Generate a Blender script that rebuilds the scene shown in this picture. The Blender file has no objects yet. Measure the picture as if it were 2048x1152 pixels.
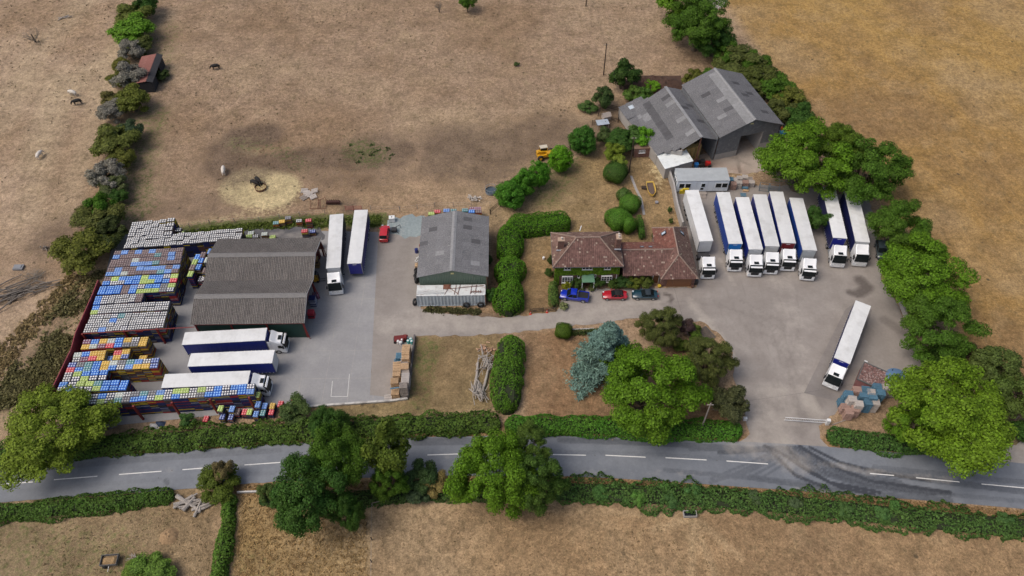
import bpy, math, random
import numpy as np
from mathutils import Matrix, Vector
R = math.radians
random.seed(7); rng = np.random.default_rng(7)
S = bpy.context.scene; COL = S.collection
# ------------------------------------------------ camera, world, sun, exposure
CF, CP, CH, CR = 1510.17, 0.882995, 105.835, 0.0135332
cam = bpy.data.cameras.new('camera'); camo = bpy.data.objects.new('camera', cam); COL.objects.link(camo)
cam.sensor_width = 36; cam.lens = CF * 36 / 2048; cam.clip_start = 1; cam.clip_end = 8000
camo.matrix_world = Matrix.Translation((0, 0, CH)) @ Matrix.Rotation(math.pi / 2 - CP, 4, 'X') @ Matrix.Rotation(-CR, 4, 'Z')
S.camera = camo
SUN_EL, SUN_AZ = R(58), R(-105)      # light from the left, a little from the camera side
wd = bpy.data.worlds.new('World'); S.world = wd; wd.use_nodes = True
nt = wd.node_tree; sky = nt.nodes.new('ShaderNodeTexSky'); sky.sky_type = 'NISHITA'; sky.sun_disc = False
sky.sun_elevation = SUN_EL; sky.sun_rotation = SUN_AZ; sky.air_density = 1.0; sky.dust_density = 6.0; sky.ozone_density = 0.3
nt.links.new(sky.outputs[0], nt.nodes['Background'].inputs[0]); nt.nodes['Background'].inputs[1].default_value = 0.135
sl = bpy.data.lights.new('sun', 'SUN'); sl.energy = 1.2; sl.angle = R(32); sl.color = (1, 0.96, 0.9)
so = bpy.data.objects.new('sun', sl); COL.objects.link(so)
sd = Vector((math.sin(SUN_AZ) * math.cos(SUN_EL), math.cos(SUN_AZ) * math.cos(SUN_EL), math.sin(SUN_EL)))
so.rotation_euler = sd.to_track_quat('Z', 'Y').to_euler(); so.location = (0, 0, 200)
S.view_settings.view_transform = 'Standard'; S.view_settings.look = 'None'; S.view_settings.gamma = 1
S.view_settings.exposure = -0.08

# ------------------------------------------------ helpers
def W(u, v, z=0.0):
    """point of the place seen at photo position (u, v) on the level z"""
    x = u - 1024; y = v - 576; c, s = math.cos(CR), math.sin(CR); x, y = c * x - s * y, s * x + c * y
    dz = y * math.cos(CP) + CF * math.sin(CP); dy = CF * math.cos(CP) - y * math.sin(CP); t = (CH - z) / dz
    return (x * t, dy * t)
def WP(l, z=0.0): return [W(a, b, z) for a, b in l]
def SC(u, v, z=0.0):       # photo pixels per metre there
    x, y = W(u, v, z); return CF / (y * math.cos(CP) + (CH - z) * math.sin(CP))

def principled(name, rough=0.8, metal=0.0):
    m = bpy.data.materials.new(name); m.use_nodes = True
    b = m.node_tree.nodes['Principled BSDF']; b.inputs['Roughness'].default_value = rough; b.inputs['Metallic'].default_value = metal
    return m, m.node_tree, b
def N(t, typ, **kw):
    n = t.nodes.new(typ)
    for k, v in kw.items():
        if hasattr(n, k): setattr(n, k, v)
        else: n.inputs[k].default_value = v
    return n
def coords(t, obj=True):
    if obj: return t.nodes.new('ShaderNodeTexCoord').outputs['Object']
    return t.nodes.new('ShaderNodeNewGeometry').outputs['Position']
def noise(t, co, scale, detail=4, rough=0.6, stretch=None):
    if stretch:
        mp = t.nodes.new('ShaderNodeMapping'); mp.inputs['Scale'].default_value = stretch; t.links.new(co, mp.inputs[0]); co = mp.outputs[0]
    n = t.nodes.new('ShaderNodeTexNoise'); n.inputs['Scale'].default_value = scale; n.inputs['Detail'].default_value = detail
    n.inputs['Roughness'].default_value = rough; t.links.new(co, n.inputs['Vector']); return n.outputs['Fac']
def mathn(t, op, a, b, clamp=False):
    n = t.nodes.new('ShaderNodeMath'); n.operation = op; n.use_clamp = clamp
    for i, q in enumerate((a, b)):
        if isinstance(q, (int, float)): n.inputs[i].default_value = q
        else: t.links.new(q, n.inputs[i])
    return n.outputs[0]
def maprange(t, v, a, b, c, d):
    n = t.nodes.new('ShaderNodeMapRange'); t.links.new(v, n.inputs[0])
    for i, q in enumerate((a, b, c, d)): n.inputs[i + 1].default_value = q
    return n.outputs[0]
def scalecol(t, col, fac):       # colour * scalar
    n = t.nodes.new('ShaderNodeVectorMath'); n.operation = 'SCALE'
    if isinstance(col, tuple): n.inputs[0].default_value = col[:3]
    else: t.links.new(col, n.inputs[0])
    t.links.new(fac, n.inputs[3]); return n.outputs[0]
def mixc(t, f, a, b):
    n = t.nodes.new('ShaderNodeMix'); n.data_type = 'RGBA'
    for i, q in ((0, f), (6, a), (7, b)):
        if isinstance(q, (int, float)): n.inputs[i].default_value = q
        elif isinstance(q, tuple): n.inputs[i].default_value = (*q[:3], 1)
        else: t.links.new(q, n.inputs[i])
    return n.outputs[2]
def bump(t, b, h, strength=0.4, dist=0.05):
    n = t.nodes.new('ShaderNodeBump'); n.inputs['Strength'].default_value = strength; n.inputs['Distance'].default_value = dist
    t.links.new(h, n.inputs['Height']); t.links.new(n.outputs[0], b.inputs['Normal'])
_mats = {}
def M(name, col=(0.5, 0.5, 0.5), rough=0.7, metal=0.0, var=0.15, scale=1.5, dirt=None, dirtamt=0.45, dscale=0.7, bmp=0.0, rnd=0.0, objcol=False, coat=0.0, world=False):
    """plain procedural paint / stone / wood: colour with uneven tone, wear and grain"""
    if name in _mats: return _mats[name]
    m, t, b = principled(name, rough, metal); co = coords(t, not world)
    n1 = noise(t, co, scale, 6, 0.65); f = maprange(t, n1, 0.25, 0.75, 1 - var, 1 + var)
    if rnd:
        oi = t.nodes.new('ShaderNodeObjectInfo'); f = mathn(t, 'MULTIPLY', f, maprange(t, oi.outputs['Random'], 0, 1, 1 - rnd, 1 + rnd))
    base = col
    if objcol: base = t.nodes.new('ShaderNodeObjectInfo').outputs['Color']
    c = scalecol(t, base, f)
    if dirt:
        n2 = noise(t, co, dscale, 8, 0.7); c = mixc(t, maprange(t, n2, 0.5, 0.72, 0, dirtamt), c, dirt)
    t.links.new(c, b.inputs['Base Color'])
    if bmp: bump(t, b, noise(t, co, scale * 12, 4, 0.7), bmp, 0.03)
    if coat: b.inputs['Coat Weight'].default_value = coat
    _mats[name] = m; return m

def leafmat(name, hue=0.25):
    m, t, b = principled(name, 0.6)
    oi = t.nodes.new('ShaderNodeObjectInfo'); g = t.nodes.new('ShaderNodeNewGeometry')
    f = maprange(t, g.outputs['Random Per Island'], 0, 1, 0.55, 1.6)
    lf = noise(t, coords(t), 0.55, 3, 0.6)
    c = scalecol(t, oi.outputs['Color'], f)
    c = mixc(t, maprange(t, lf, 0.35, 0.7, 0, 0.30), c, scalecol(t, mixc(t, 0.5, oi.outputs['Color'], (0.16, 0.17, 0.03)), f))
    t.links.new(c, b.inputs['Base Color']); b.inputs['Specular IOR Level'].default_value = 0.15
    tr = t.nodes.new('ShaderNodeBsdfTranslucent'); t.links.new(c, tr.inputs[0]); mx = t.nodes.new('ShaderNodeMixShader'); mx.inputs[0].default_value = 0.22
    out = t.nodes['Material Output']; t.links.new(b.outputs[0], mx.inputs[1]); t.links.new(tr.outputs[0], mx.inputs[2]); t.links.new(mx.outputs[0], out.inputs[0])
    return m
LEAF = leafmat('foliage')
BARK = M('bark', (0.12, 0.095, 0.07), 0.9, var=0.3, scale=4, bmp=0.5)
DEAD = M('dead_wood', (0.34, 0.31, 0.28), 0.9, var=0.3, scale=3, bmp=0.5)
TWIG = M('grey_twigs', (0.20, 0.185, 0.16), 0.9, var=0.3, scale=2)

class MB:
    def __init__(s): s.v = []; s.f = []; s.m = []
    def add(s, vs, fs, m=0):
        o = len(s.v); s.v += [tuple(p) for p in vs]; s.f += [tuple(i + o for i in f) for f in fs]; s.m += [m] * len(fs); return s
    def box(s, x0, y0, z0, x1, y1, z1, m=0, T=None):
        vs = [(x, y, z) for z in (z0, z1) for x, y in ((x0, y0), (x1, y0), (x1, y1), (x0, y1))]
        if T is not None: vs = [T @ Vector(p) for p in vs]
        return s.add(vs, [(3, 2, 1, 0), (4, 5, 6, 7), (0, 1, 5, 4), (1, 2, 6, 5), (2, 3, 7, 6), (3, 0, 4, 7)], m)
    def tube(s, p0, p1, r0, r1=None, n=6, m=0):
        r1 = r0 if r1 is None else r1; p0, p1 = Vector(p0), Vector(p1); d = (p1 - p0)
        if d.length < 1e-6: return s
        q = d.to_track_quat('Z', 'Y'); a = [q @ Vector((math.cos(2 * math.pi * i / n), math.sin(2 * math.pi * i / n), 0)) for i in range(n)]
        vs = [p0 + x * r0 for x in a] + [p1 + x * r1 for x in a]
        fs = [(i, (i + 1) % n, n + (i + 1) % n, n + i) for i in range(n)] + [tuple(range(n - 1, -1, -1)), tuple(range(n, 2 * n))]
        return s.add(vs, fs, m)
    def prism(s, poly, z0, z1, m=0):
        n = len(poly); vs = [(x, y, z0) for x, y in poly] + [(x, y, z1) for x, y in poly]
        return s.add(vs, [(i, (i + 1) % n, n + (i + 1) % n, n + i) for i in range(n)] + [tuple(range(n - 1, -1, -1)), tuple(range(n, 2 * n))], m)
    def loft(s, secs, m=0, caps=True):
        n = len(secs[0]); vs = [p for c in secs for p in c]; fs = []
        for k in range(len(secs) - 1):
            for i in range(n): j = (i + 1) % n; fs.append((k * n + i, k * n + j, (k + 1) * n + j, (k + 1) * n + i))
        if caps: fs += [tuple(range(n - 1, -1, -1)), tuple((len(secs) - 1) * n + i for i in range(n))]
        return s.add(vs, fs, m)
    def mesh(s, name, mats, smooth=False):
        me = bpy.data.meshes.new(name); me.from_pydata(s.v, [], s.f)
        for m in (mats if isinstance(mats, (list, tuple)) else [mats]): me.materials.append(m)
        if any(s.m): me.polygons.foreach_set('material_index', s.m)
        if smooth: me.polygons.foreach_set('use_smooth', [True] * len(s.f)); me.set_sharp_from_angle(angle=R(40))
        me.update(); return me
    def build(s, name, mats, parent=None, smooth=False, **kw): return put(name, s.mesh(name, mats, smooth), parent, **kw)
def put(name, me, parent=None, loc=(0, 0, 0), rot=(0, 0, 0), sc=(1, 1, 1), color=None, kind=None, label=None, mw=None):
    o = bpy.data.objects.new(name, me); COL.objects.link(o); o.parent = parent
    if mw is not None: o.matrix_local = mw
    else: o.location = loc; o.rotation_euler = rot; o.scale = sc
    if color: o.color = (*color[:3], 1)
    if kind: o['kind'] = kind
    if label: o['label'] = label
    return o
def thing(name, label, cat, loc=(0, 0, 0), rz=0.0, group=None):
    o = bpy.data.objects.new(name, None); COL.objects.link(o); o.empty_display_size = 0.3
    o.location = (loc[0], loc[1], loc[2] if len(loc) > 2 else 0); o.rotation_euler = (0, 0, rz); o['label'] = label; o['category'] = cat
    if group: o['group'] = group
    return o
def tag(o, label, cat, group=None, kind=None):
    o['label'] = label; o['category'] = cat
    if group: o['group'] = group
    if kind: o['kind'] = kind
    return o
def npmesh(name, V, F, mats, n=4):
    me = bpy.data.meshes.new(name); nf = len(F); me.vertices.add(len(V)); me.vertices.foreach_set('co', np.asarray(V, 'f').ravel())
    me.loops.add(nf * n); me.loops.foreach_set('vertex_index', np.asarray(F, 'i').ravel()); me.polygons.add(nf)
    me.polygons.foreach_set('loop_start', np.arange(nf) * n); me.polygons.foreach_set('loop_total', np.full(nf, n))
    for m in (mats if isinstance(mats, (list, tuple)) else [mats]): me.materials.append(m)
    me.update(calc_edges=True); return me

# ------------------------------------------------ value noise and painting of wear/soil masks
def vnoise(x, y, s, seed=0):
    r = np.random.default_rng(seed); g = r.random((256, 256)); x = x / s + 100; y = y / s + 100
    xi = np.floor(x).astype(int); yi = np.floor(y).astype(int); fx = x - xi; fy = y - yi; fx = fx * fx * (3 - 2 * fx); fy = fy * fy * (3 - 2 * fy)
    a = g[xi % 256, yi % 256]; b = g[(xi + 1) % 256, yi % 256]; c = g[xi % 256, (yi + 1) % 256]; d = g[(xi + 1) % 256, (yi + 1) % 256]
    return (a * (1 - fx) + b * fx) * (1 - fy) + (c * (1 - fx) + d * fx) * fy
def fbm(x, y, s, seed=0): return (vnoise(x, y, s, seed) + 0.5 * vnoise(x, y, s / 2.1, seed + 1) + 0.25 * vnoise(x, y, s / 4.3, seed + 2)) / 1.75
def seg_dist(X, Y, pts, closed=False):
    D = np.full(X.shape, 1e9); P = list(pts) + ([pts[0]] if closed else [])
    for (ax, ay), (bx, by) in zip(P, P[1:]):
        dx, dy = bx - ax, by - ay; L = dx * dx + dy * dy + 1e-9; t = np.clip(((X - ax) * dx + (Y - ay) * dy) / L, 0, 1)
        D = np.minimum(D, np.hypot(X - ax - t * dx, Y - ay - t * dy))
    return D
def inside(X, Y, P):
    c = np.zeros(X.shape, bool); n = len(P)
    for i in range(n):
        (ax, ay), (bx, by) = P[i], P[(i + 1) % n]
        k = ((ay > Y) != (by > Y)); xx = (bx - ax) * (Y - ay) / ((by - ay) if by != ay else 1e-9) + ax; c ^= k & (X < xx)
    return c
def polymask(X, Y, P, soft=1.0):
    P = list(P); d = seg_dist(X, Y, P, True); s = np.where(inside(X, Y, P), d, -d); return np.clip(0.5 + s / (2 * soft), 0, 1)
def stroke(X, Y, P, w, soft=None):
    soft = soft or w * 0.6; return np.clip(1 - (seg_dist(X, Y, P) - w / 2) / soft, 0, 1)
def attrf(me, name, a):
    q = me.attributes.new(name, 'FLOAT', 'POINT'); q.data.foreach_set('value', np.asarray(a, 'f'))
def attrc(me, name, a):
    q = me.attributes.new(name, 'FLOAT_COLOR', 'POINT'); b = np.ones((len(a), 4), 'f'); b[:, :3] = a; q.data.foreach_set('color', b.ravel())
# ------------------------------------------------ THE GROUND
def lin(r, g, b): return np.array([((q / 255) ** 2.2) for q in (r, g, b)])
xs = np.concatenate([[-4000, -1500, -600, -250], np.arange(-168, 168.1, 0.62), [250, 600, 1500, 4000]])
ys = np.concatenate([[-4000, -1000, -200, -20, 15], np.arange(30, 205.1, 0.62), [240, 320, 500, 1000, 2500, 6000]])
GX, GY = np.meshgrid(xs, ys); gx, gy = GX.ravel(), GY.ravel()
nx_, ny_ = len(xs), len(ys)
I = np.arange(nx_ * ny_).reshape(ny_, nx_); F = np.stack([I[:-1, :-1], I[:-1, 1:], I[1:, 1:], I[1:, :-1]], -1).reshape(-1, 4)
GZ = (fbm(gx, gy, 14, 3) - 0.5) * 0.11
GZ = np.where(np.abs(gx) + np.abs(gy - 110) > 400, 0, GZ)
C = np.tile(np.array([0.36, 0.255, 0.165]), (len(gx), 1))
def paint(mask, col, k=1.0):
    global C
    col = (col[0] * .80, col[1] * .785, col[2] * .72)
    a = (np.clip(mask, 0, 1) * k)[:, None]; C = C * (1 - a) + np.array(col) * a
def P(*l): return WP(l)
big = fbm(gx, gy, 22, 11); mid = fbm(gx, gy, 5, 21); fine = fbm(gx, gy, 1.6, 31)
# fields
paint(polymask(gx, gy, P((-900, -400), (262, -400), (262, 0), (228, 200), (190, 400), (130, 520), (0, 800), (-500, 800)), 1.5), (0.47, 0.355, 0.27))
paint(polymask(gx, gy, P((300, -400), (1360, -400), (1400, 60), (1420, 130), (1200, 250), (980, 425), (250, 440)), 1.5), (0.375, 0.275, 0.205))
paint(polymask(gx, gy, P((1440, -400), (2900, -400), (2900, 900), (2048, 850), (1940, 720), (1830, 480), (1600, 220), (1450, 0)), 1.5), (0.40, 0.255, 0.105))
paint(polymask(gx, gy, P((1450, -20), (1700, -60), (2200, 60), (2200, 260), (1700, 90)), 12), (0.45, 0.295, 0.115), 0.9)
paint(polymask(gx, gy, P((-300, 990), (440, 960), (440, 1400), (-300, 1400)), 1.5), (0.33, 0.245, 0.155))
paint(polymask(gx, gy, P((480, 970), (745, 990), (745, 1500), (420, 1500)), 1.0), (0.38, 0.265, 0.13))
paint(polymask(gx, gy, P((745, 1000), (1100, 1000), (2300, 1080), (2300, 1600), (745, 1600)), 1.0), (0.40, 0.275, 0.165))
# verges along the lane
paint(stroke(gx, gy, P((-200, 945), (0, 918), (560, 876), (1000, 863), (1480, 880)), 2.0, 0.8), (0.36, 0.235, 0.13))
paint(stroke(gx, gy, P((480, 972), (900, 962), (1130, 958), (1500, 990), (2200, 1060)), 2.6, 1.0), (0.37, 0.24, 0.13))
paint(stroke(gx, gy, P((1660, 888), (1800, 905), (1940, 905)), 2.0, 0.8), (0.36, 0.235, 0.13))
# gardens
lawn = (0.31, 0.225, 0.125)
paint(polymask(gx, gy, P((1000, 410), (1140, 330), (1200, 270), (1320, 300), (1350, 400), (1350, 460), (1100, 640), (1040, 630)), 1), lawn)
paint(polymask(gx, gy, P((1045, 470), (1105, 468), (1110, 610), (1040, 625)), 0.6), (0.34, 0.235, 0.125))
g3 = polymask(gx, gy, P((832, 672), (1000, 668), (985, 820), (600, 850), (620, 815), (815, 800)), 0.5); paint(g3, (0.29, 0.225, 0.125))
st = 0.5 + 0.5 * np.sin(gx * 2 * math.pi / 1.9); paint(g3 * st, (0.36, 0.28, 0.17), 0.30)
g2 = polymask(gx, gy, P((1048, 668), (1140, 655), (1240, 700), (1400, 690), (1480, 850), (1050, 835)), 0.5); paint(g2, (0.30, 0.19, 0.115))
st = 0.5 + 0.5 * np.sin(gy * 2 * math.pi / 1.5 + 0.25 * gx * 0.2); paint(g2 * st, (0.37, 0.235, 0.145), 0.45)
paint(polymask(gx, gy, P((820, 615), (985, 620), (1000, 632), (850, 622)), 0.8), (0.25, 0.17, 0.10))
paint(polymask(gx, gy, P((1150, 255), (1240, 200), (1330, 160), (1500, 130), (1560, 240), (1540, 340), (1340, 330)), 2.5), (0.22, 0.15, 0.105), 0.8)
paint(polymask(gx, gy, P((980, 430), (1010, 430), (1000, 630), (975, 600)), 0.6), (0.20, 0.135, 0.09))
# broad tone changes that belong to the turf
paint(np.clip((big - 0.5) * 4, 0, 1), (0.27, 0.18, 0.115), 0.5)
paint(np.clip((0.48 - big) * 4, 0, 1), (0.47, 0.37, 0.26), 0.45)
paint(np.clip((mid - 0.55) * 5, 0, 1), (0.25, 0.17, 0.105), 0.25); paint(np.clip((0.42 - mid) * 5, 0, 1), (0.47, 0.36, 0.24), 0.22)
# pale worn tracks on the left field
for l, w in (([(330, 30), (130, 180), (60, 430)], 3), ([(170, 0), (60, 120), (0, 250)], 4), ([(235, 100), (170, 300), (130, 430)], 2.5), ([(110, 160), (60, 330)], 3)):
    paint(stroke(gx, gy, WP(l), w, 3) * (0.4 + 0.6 * mid), (0.50, 0.40, 0.29), 0.6)
for l in ([(1150, 215), (1080, 260), (900, 370), (700, 410)], [(1060, 310), (900, 400), (790, 400)], [(1300, 150), (1180, 190), (1080, 265)]):
    paint(stroke(gx, gy, WP(l), 4, 6) * (0.3 + 0.9 * mid), (0.43, 0.31, 0.21), 0.55)
for l in ([(1385, 1035), (1385, 1152)], [(1385, 1035), (1430, 1152)], [(1385, 1030), (1480, 1115)], [(1383, 1035), (1310, 1060)], [(1383, 1030), (1160, 1022)]):
    paint(stroke(gx, gy, WP(l), 0.35, 0.7) * (0.4 + 0.7 * mid), (0.52, 0.39, 0.25), 0.7)
paint(stroke(gx, gy, P((1000, 430), (1200, 440), (1240, 400), (1200, 330)), 3, 4) * mid, (0.45, 0.33, 0.18), 0.7)
paint(stroke(gx, gy, P((1280, 370), (1340, 440)), 4, 4), (0.40, 0.28, 0.15), 0.6)
# masks sharpened by noise in the material
drt = np.zeros(len(gx)); grn = np.zeros(len(gx)); straw = np.zeros(len(gx))
def up(a, m, k=1.0): np.maximum(a, m * k, out=a)
for l, w, k in (([(480, 275), (530, 270)], 4, .95), ([(445, 300), (500, 330), (640, 315), (740, 320), (800, 300)], 4.5, .7), ([(440, 330), (470, 350), (520, 335)], 4.5, .7),
                ([(720, 295), (780, 290), (790, 315)], 5, .6), ([(900, 290), (1000, 300), (1100, 262)], 8, .7), ([(900, 320), (980, 330)], 8, .65), ([(640, 340), (760, 350)], 6, .5),
                ([(250, 420), (330, 425), (440, 410)], 5, .5), ([(100, 480), (180, 440), (240, 400)], 6, .6), ([(0, 560), (60, 545)], 8, .4),
                ([(270, 350), (255, 430)], 5, .45), ([(1050, 380), (1150, 360)], 4, .35), ([(1000, 640), (900, 632)], 1.5, .7), ([(1170, 280), (1250, 240)], 6, .6)):
    up(drt, stroke(gx, gy, WP(l), w, w * 1.1), k)
up(drt, polymask(gx, gy, P((670, 395), (720, 395), (735, 425), (740, 465), (690, 465)), 2.5), 0.8)
up(drt, polymask(gx, gy, P((150, 560), (260, 520), (180, 640), (120, 780), (20, 860), (-60, 860), (20, 700), (110, 600)), 5), 0.6)
up(grn, polymask(gx, gy, P((150, 550), (215, 520), (190, 600), (130, 760), (20, 860), (-100, 860), (60, 700)), 6), 0.62)
for l, w, k in (([(330, 470), (420, 458), (520, 450), (560, 445), (760, 440)], 2.2, 1), ([(300, 230), (270, 330), (265, 420)], 6, .55), ([(330, 60), (310, 150)], 6, .45),
                ([(720, 300), (740, 310)], 5, .6), ([(470, 285), (560, 300), (600, 330)], 3, .45), ([(1090, 345), (1130, 330), (1090, 390)], 5, .55), ([(860, 700), (845, 730)], 3, .6),
                ([(0, 1080), (60, 1130), (200, 1140)], 8, .5), ([(250, 1075), (300, 1060)], 5, .35), ([(480, 1120), (520, 1152)], 4, .4), ([(850, 690), (835, 800)], 3, .5), ([(1060, 440), (1200, 460)], 3, .3),
                ([(960, 690), (970, 790)], 3, .3), ([(990, 60), (1040, 130), (1060, 190)], 1.2, .35), ([(1850, 880), (1980, 840), (2048, 870)], 4, .6)):
    up(grn, stroke(gx, gy, WP(l), w, w), k)
up(straw, stroke(gx, gy, P((495, 372), (545, 380)), 8.5, 3.2), 1); up(straw, stroke(gx, gy, P((470, 285), (500, 300)), 3, 4), .5)
up(straw, polymask(gx, gy, P((1290, 325), (1330, 320), (1345, 345), (1320, 380)), 2), .7); up(straw, stroke(gx, gy, P((1440, 330), (1500, 335)), 3, 3), .6)
up(straw, stroke(gx, gy, P((300, 470), (420, 445), (560, 420)), 3, 2), .45)
gme = npmesh('ground', np.stack([gx, gy, GZ], -1), F, [])
attrc(gme, 'turf', C); attrf(gme, 'dirt', drt); attrf(gme, 'green', grn); attrf(gme, 'straw', straw)
def groundmat():
    m, t, b = principled('dry_turf', 0.95); co = coords(t, False); b.inputs['Specular IOR Level'].default_value = 0.1
    A = lambda n: N(t, 'ShaderNodeAttribute', attribute_name=n)
    n1 = noise(t, co, 1.1, 8, 0.72); n2 = noise(t, co, 0.25, 6, 0.65); n3 = noise(t, co, 3.2, 5, 0.75); n4 = noise(t, co, 0.9, 6, 0.7, (1, 0.45, 1)); n5 = noise(t, co, 9, 3, 0.8)
    f = mathn(t, 'MULTIPLY', maprange(t, n1, 0.3, 0.7, 0.64, 1.36), maprange(t, n3, 0.35, 0.65, 0.74, 1.26))
    f = mathn(t, 'MULTIPLY', f, maprange(t, n2, 0.35, 0.65, 0.80, 1.18)); f = mathn(t, 'MULTIPLY', f, maprange(t, n5, 0.3, 0.7, 0.72, 1.28))
    c = scalecol(t, A('turf').outputs['Color'], f)
    c = mixc(t, maprange(t, n4, 0.50, 0.68, 0, 0.45), c, scalecol(t, (0.20, 0.155, 0.085), f))
    s = mathn(t, 'ADD', A('straw').outputs['Fac'], maprange(t, n1, 0.2, 0.8, -0.5, 0.5)); c = mixc(t, maprange(t, s, 0.35, 0.75, 0, 0.9), c, scalecol(t, (0.50, 0.415, 0.24), f))
    s = mathn(t, 'ADD', A('dirt').outputs['Fac'], maprange(t, n1, 0.2, 0.8, -0.55, 0.55)); c = mixc(t, maprange(t, s, 0.34, 0.72, 0, 0.78), c, scalecol(t, (0.125, 0.092, 0.068), f))
    s = mathn(t, 'ADD', A('green').outputs['Fac'], maprange(t, n1, 0.2, 0.8, -0.6, 0.6)); c = mixc(t, maprange(t, s, 0.4, 0.8, 0, 0.85), c, scalecol(t, (0.075, 0.10, 0.03), f))
    vo = N(t, 'ShaderNodeTexVoronoi', Scale=0.33); t.links.new(co, vo.inputs['Vector']); nz = noise(t, co, 0.06, 3, 0.5)
    sp = mathn(t, 'MULTIPLY', maprange(t, mathn(t, 'ADD', vo.outputs['Distance'], maprange(t, n3, 0, 1, -0.12, 0.12)), 0.05, 0.14, 1, 0), maprange(t, nz, 0.45, 0.6, 0.25, 0.9))
    c = mixc(t, sp, c, (0.09, 0.07, 0.045))
    t.links.new(c, b.inputs['Base Color']); h = mathn(t, 'ADD', n1, mathn(t, 'MULTIPLY', n3, 0.5)); bump(t, b, h, 0.8, 0.25); return m
gme.materials.append(groundmat()); gme.polygons.foreach_set('use_smooth', [True] * len(F))
g = put('ground', gme, loc=(0, 0, -0.06), kind='structure'); g['label'] = 'parched tan pasture and garden grass around the yards'

# clipped sheets laid on the ground
def clip(poly, x0, y0, x1, y1):
    def cut(P, ax, val, keep_ge):
        out = []; n = len(P)
        for i in range(n):
            a, b = P[i], P[(i + 1) % n]; ia = (a[ax] >= val) if keep_ge else (a[ax] <= val); ib = (b[ax] >= val) if keep_ge else (b[ax] <= val)
            if ia: out.append(a)
            if ia != ib: t = (val - a[ax]) / (b[ax] - a[ax]); out.append((a[0] + t * (b[0] - a[0]), a[1] + t * (b[1] - a[1])))
        return out
    for ax, val, ge in ((0, x0, True), (0, x1, False), (1, y0, True), (1, y1, False)):
        if not poly: return []
        poly = cut(poly, ax, val, ge)
    return poly
def rough_edge(P, amp, step=0.8, seed=5):
    out = []; n = len(P); r = random.Random(seed)
    for i in range(n):
        (ax, ay), (bx, by) = P[i], P[(i + 1) % n]; L = math.hypot(bx - ax, by - ay); k = max(1, int(L / step)); nx, ny = -(by - ay) / (L + 1e-9), (bx - ax) / (L + 1e-9)
        for j in range(k):
            t = j / k; a = r.uniform(-amp, amp) if j else 0; out.append((ax + t * (bx - ax) + nx * a, ay + t * (by - ay) + ny * a))
    return out
def sheet(name, P, z, cell, mat, fields, rough=0.0, seed=5, parent=None, kind='structure'):
    if rough: P = rough_edge(P, rough, seed=seed)
    xs_ = [p[0] for p in P]; ys_ = [p[1] for p in P]; x0, x1, y0, y1 = min(xs_), max(xs_), min(ys_), max(ys_)
    nx, ny = int((x1 - x0) / cell) + 1, int((y1 - y0) / cell) + 1
    vid = {}; V = []; Fc = []
    def vert(p):
        k = (round(p[0], 3), round(p[1], 3))
        if k not in vid: vid[k] = len(V); V.append((p[0], p[1], 0))
        return vid[k]
    cx = x0 + (np.arange(nx) + .5) * cell; cy = y0 + (np.arange(ny) + .5) * cell; XX, YY = np.meshgrid(cx, cy, indexing='ij')
    ins = inside(XX, YY, P); D = seg_dist(XX, YY, P, True)
    for i in range(nx):
        for j in range(ny):
            ax, ay = x0 + i * cell, y0 + j * cell
            if D[i, j] > cell * 0.72:
                if ins[i, j]: Fc.append([vert(q) for q in ((ax, ay), (ax + cell, ay), (ax + cell, ay + cell), (ax, ay + cell))])
            else:
                q = clip(P, ax, ay, ax + cell, ay + cell)
                if len(q) >= 3:
                    ids = []
                    for a in q:
                        k = vert(a)
                        if k not in ids: ids.append(k)
                    if len(ids) >= 3: Fc.append(ids)
    me = bpy.data.meshes.new(name); me.from_pydata(V, [], Fc); me.materials.append(mat); A = np.array(V)
    for nme, fn in fields.items(): attrf(me, nme, fn(A[:, 0], A[:, 1]))
    return put(name, me, parent, loc=(0, 0, z), kind=kind)
def hardmat(name, col, col2, darkc, rough=0.85, joints=None, scale=0.35):
    m, t, b = principled(name, rough); co = coords(t, False)
    n1 = noise(t, co, scale, 8, 0.7); n2 = noise(t, co, 0.09, 4, 0.6); n3 = noise(t, co, 14, 3, 0.7); n4 = noise(t, co, 2.2, 6, 0.75)
    f = mathn(t, 'MULTIPLY', maprange(t, n3, 0.3, 0.7, 0.93, 1.07), maprange(t, n4, 0.3, 0.7, 0.92, 1.08))
    c = mixc(t, maprange(t, n1, 0.38, 0.62, 0, 1), col, col2); c = mixc(t, maprange(t, n2, 0.4, 0.65, 0, 0.5), c, tuple(0.8 * q for q in col))
    w = N(t, 'ShaderNodeAttribute', attribute_name='wear').outputs['Fac']; c = mixc(t, maprange(t, mathn(t, 'ADD', w, maprange(t, n4, 0.2, 0.8, -0.25, 0.25)), 0.2, 0.8, 0, 0.9), c, darkc)
    p = N(t, 'ShaderNodeAttribute', attribute_name='pale').outputs['Fac']; c = mixc(t, maprange(t, mathn(t, 'ADD', p, maprange(t, n1, 0.2, 0.8, -0.35, 0.35)), 0.25, 0.95, 0, 0.8), c, (0.44, 0.40, 0.35))
    t.links.new(scalecol(t, c, f), b.inputs['Base Color']); bump(t, b, n3, 0.25, 0.02); return m
ASPH = hardmat('road_asphalt', (0.155, 0.172, 0.20), (0.20, 0.218, 0.245), (0.028, 0.032, 0.042), 0.6)
YARD = hardmat('worn_hardstanding', (0.265, 0.238, 0.218), (0.32, 0.292, 0.268), (0.10, 0.085, 0.078))
CONC = hardmat('yard_concrete', (0.275, 0.275, 0.285), (0.32, 0.32, 0.322), (0.15, 0.145, 0.15))
DARKG = hardmat('black_planings', (0.10, 0.10, 0.11), (0.15, 0.15, 0.16), (0.05, 0.05, 0.05))
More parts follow.
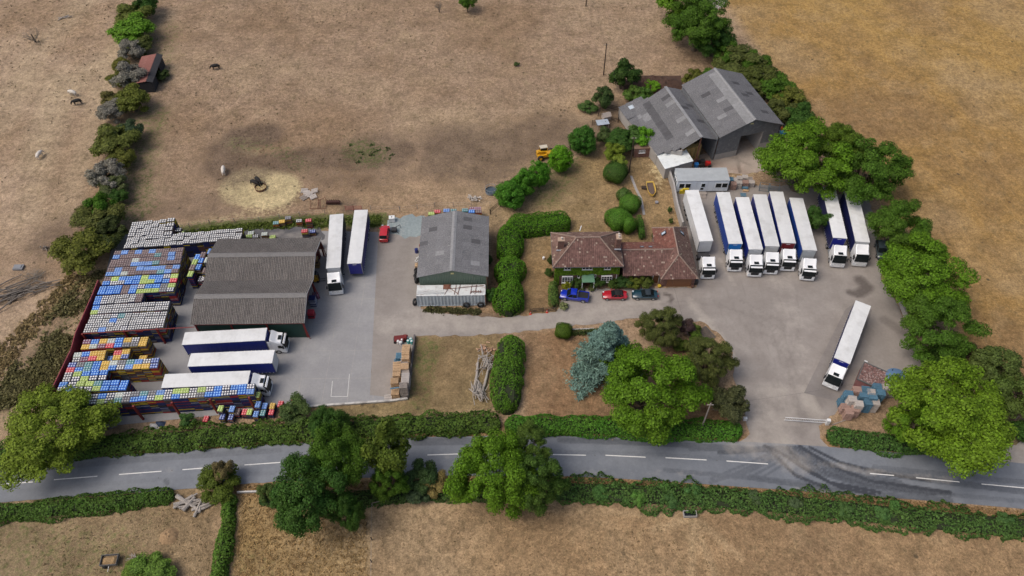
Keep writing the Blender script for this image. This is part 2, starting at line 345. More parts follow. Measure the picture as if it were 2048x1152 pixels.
GRAV = hardmat('blue_gravel', (0.22, 0.27, 0.28), (0.30, 0.35, 0.36), (0.14, 0.17, 0.18), scale=2.0)
APRON = hardmat('barn_concrete', (0.44, 0.36, 0.305), (0.27, 0.205, 0.16), (0.12, 0.09, 0.07), scale=0.5)
def strokes(L, soft=None):
    def fn(X, Y):
        a = np.zeros(len(X))
        for l, w, k in L: a = np.maximum(a, k * stroke(X, Y, WP(l), w, soft or max(0.5, w)))
        return a
    return fn
def arc(pts, n=12):    # smooth curve through photo points
    pts = [Vector((a, b, 0)) for a, b in pts]; out = []
    for i in range(len(pts) - 1):
        p0 = pts[max(i - 1, 0)]; p1 = pts[i]; p2 = pts[i + 1]; p3 = pts[min(i + 2, len(pts) - 1)]
        for k in range(n):
            t = k / n; q = 0.5 * ((2 * p1) + (p2 - p0) * t + (2 * p0 - 5 * p1 + 4 * p2 - p3) * t * t + (3 * p1 - p0 - 3 * p2 + p3) * t ** 3); out.append((q.x, q.y))
    return out + [(pts[-1].x, pts[-1].y)]
nE = arc([(-260, 958), (0, 930), (280, 908), (560, 888), (800, 876), (1060, 871), (1300, 876), (1500, 884), (1660, 894), (1850, 910), (2048, 927), (2300, 955)])
sE = arc([(-260, 1034), (0, 1005), (280, 985), (560, 963), (800, 954), (1100, 952), (1300, 961), (1500, 975), (1660, 986), (1850, 1001), (2048, 1018), (2300, 1044)])
road_poly = WP(nE) + WP(sE)[::-1]
tyre = [([(1545 + 9 * k, 893), (1580 + 10 * k, 915), (1640 + 11 * k, 948), (1720 + 14 * k, 972), (1850 + 10 * k, 990)], .28, .55 + .06 * (k % 3)) for k in range(7)] + [([(1380 + 30 * k, 900 + k), (1480 + 12 * k, 897), (1560 + 6 * k, 893)], .3, .5) for k in range(4)] + [([(1420 + 25 * k, 958), (1500 + 18 * k, 925), (1560 + 14 * k, 897)], .3, .42) for k in range(5)] + [([(1700, 935), (1850, 958), (2060, 985)], 1.0, .5), ([(1500, 955), (1700, 985), (1900, 1000)], .8, .5), ([(1530, 892), (1560, 905), (1620, 945), (1680, 975), (1750, 990)], .35, .9), ([(1575, 895), (1600, 930), (1660, 965), (1760, 985)], .35, .9), ([(1600, 893), (1660, 930), (1740, 962), (1900, 985)], .5, .8),
        ([(1620, 895), (1680, 925), (1780, 950), (1860, 962)], .4, .8), ([(1540, 900), (1590, 950), (1650, 975)], .5, .75), ([(1610, 910), (1700, 950), (1800, 968)], 1.2, .55), ([(1440, 905), (1540, 898)], .8, .6),
        ([(1420, 965), (1500, 940), (1560, 905)], .5, .4), ([(1120, 880), (1300, 886), (1500, 898)], .9, .5), ([(1050, 902), (1300, 908), (1480, 920)], .7, .3), ([(0, 945), (250, 922), (560, 900)], .9, .35), ([(0, 985), (280, 962), (550, 945)], .7, .25),
        ([(830, 884), (1050, 882)], 1.2, .45), ([(1330, 940), (1600, 965), (1900, 1000)], .7, .4), ([(1750, 935), (2048, 965)], .9, .4), ([(1850, 985), (2048, 1003)], .7, .35), ([(330, 960), (335, 968)], .5, .5), ([(55, 960), (80, 940), (85, 930)], .5, .4)]
palew = [([(1480, 890), (1560, 905), (1600, 930)], 2.5, .5), ([(1640, 925), (1750, 945), (1900, 960)], .7, .4), ([(1600, 985), (1750, 1000)], .8, .5), ([(0, 965), (560, 925), (900, 912)], .6, .25), ([(1100, 940), (1400, 948)], .7, .25)]
road = sheet('road', road_poly, 0.012, 0.27, ASPH, dict(wear=strokes(tyre, 0.22), pale=strokes(palew)), 0.08)
road['label'] = 'grey two way country road with black tyre marks'
PAINT = M('road_paint', (0.72, 0.72, 0.70), 0.7, var=0.12, scale=6, dirt=(0.3, 0.3, 0.3), dirtamt=0.5, dscale=3, world=True)
for a, b in (((-60, 973), (66, 964)), ((108, 959.5), (195, 952.5)), ((238, 949), (323, 942.5)), ((365, 939.5), (447, 933)), ((489, 930), (560, 925)), ((620, 921), (700, 916)), ((740, 914), (815, 911)), ((855, 910), (917, 908)), ((960, 908), (1045, 908)), ((1092, 909), (1172, 910.5)), ((1211, 910.5), (1291, 914.5)), ((1331, 915.5), (1413, 920)), ((1453, 922), (1536, 928)),
             ((1740, 947), (1788, 951)), ((1832, 955.5), (1919, 964)), ((1963, 968), (2060, 977))):
    p, q = Vector((*W(*a), 0)), Vector((*W(*b), 0)); d = (q - p).normalized(); n_ = Vector((-d.y, d.x, 0)) * 0.075
    MB().add([p - n_, q - n_, q + n_, p + n_], [(0, 1, 2, 3)]).build('lane_dash', PAINT, road, loc=(0, 0, 0.010))
# yards
yr = arc([(1126, 652), (1115, 640), (1112, 622), (1130, 590), (1112, 572)], 4)
right_poly = WP([(1322, 575), (1392, 575), (1392, 545), (1366, 455), (1350, 395), (1352, 380), (1460, 372), (1600, 372), (1740, 400), (1765, 520), (1762, 560), (1790, 600), (1822, 670), (1852, 725), (1815, 792), (1700, 800), (1655, 840), (1637, 852), (1640, 876), (1665, 899), (1600, 897), (1470, 887), (1500, 868), (1492, 845), (1490, 800), (1468, 760), (1466, 705), (1440, 668), (1400, 642), (1280, 636), (1124, 654),
                 (1000, 668), (900, 672), (832, 672), (815, 797), (790, 799), (738, 796), (744, 672), (756, 470), (770, 452), (842, 452), (838, 600), (842, 618), (900, 628), (1000, 636), (1112, 624), (1120, 606), (1128, 580)])
ywear_extra = [([(1480 + k * 16, 600 + k * 22), (1560 + k * 5, 640 + k * 20), (1600, 760)], .22, .34) for k in range(5)] + [([(1250, 632 - k * 9), (1420, 610 - k * 6), (1560, 640 + k * 12), (1590 + k * 9, 840)], .22, .32) for k in range(3)] + [([(1410 + k * 36, 565), (1450 + k * 30, 640), (1540 + k * 8, 740)], .2, .3) for k in range(6)]
ywear = [([(1720, 560), (1735, 575), (1722, 585)], 1.2, .8), ([(1700, 585), (1716, 590)], .8, .8), ([(1648, 780), (1690, 800)], 2.0, .35), ([(1640, 770), (1700, 640)], .5, .4), ([(1685, 660), (1650, 720)], 2, .3), ([(790, 540), (760, 600)], 4, .3), ([(820, 480), (800, 540)], 2, .3),
         ([(1400, 600), (1560, 620), (1640, 700)], 1.5, .2), ([(1500, 880), (1560, 870)], 2, .25), ([(1770, 640), (1800, 660)], 1.2, .5), ([(1650, 555), (1560, 590), (1500, 650), (1530, 760)], 1, .25), ([(1330, 588), (1342, 592)], .3, .9), ([(1345, 597), (1340, 604)], .3, .8), ([(1380, 400), (1420, 560)], 3, .3), ([(1560, 420), (1620, 560)], 2, .25),
         ([(1640, 800), (1600, 862)], 1.5, .35), ([(1000, 648), (1250, 626)], .5, .2), ([(1500, 480), (1590, 500)], 3, .25), ([(1800, 600), (1840, 700)], 1.0, .6)]
ypale = [([(830, 640), (1000, 652), (1120, 640), (1300, 610)], 2.5, .5), ([(1380, 600), (1430, 660), (1480, 740)], 1.2, .5), ([(1560, 560), (1600, 760)], 3, .3), ([(1560, 800), (1530, 870)], 4, .45), ([(1610, 780), (1630, 830)], 1.5, .6), ([(760, 650), (830, 640)], 3, .4), ([(1440, 520), (1470, 570)], .6, .5), ([(1480, 900), (1560, 890)], 3, .5), ([(1400, 640), (1440, 670), (1470, 720)], .5, .8)]
yard = sheet('yard', right_poly, 0.004, 0.5, YARD, dict(wear=strokes(ywear + ywear_extra), pale=strokes(ypale)), 0.25, 3); yard['label'] = 'worn grey brown hardstanding and driveway of the lorry yard'
sheet('repair_patch', WP([(1608, 786), (1667, 801), (1672, 800), (1722, 690), (1744, 620), (1716, 600), (1690, 620), (1650, 700)]), 0.016, 0.5, hardmat('darker_patch', (0.215, 0.195, 0.185), (0.25, 0.23, 0.218), (0.09, 0.08, 0.075)), dict(wear=strokes([([(1650, 780), (1700, 700)], 2, .4)]), pale=strokes([])))['label'] = 'darker rectangular tarmac repair under the lone lorry'
sheet('planings', WP([(330, 478), (345, 462), (480, 456), (640, 452), (650, 470), (640, 490), (430, 492)]), 0.010, 0.8, DARKG, dict(wear=strokes([([(400, 470), (600, 470)], 2, .4)]), pale=strokes([([(520, 475), (620, 470)], 1.5, .45)])), 0.3, 8)['label'] = 'black planings strip behind the open steel shed'
gv = WP([(770, 462), (775, 440), (815, 430), (850, 432), (842, 470), (810, 478)])
sheet('gravel', gv, 0.014, 0.6, GRAV, dict(wear=strokes([]), pale=strokes([([(800, 440), (795, 470)], 2, .3)])), 0.5, 9)['label'] = 'blue grey gravel patch behind the red car'
yard_l = WP([(178, 856), (150, 800), (230, 470), (350, 462), (650, 462), (757, 464), (746, 672), (740, 790), (808, 798), (600, 814)])
con = sheet('concrete_yard', yard_l, 0.008, 0.9, CONC, dict(wear=strokes([([(440, 740), (560, 780)], 6, .35), ([(640, 600), (700, 560), (740, 480)], 3, .25), ([(380, 680), (350, 720)], 4, .3), ([(620, 640), (600, 760)], 3, .3), ([(686, 609), (698, 607)], .5, .9), ([(700, 560), (640, 720), (600, 780)], .5, .35), ([(250, 760), (350, 790)], 3, .4)]), pale=strokes([([(640, 690), (700, 640), (720, 560)], 7, .5), ([(640, 790), (790, 780), (760, 700)], 8, .6), ([(620, 560), (640, 500)], 2, .3)])))
con['label'] = 'pale concrete yard with slab joints'
# concrete slabs of the open part of the yard: each one a piece
slab_cells = 0
ex, ey = W(745, 790)
for i in range(-1, 6):
    for j in range(7):
        x0 = -39.2 + i * 4.1; y0 = 62.5 + j * 5.6; sub = clip(clip(yard_l, -43, 60, -17.6, 99.5), x0 + .03, y0 + .03, x0 + 4.07, y0 + 5.57)
        if len(sub) >= 3:
            me = bpy.data.meshes.new('concrete_slab'); me.from_pydata([(x, y, 0) for x, y in sub], [], [tuple(range(len(sub)))]); me.materials.append(_mats.get('slab') or CONC)
            o = put('concrete_slab', me, con, loc=(0, 0, 0.004 + 0.003 * ((i * 7 + j) % 3))); slab_cells += 1
MBl = MB()
for a, b in (((662, 793), (695, 793)), ((662, 793), (665, 762)), ((695, 793), (699, 748))):
    p, q = Vector((*W(*a), 0)), Vector((*W(*b), 0)); d = (q - p).normalized(); n_ = Vector((-d.y, d.x, 0)) * 0.035; MBl.add([p - n_, q - n_, q + n_, p + n_], [(0, 1, 2, 3)])
MBl.build('bay_marking', PAINT, con, loc=(0, 0, 0.018))
sheet('barn_apron', WP([(1400, 310), (1450, 290), (1495, 262), (1560, 285), (1545, 340), (1480, 348), (1390, 340)]), 0.02, 0.5, APRON, dict(wear=strokes([([(1400, 330), (1450, 310)], 3, .5), ([(1440, 305), (1500, 330)], .3, .7), ([(1470, 300), (1480, 345)], .3, .7)]), pale=strokes([([(1460, 310), (1530, 320)], 4, .6), ([(1500, 335), (1540, 320)], 2, .5)])), 0.3, 4)['label'] = 'broken concrete apron in front of the big barn'
sheet('side_track', WP([(1455, 0), (1448, 12), (1415, 25), (1425, -30), (1560, -60), (1520, -25)]), 0.05, 1, YARD, dict(wear=strokes([]), pale=strokes([([(1440, 10), (1500, -20)], 5, .6)])), 0.3)['label'] = 'pale track running off beyond the big tree'
sheet('farm_lane', WP([(1960, 925), (2010, 895), (2048, 880), (2200, 900), (2200, 945), (2048, 930)]), 0.007, 0.8, YARD, dict(wear=strokes([]), pale=strokes([([(2000, 920), (2100, 900)], 4, .5)])), 0.3)['label'] = 'pale lane joining the road at the right edge'
# ------------------------------------------------ BUILDINGS
def corr_sheet(name, w, l, pitch, amp, th=0.0):
    """one corrugated roofing sheet: width along x, length along y, waves across x"""
    n = max(4, int(round(w / pitch)) * 4); V = []; Fc = []
    for i in range(n + 1):
        x = -w / 2 + w * i / n; z = amp * math.sin(2 * math.pi * i / 4)
        V += [(x, -l / 2, z), (x, l / 2, z)]
    for i in range(n): Fc.append((2 * i, 2 * i + 2, 2 * i + 3, 2 * i + 1))
    me = bpy.data.meshes.new(name); me.from_pydata(V, [], Fc); me.update(); return me
def sheets(parent, name, A, B, D, nx, ny, mat, pitch=0.16, amp=0.03, odd=None, skip=None, tint=None, jit=0.012):
    """cover the slope A-B (eave) .. D (above A) with separate overlapping sheets"""
    A, B, D = Vector(A), Vector(B), Vector(D); ux = (B - A); uy = (D - A); w = ux.length / nx; l = uy.length / ny
    ex = ux.normalized(); ez = ex.cross(uy.normalized()).normalized(); ey = ez.cross(ex)
    shear = uy.dot(ex)
    me = corr_sheet(name, w + 0.06, l + 0.12, pitch, amp); me.materials.append(mat); alt = None
    inv = Matrix.Identity(4)
    for i in range(nx):
        for j in range(ny):
            if skip and skip(i, j): continue
            c = A + ux * ((i + .5) / nx) + uy * ((j + .5) / ny); r = random.Random(i * 131 + j * 17 + int(A.x * 10))
            m3 = Matrix((ex, ey, ez)).transposed().to_4x4(); tilt = Matrix.Rotation(-0.018 + r.uniform(-.003, .003), 4, 'X') @ Matrix.Rotation(r.uniform(-.004, .004), 4, 'Z')
            o = put(name, me, parent, mw=Matrix.Translation(c + ez * (0.03 + r.uniform(0, jit) + (i % 2) * 0.008)) @ m3 @ tilt)
            if odd and (i, j) in odd:
                o.data = odd_mesh(me, odd[(i, j)])
_odd = {}
def odd_mesh(me, mat):
    k = (me.name, mat.name)
    if k not in _odd: m2 = me.copy(); m2.materials[0] = mat; _odd[k] = m2
    return _odd[k]
ASB = M('asbestos_roof_brown', (0.135, 0.122, 0.115), 0.95, var=0.3, scale=4, dirt=(0.40, 0.385, 0.35), dirtamt=0.9, dscale=7, rnd=0.12, bmp=0.3, world=True)
ASBL = M('asbestos_roof_pale_ridge', (0.185, 0.18, 0.178), 0.95, var=0.25, scale=5, dirt=(0.10, 0.10, 0.10), dirtamt=0.5, dscale=2, rnd=0.10, world=True)
ASG = M('asbestos_roof_grey', (0.155, 0.157, 0.168), 0.95, var=0.25, scale=4, dirt=(0.36, 0.36, 0.36), dirtamt=0.9, dscale=6, rnd=0.10, bmp=0.3, world=True)
ASGL = M('roof_light_sheet', (0.27, 0.275, 0.285), 0.9, var=0.2, scale=2, rnd=0.08, dirt=(0.13, 0.13, 0.14), dirtamt=0.5, dscale=3, world=True)
ASD = M('roof_dark_sheet', (0.10, 0.10, 0.108), 0.9, var=0.2, scale=2, rnd=0.1, world=True)
REDS = M('red_oxide_steel', (0.20, 0.022, 0.02), 0.6, var=0.2, scale=2, dirt=(0.06, 0.02, 0.02), dscale=2)
MAROON = M('maroon_sheeting', (0.24, 0.03, 0.045), 0.6, var=0.15, scale=1, dirt=(0.3, 0.15, 0.14), dscale=1)
DKGREEN = M('dark_green_cladding', (0.012, 0.045, 0.035), 0.6, var=0.2, scale=1)
GREENC = M('grey_green_cladding', (0.15, 0.21, 0.165), 0.6, var=0.12, scale=1, dirt=(0.25, 0.27, 0.22), dirtamt=0.35, dscale=1.5)
WHITEP = M('white_paint', (0.72, 0.74, 0.76), 0.45, var=0.05, scale=1)
GLASS = M('dark_glass', (0.010, 0.014, 0.016), 0.22, var=0.3, scale=2); GLASS.node_tree.nodes['Principled BSDF'].inputs['Specular IOR Level'].default_value = 0.25
BLACK = M('black_rubber', (0.018, 0.018, 0.02), 0.75, var=0.2, scale=6)
STEEL = M('galvanised_steel', (0.35, 0.37, 0.39), 0.45, 0.6, var=0.15, scale=4)
RUST = M('rusty_steel', (0.17, 0.07, 0.045), 0.85, var=0.35, scale=5, dirt=(0.3, 0.2, 0.17), dscale=3)
CONCB = M('concrete_block_wall', (0.36, 0.345, 0.33), 0.9, var=0.15, scale=2, dirt=(0.15, 0.13, 0.11), dscale=1, bmp=0.3)
def brickmat():
    m, t, b = principled('red_brick', 0.9); br = N(t, 'ShaderNodeTexBrick'); co = coords(t); mp = t.nodes.new('ShaderNodeMapping')
    mp.inputs['Rotation'].default_value = (R(90), 0, 0); t.links.new(co, mp.inputs[0]); t.links.new(mp.outputs[0], br.inputs[0]); br.inputs['Scale'].default_value = 4
    br.inputs['Color1'].default_value = (0.20, 0.075, 0.05, 1); br.inputs['Color2'].default_value = (0.13, 0.06, 0.05, 1); br.inputs['Mortar'].default_value = (0.26, 0.22, 0.19, 1)
    t.links.new(scalecol(t, br.outputs[0], maprange(t, noise(t, co, 2, 5), 0.3, 0.7, 0.75, 1.2)), b.inputs['Base Color']); return m
BRICK = brickmat()
WOODD = M('dark_creosoted_wood', (0.045, 0.03, 0.022), 0.85, var=0.3, scale=4)
WOODL = M('new_pine', (0.50, 0.34, 0.20), 0.8, var=0.2, scale=5, rnd=0.15)
WOODG = M('weathered_wood', (0.33, 0.29, 0.26), 0.9, var=0.25, scale=5, rnd=0.15)
def E3(x, y, z): return Vector((x, y, z))
# --- big open steel shed with two bay roof
LX, RX = -53.5, -35.3; root = thing('open_shed', 'large open sided steel shed with brown grey corrugated two bay roof and red posts', 'shed', (LX, 76.6, 0))
def L(x, y, z): return Vector((x - LX, y - 76.6, z))
EZ, RZ = 4.6, 6.2
ys_b = [(76.2, 81.0, 85.7), (85.7, 90.4, 95.7)]
for k, (y0, ym, y1) in enumerate(ys_b):
    cz = 0.0
    sheets(root, 'roof_sheet', L(LX - .5, y0, EZ), L(RX + .4, y0, EZ), L(LX - .5, ym, RZ), 17, 3, ASB, 0.28, 0.055)
    sheets(root, 'roof_sheet', L(RX + .4, y1, EZ), L(LX - .5, y1, EZ), L(RX + .4, ym, RZ), 17, 3, ASB, 0.28, 0.055)
    mb = MB()
    for i in range(17):
        x = LX - .5 + (i + .5) * 19.1 / 17; mb.box(x - LX - .54, ym - 76.6 - .55, RZ - .13, x - LX + .54, ym - 76.6, RZ + .08, 0, None)
    rc = MB(); rc.add([L(LX - .5, ym - .55, RZ - .07), L(RX + .4, ym - .55, RZ - .07), L(RX + .4, ym, RZ + .11), L(LX - .5, ym, RZ + .11), L(RX + .4, ym + .5, RZ - .05), L(LX - .5, ym + .5, RZ - .05)], [(0, 1, 2, 3), (3, 2, 4, 5)])
    rc.build('ridge_cap', ASBL, root)
vg = MB(); vg.box(0 - .5, 85.55 - 76.6, EZ - .12, RX - LX + .4, 85.85 - 76.6, EZ - .02); vg.build('valley_gutter', ASD, root)
mb = MB()
for x in (LX, LX + 6, LX + 12, RX):
    for y in (76.6, 85.7, 95.4):
        p = MB().box(x - LX - .13, y - 76.6 - .13, 0, x - LX + .13, y - 76.6 + .13, EZ - .05); p.build('post', REDS, root)
for y in (76.45, 85.7, 95.5):
    MB().box(-.2, y - 76.6 - .1, EZ - .45, RX - LX + .2, y - 76.6 + .1, EZ - .15).build('beam', REDS, root)
for x in (LX, RX):
    for y0, ym, y1 in ys_b:
        b = MB(); b.tube(L(x, y0, EZ - .1), L(x, ym, RZ - .12), .09, n=4); b.tube(L(x, y1, EZ - .1), L(x, ym, RZ - .12), .09, n=4); b.tube(L(x, y0, EZ - .2), L(x, y1, EZ - .2), .07, n=4); b.build('truss', REDS, root)
# gable edge trim on the right, pale
for y0, ym, y1 in ys_b:
    b = MB(); b.tube(L(RX + .42, y0, EZ + .05), L(RX + .42, ym, RZ + .06), .07, n=4); b.tube(L(RX + .42, y1, EZ + .05), L(RX + .42, ym, RZ + .06), .07, n=4); b.build('barge_board', ASGL, root)
MB().box(.1, -.05, .0, 18.0, .02, EZ - .5).build('cladding_panel', DKGREEN, root)
MB().box(-.06, .2, 0, .0, 9, 3.0).build('side_panel', DKGREEN, root)
b = MB(); b.tube((18.25, -.1, EZ - .2), (18.6, -.35, .0), .09, n=4); b.build('brace', REDS, root)
b = MB(); b.tube((18.25, 9, EZ - .2), (18.9, 8.6, 0), .09, n=4); b.build('brace', REDS, root)
b = MB(); b.tube((18.25, 18.9, EZ - .2), (18.9, 18.2, 0), .09, n=4); b.build('brace', REDS, root)
# --- free standing red steel frame and maroon wall along the pallet rows
fr = thing('pallet_rack_frame', 'red steel posts and long beam standing along the front of the white topped pallet rows', 'frame', (*W(185, 690), 0))
o0 = Vector(fr.location)
def fl(x, y, z): return Vector((x, y, z)) - o0
a = W(164.6, 667, 4.3); c = W(389, 654, 4.4)
fb = MB(); fb.tube(fl(*a, 4.3), fl(*c, 4.4), .09, n=4); fb.build('beam', REDS, fr)
for u, v in ((164.6, 667), (247, 661), (313, 657)):
    q = W(u, v, 4.2); MB().box(-.14, -.14, 0, .14, .14, 4.2).build('post', REDS, fr, loc=fl(q[0], q[1] - .05, 0))
fr2 = thing('steel_post_row', 'dark red steel posts along the front edge of the long front pallet row', 'frame', (*W(287, 839), 0)); o0 = Vector(fr2.location)
for u, v in ((218, 842), (287, 839), (362, 832), (436, 826), (512, 822), (590, 812)):
    q = W(u, v, 0); hh = 4.2 if u < 520 else 2.0; MB().box(-.15, -.15, 0, .15, .15, hh).build('post', REDS, fr2, loc=fl(*q, 0))
wl = thing('maroon_wall', 'tall maroon sheeted wall behind the left ends of the pallet rows', 'wall', (*W(120, 800), 0)); o0 = Vector(wl.location)
pts = [W(u, v, 4.0) for u, v in ((110, 783), (150, 699), (158, 668), (192, 590), (203, 562))]
for (ax, ay), (bx, by) in zip(pts, pts[1:]):
    k = max(1, int(math.hypot(bx - ax, by - ay) / 2.0)); hh = 4.35
    for i in range(k):
        x0, y0 = ax + (bx - ax) * i / k - .55, ay + (by - ay) * i / k; x1, y1 = ax + (bx - ax) * (i + 1) / k - .55, ay + (by - ay) * (i + 1) / k
        d = Vector((x1 - x0, y1 - y0, 0)).normalized(); n_ = Vector((d.y, -d.x, 0)) * .14; p0, p1 = Vector((x0, y0, 0)) + d * .02, Vector((x1, y1, 0)) - d * .02
        vs = [p0 - o0, p1 - o0, p1 - o0 + n_, p0 - o0 + n_]; b = MB(); b.add([v_ + Vector((0, 0, z)) for z in (0, hh) for v_ in vs], [(3, 2, 1, 0), (4, 5, 6, 7), (0, 1, 5, 4), (1, 2, 6, 5), (2, 3, 7, 6), (3, 0, 4, 7)])
        b.build('wall_panel', MAROON, wl)
# --- middle shed, green gable
X0, X1, Y0, Y1 = -16.6, -4.3, 86.0, 100.8; xm = (X0 + X1) / 2
ms = thing('green_shed', 'grey roofed shed with a sage green clad gable behind the old container', 'shed', (xm, Y0 + .3, 0)); o0 = Vector(ms.location)
sheets(ms, 'roof_sheet', fl(X0 - .1, Y1, 4.4), fl(X0 - .1, Y0, 4.4), fl(xm, Y1, 6.1), 14, 4, ASG, 0.15, 0.022, odd={(3, 1): ASD, (9, 2): ASGL, (6, 0): ASD})
sheets(ms, 'roof_sheet', fl(X1 + .1, Y0, 4.4), fl(X1 + .1, Y1, 4.4), fl(xm, Y0, 6.1), 14, 4, ASG, 0.15, 0.022, odd={(10, 2): ASD, (12, 2): ASD, (2, 1): ASGL, (7, 1): ASD})
rc = MB(); rc.add([fl(xm - .45, Y0, 6.06), fl(xm + .45, Y0, 6.06), fl(xm + .45, Y1, 6.06), fl(xm - .45, Y1, 6.06), fl(xm, Y0, 6.22), fl(xm, Y1, 6.22)], [(0, 4, 5, 3), (4, 1, 2, 5)]); rc.build('ridge_cap', ASGL, ms)
def corr_wall(parent, name, pts_xz, y, mat, pitch=.3, dep=.03, axis='x'):
    """vertical ribbed cladding below a roof line given as (x, z) points"""
    xsn = []; x = pts_xz[0][0]
    while x < pts_xz[-1][0]: xsn.append(x); x += pitch / 2
    xsn.append(pts_xz[-1][0]); V = []; Fc = []
    for i, x in enumerate(xsn):
        z = np.interp(x, [p[0] for p in pts_xz], [p[1] for p in pts_xz]); d = dep * (1 if i % 2 else -1)
        V += [(x, y + d, pts_xz_bottom), (x, y + d, z)] if axis == 'x' else [(y + d, x, pts_xz_bottom), (y + d, x, z)]
    for i in range(len(xsn) - 1): Fc.append((2 * i, 2 * i + 2, 2 * i + 3, 2 * i + 1))
    b = MB(); b.add(V, Fc); return b.build(name, mat, parent)
pts_xz_bottom = 0.0
corr_wall(ms, 'gable_wall', [(X0 + .15 - xm, 4.35), (0, 6.0), (X1 - .15 - xm, 4.35)], 0, GREENC)
MB().box(X0 + .15 - xm, .05, 0, X0 + .3 - xm, Y1 - Y0 - .6, 4.3).build('side_wall', GREENC, ms)
MB().box(X1 - .3 - xm, .05, 0, X1 - .15 - xm, Y1 - Y0 - .6, 4.3).build('side_wall', GREENC, ms)
MB().box(X0 + .3 - xm, Y1 - Y0 - .75, 0, X1 - .3 - xm, Y1 - Y0 - .6, 4.3).build('back_wall', GREENC, ms)
MB().box(-.28, -.1, 4.95, .28, -.045, 5.3).build('lamp', M('warm_lamp_lens', (0.65, 0.6, 0.3), 0.4), ms)
for s_ in (-1, 1): MB().box(s_ * 6.25 - .06, -.3, 4.28, s_ * 6.25 + .06, 14.8, 4.42).build('gutter', ASD, ms)
MB().box(5.95, -.2, 0, 6.1, -.05, 4.3).build('downpipe', RUST, ms)
# --- old container with tyres and rusty frame on it
ct = thing('shipping_container', 'long pale blue weathered container with white rusty roof in front of the green shed', 'container', (-10.75, 84.3, 0)); 
CW = M('pale_blue_container', (0.42, 0.48, 0.52), 0.6, var=0.1, scale=1, dirt=(0.25, 0.20, 0.17), dirtamt=0.5, dscale=1.2)
CR_ = M('white_rusty_roof', (0.60, 0.63, 0.63), 0.6, var=0.12, scale=1, dirt=(0.20, 0.09, 0.06), dirtamt=0.75, dscale=0.8)
mb = MB()
for s_, y in ((1, -1.2), (-1, 1.2)):
    n = 80; V = []; 
    for i in range(n + 1): V += [(-6 + 12 * i / n, y + .03 * (1 if (i // 2) % 2 else -1), .15), (-6 + 12 * i / n, y + .03 * (1 if (i // 2) % 2 else -1), 2.8)]
    mb.add(V, [(2 * i, 2 * i + 2, 2 * i + 3, 2 * i + 1) for i in range(n)])
mb.box(-6.05, -1.2, .15, -5.98, 1.2, 2.8); mb.box(5.98, -1.2, .15, 6.05, 1.2, 2.8); mb.build('ribbed_side', CW, ct)
MB().box(-6.05, -1.22, 2.8, 6.05, 1.22, 2.86).build('container_roof', CR_, ct)
for k, sx in enumerate((-6.02, 6.02)):
    for sy in (-1.2, 1.2): MB().box(sx - .07, sy - .07, 0, sx + .07, sy + .07, 2.9).build('corner_post', RUST if k else CW, ct)
b = MB(); b.box(-6.05, -1.27, .0, 6.05, -1.15, .16); b.box(-6.05, 1.15, .0, 6.05, 1.27, .16); b.build('base_rail', CW, ct)
b = MB(); b.tube((-1.1, -1.0, 2.9), (-.2, 1.1, 3.1), .05, n=4); b.tube((-1, 1.0, 3.0), (1.4, -1.0, 2.95), .05, n=4); b.tube((-1, .2, 2.95), (5.8, .9, 3.0), .05, n=4); b.tube((1.2, -1.1, 2.9), (1.6, 1.1, 3.0), .05, n=4)
for q in (0.6, 3.4, 4.2): b.tube((q, -1.05, 2.92), (q + .3, 1.1, 3.0), .045, n=4)
for q in np.linspace(3.6, 5.2, 6): b.tube((q, -.75, 2.9), (q, -.35, 3.2), .05, n=4)
b.tube((3.5, -.55, 3.1), (5.4, -.55, 3.1), .06, n=4); b.build('scrap', RUST, ct)
sc = b = MB(); b.box(-1.4, .2, 2.9, -.1, 1.2, 3.0); o = b.build('rusty_plate', RUST); o.location = (-10.75, 84.3, 0); tag(o, 'rusty flat plate lying on the white container roof', 'metal sheet')
b = MB(); b.box(-5.9, -.55, 2.9, -1.2, -.4, 3.0); b.box(-5.9, -.2, 2.9, -1.4, -.05, 2.98); b.box(-6, -.85, 2.9, -1.3, -.7, 3.05); o = b.build('steel_lengths', M('pale_steel', (.6, .62, .62), .5), None); o.location = (-10.75, 84.3, 0); tag(o, 'pale steel lengths stored on the left half of the container roof', 'metal bars')
def torus_mesh(name, r, rr, mat, n=18, k=8):
    V = []; Fc = []
    for i in range(n):
        a = 2 * math.pi * i / n
        for j in range(k):
            q = 2 * math.pi * j / k; V.append(((r + rr * math.cos(q)) * math.cos(a), (r + rr * math.cos(q)) * math.sin(a), rr * 1.3 * math.sin(q))); Fc.append((i * k + j, ((i + 1) % n) * k + j, ((i + 1) % n) * k + (j + 1) % k, i * k + (j + 1) % k))
    me = bpy.data.meshes.new(name); me.from_pydata(V, [], Fc); me.materials.append(mat); me.polygons.foreach_set('use_smooth', [True] * len(Fc)); me.update(); return me
TYRE = torus_mesh('tyre', .48, .16, BLACK)
def tyre(lab, x, y, z=.55, rot=(R(90), 0, 0), s=1.0, g=None): return tag(put('tyre', TYRE, loc=(x, y, z), rot=rot, sc=(s, s, s)), lab, 'tyre', g)
tyre('left tyre leaning against the pale container side', -8.1, 82.75); tyre('right tyre leaning against the pale container end', -5.6, 82.75, s=1.02)
tyre('big tyre at the left end of the pale container', -17.3, 83.6, .55, (R(80), 0, R(70)), 1.1)
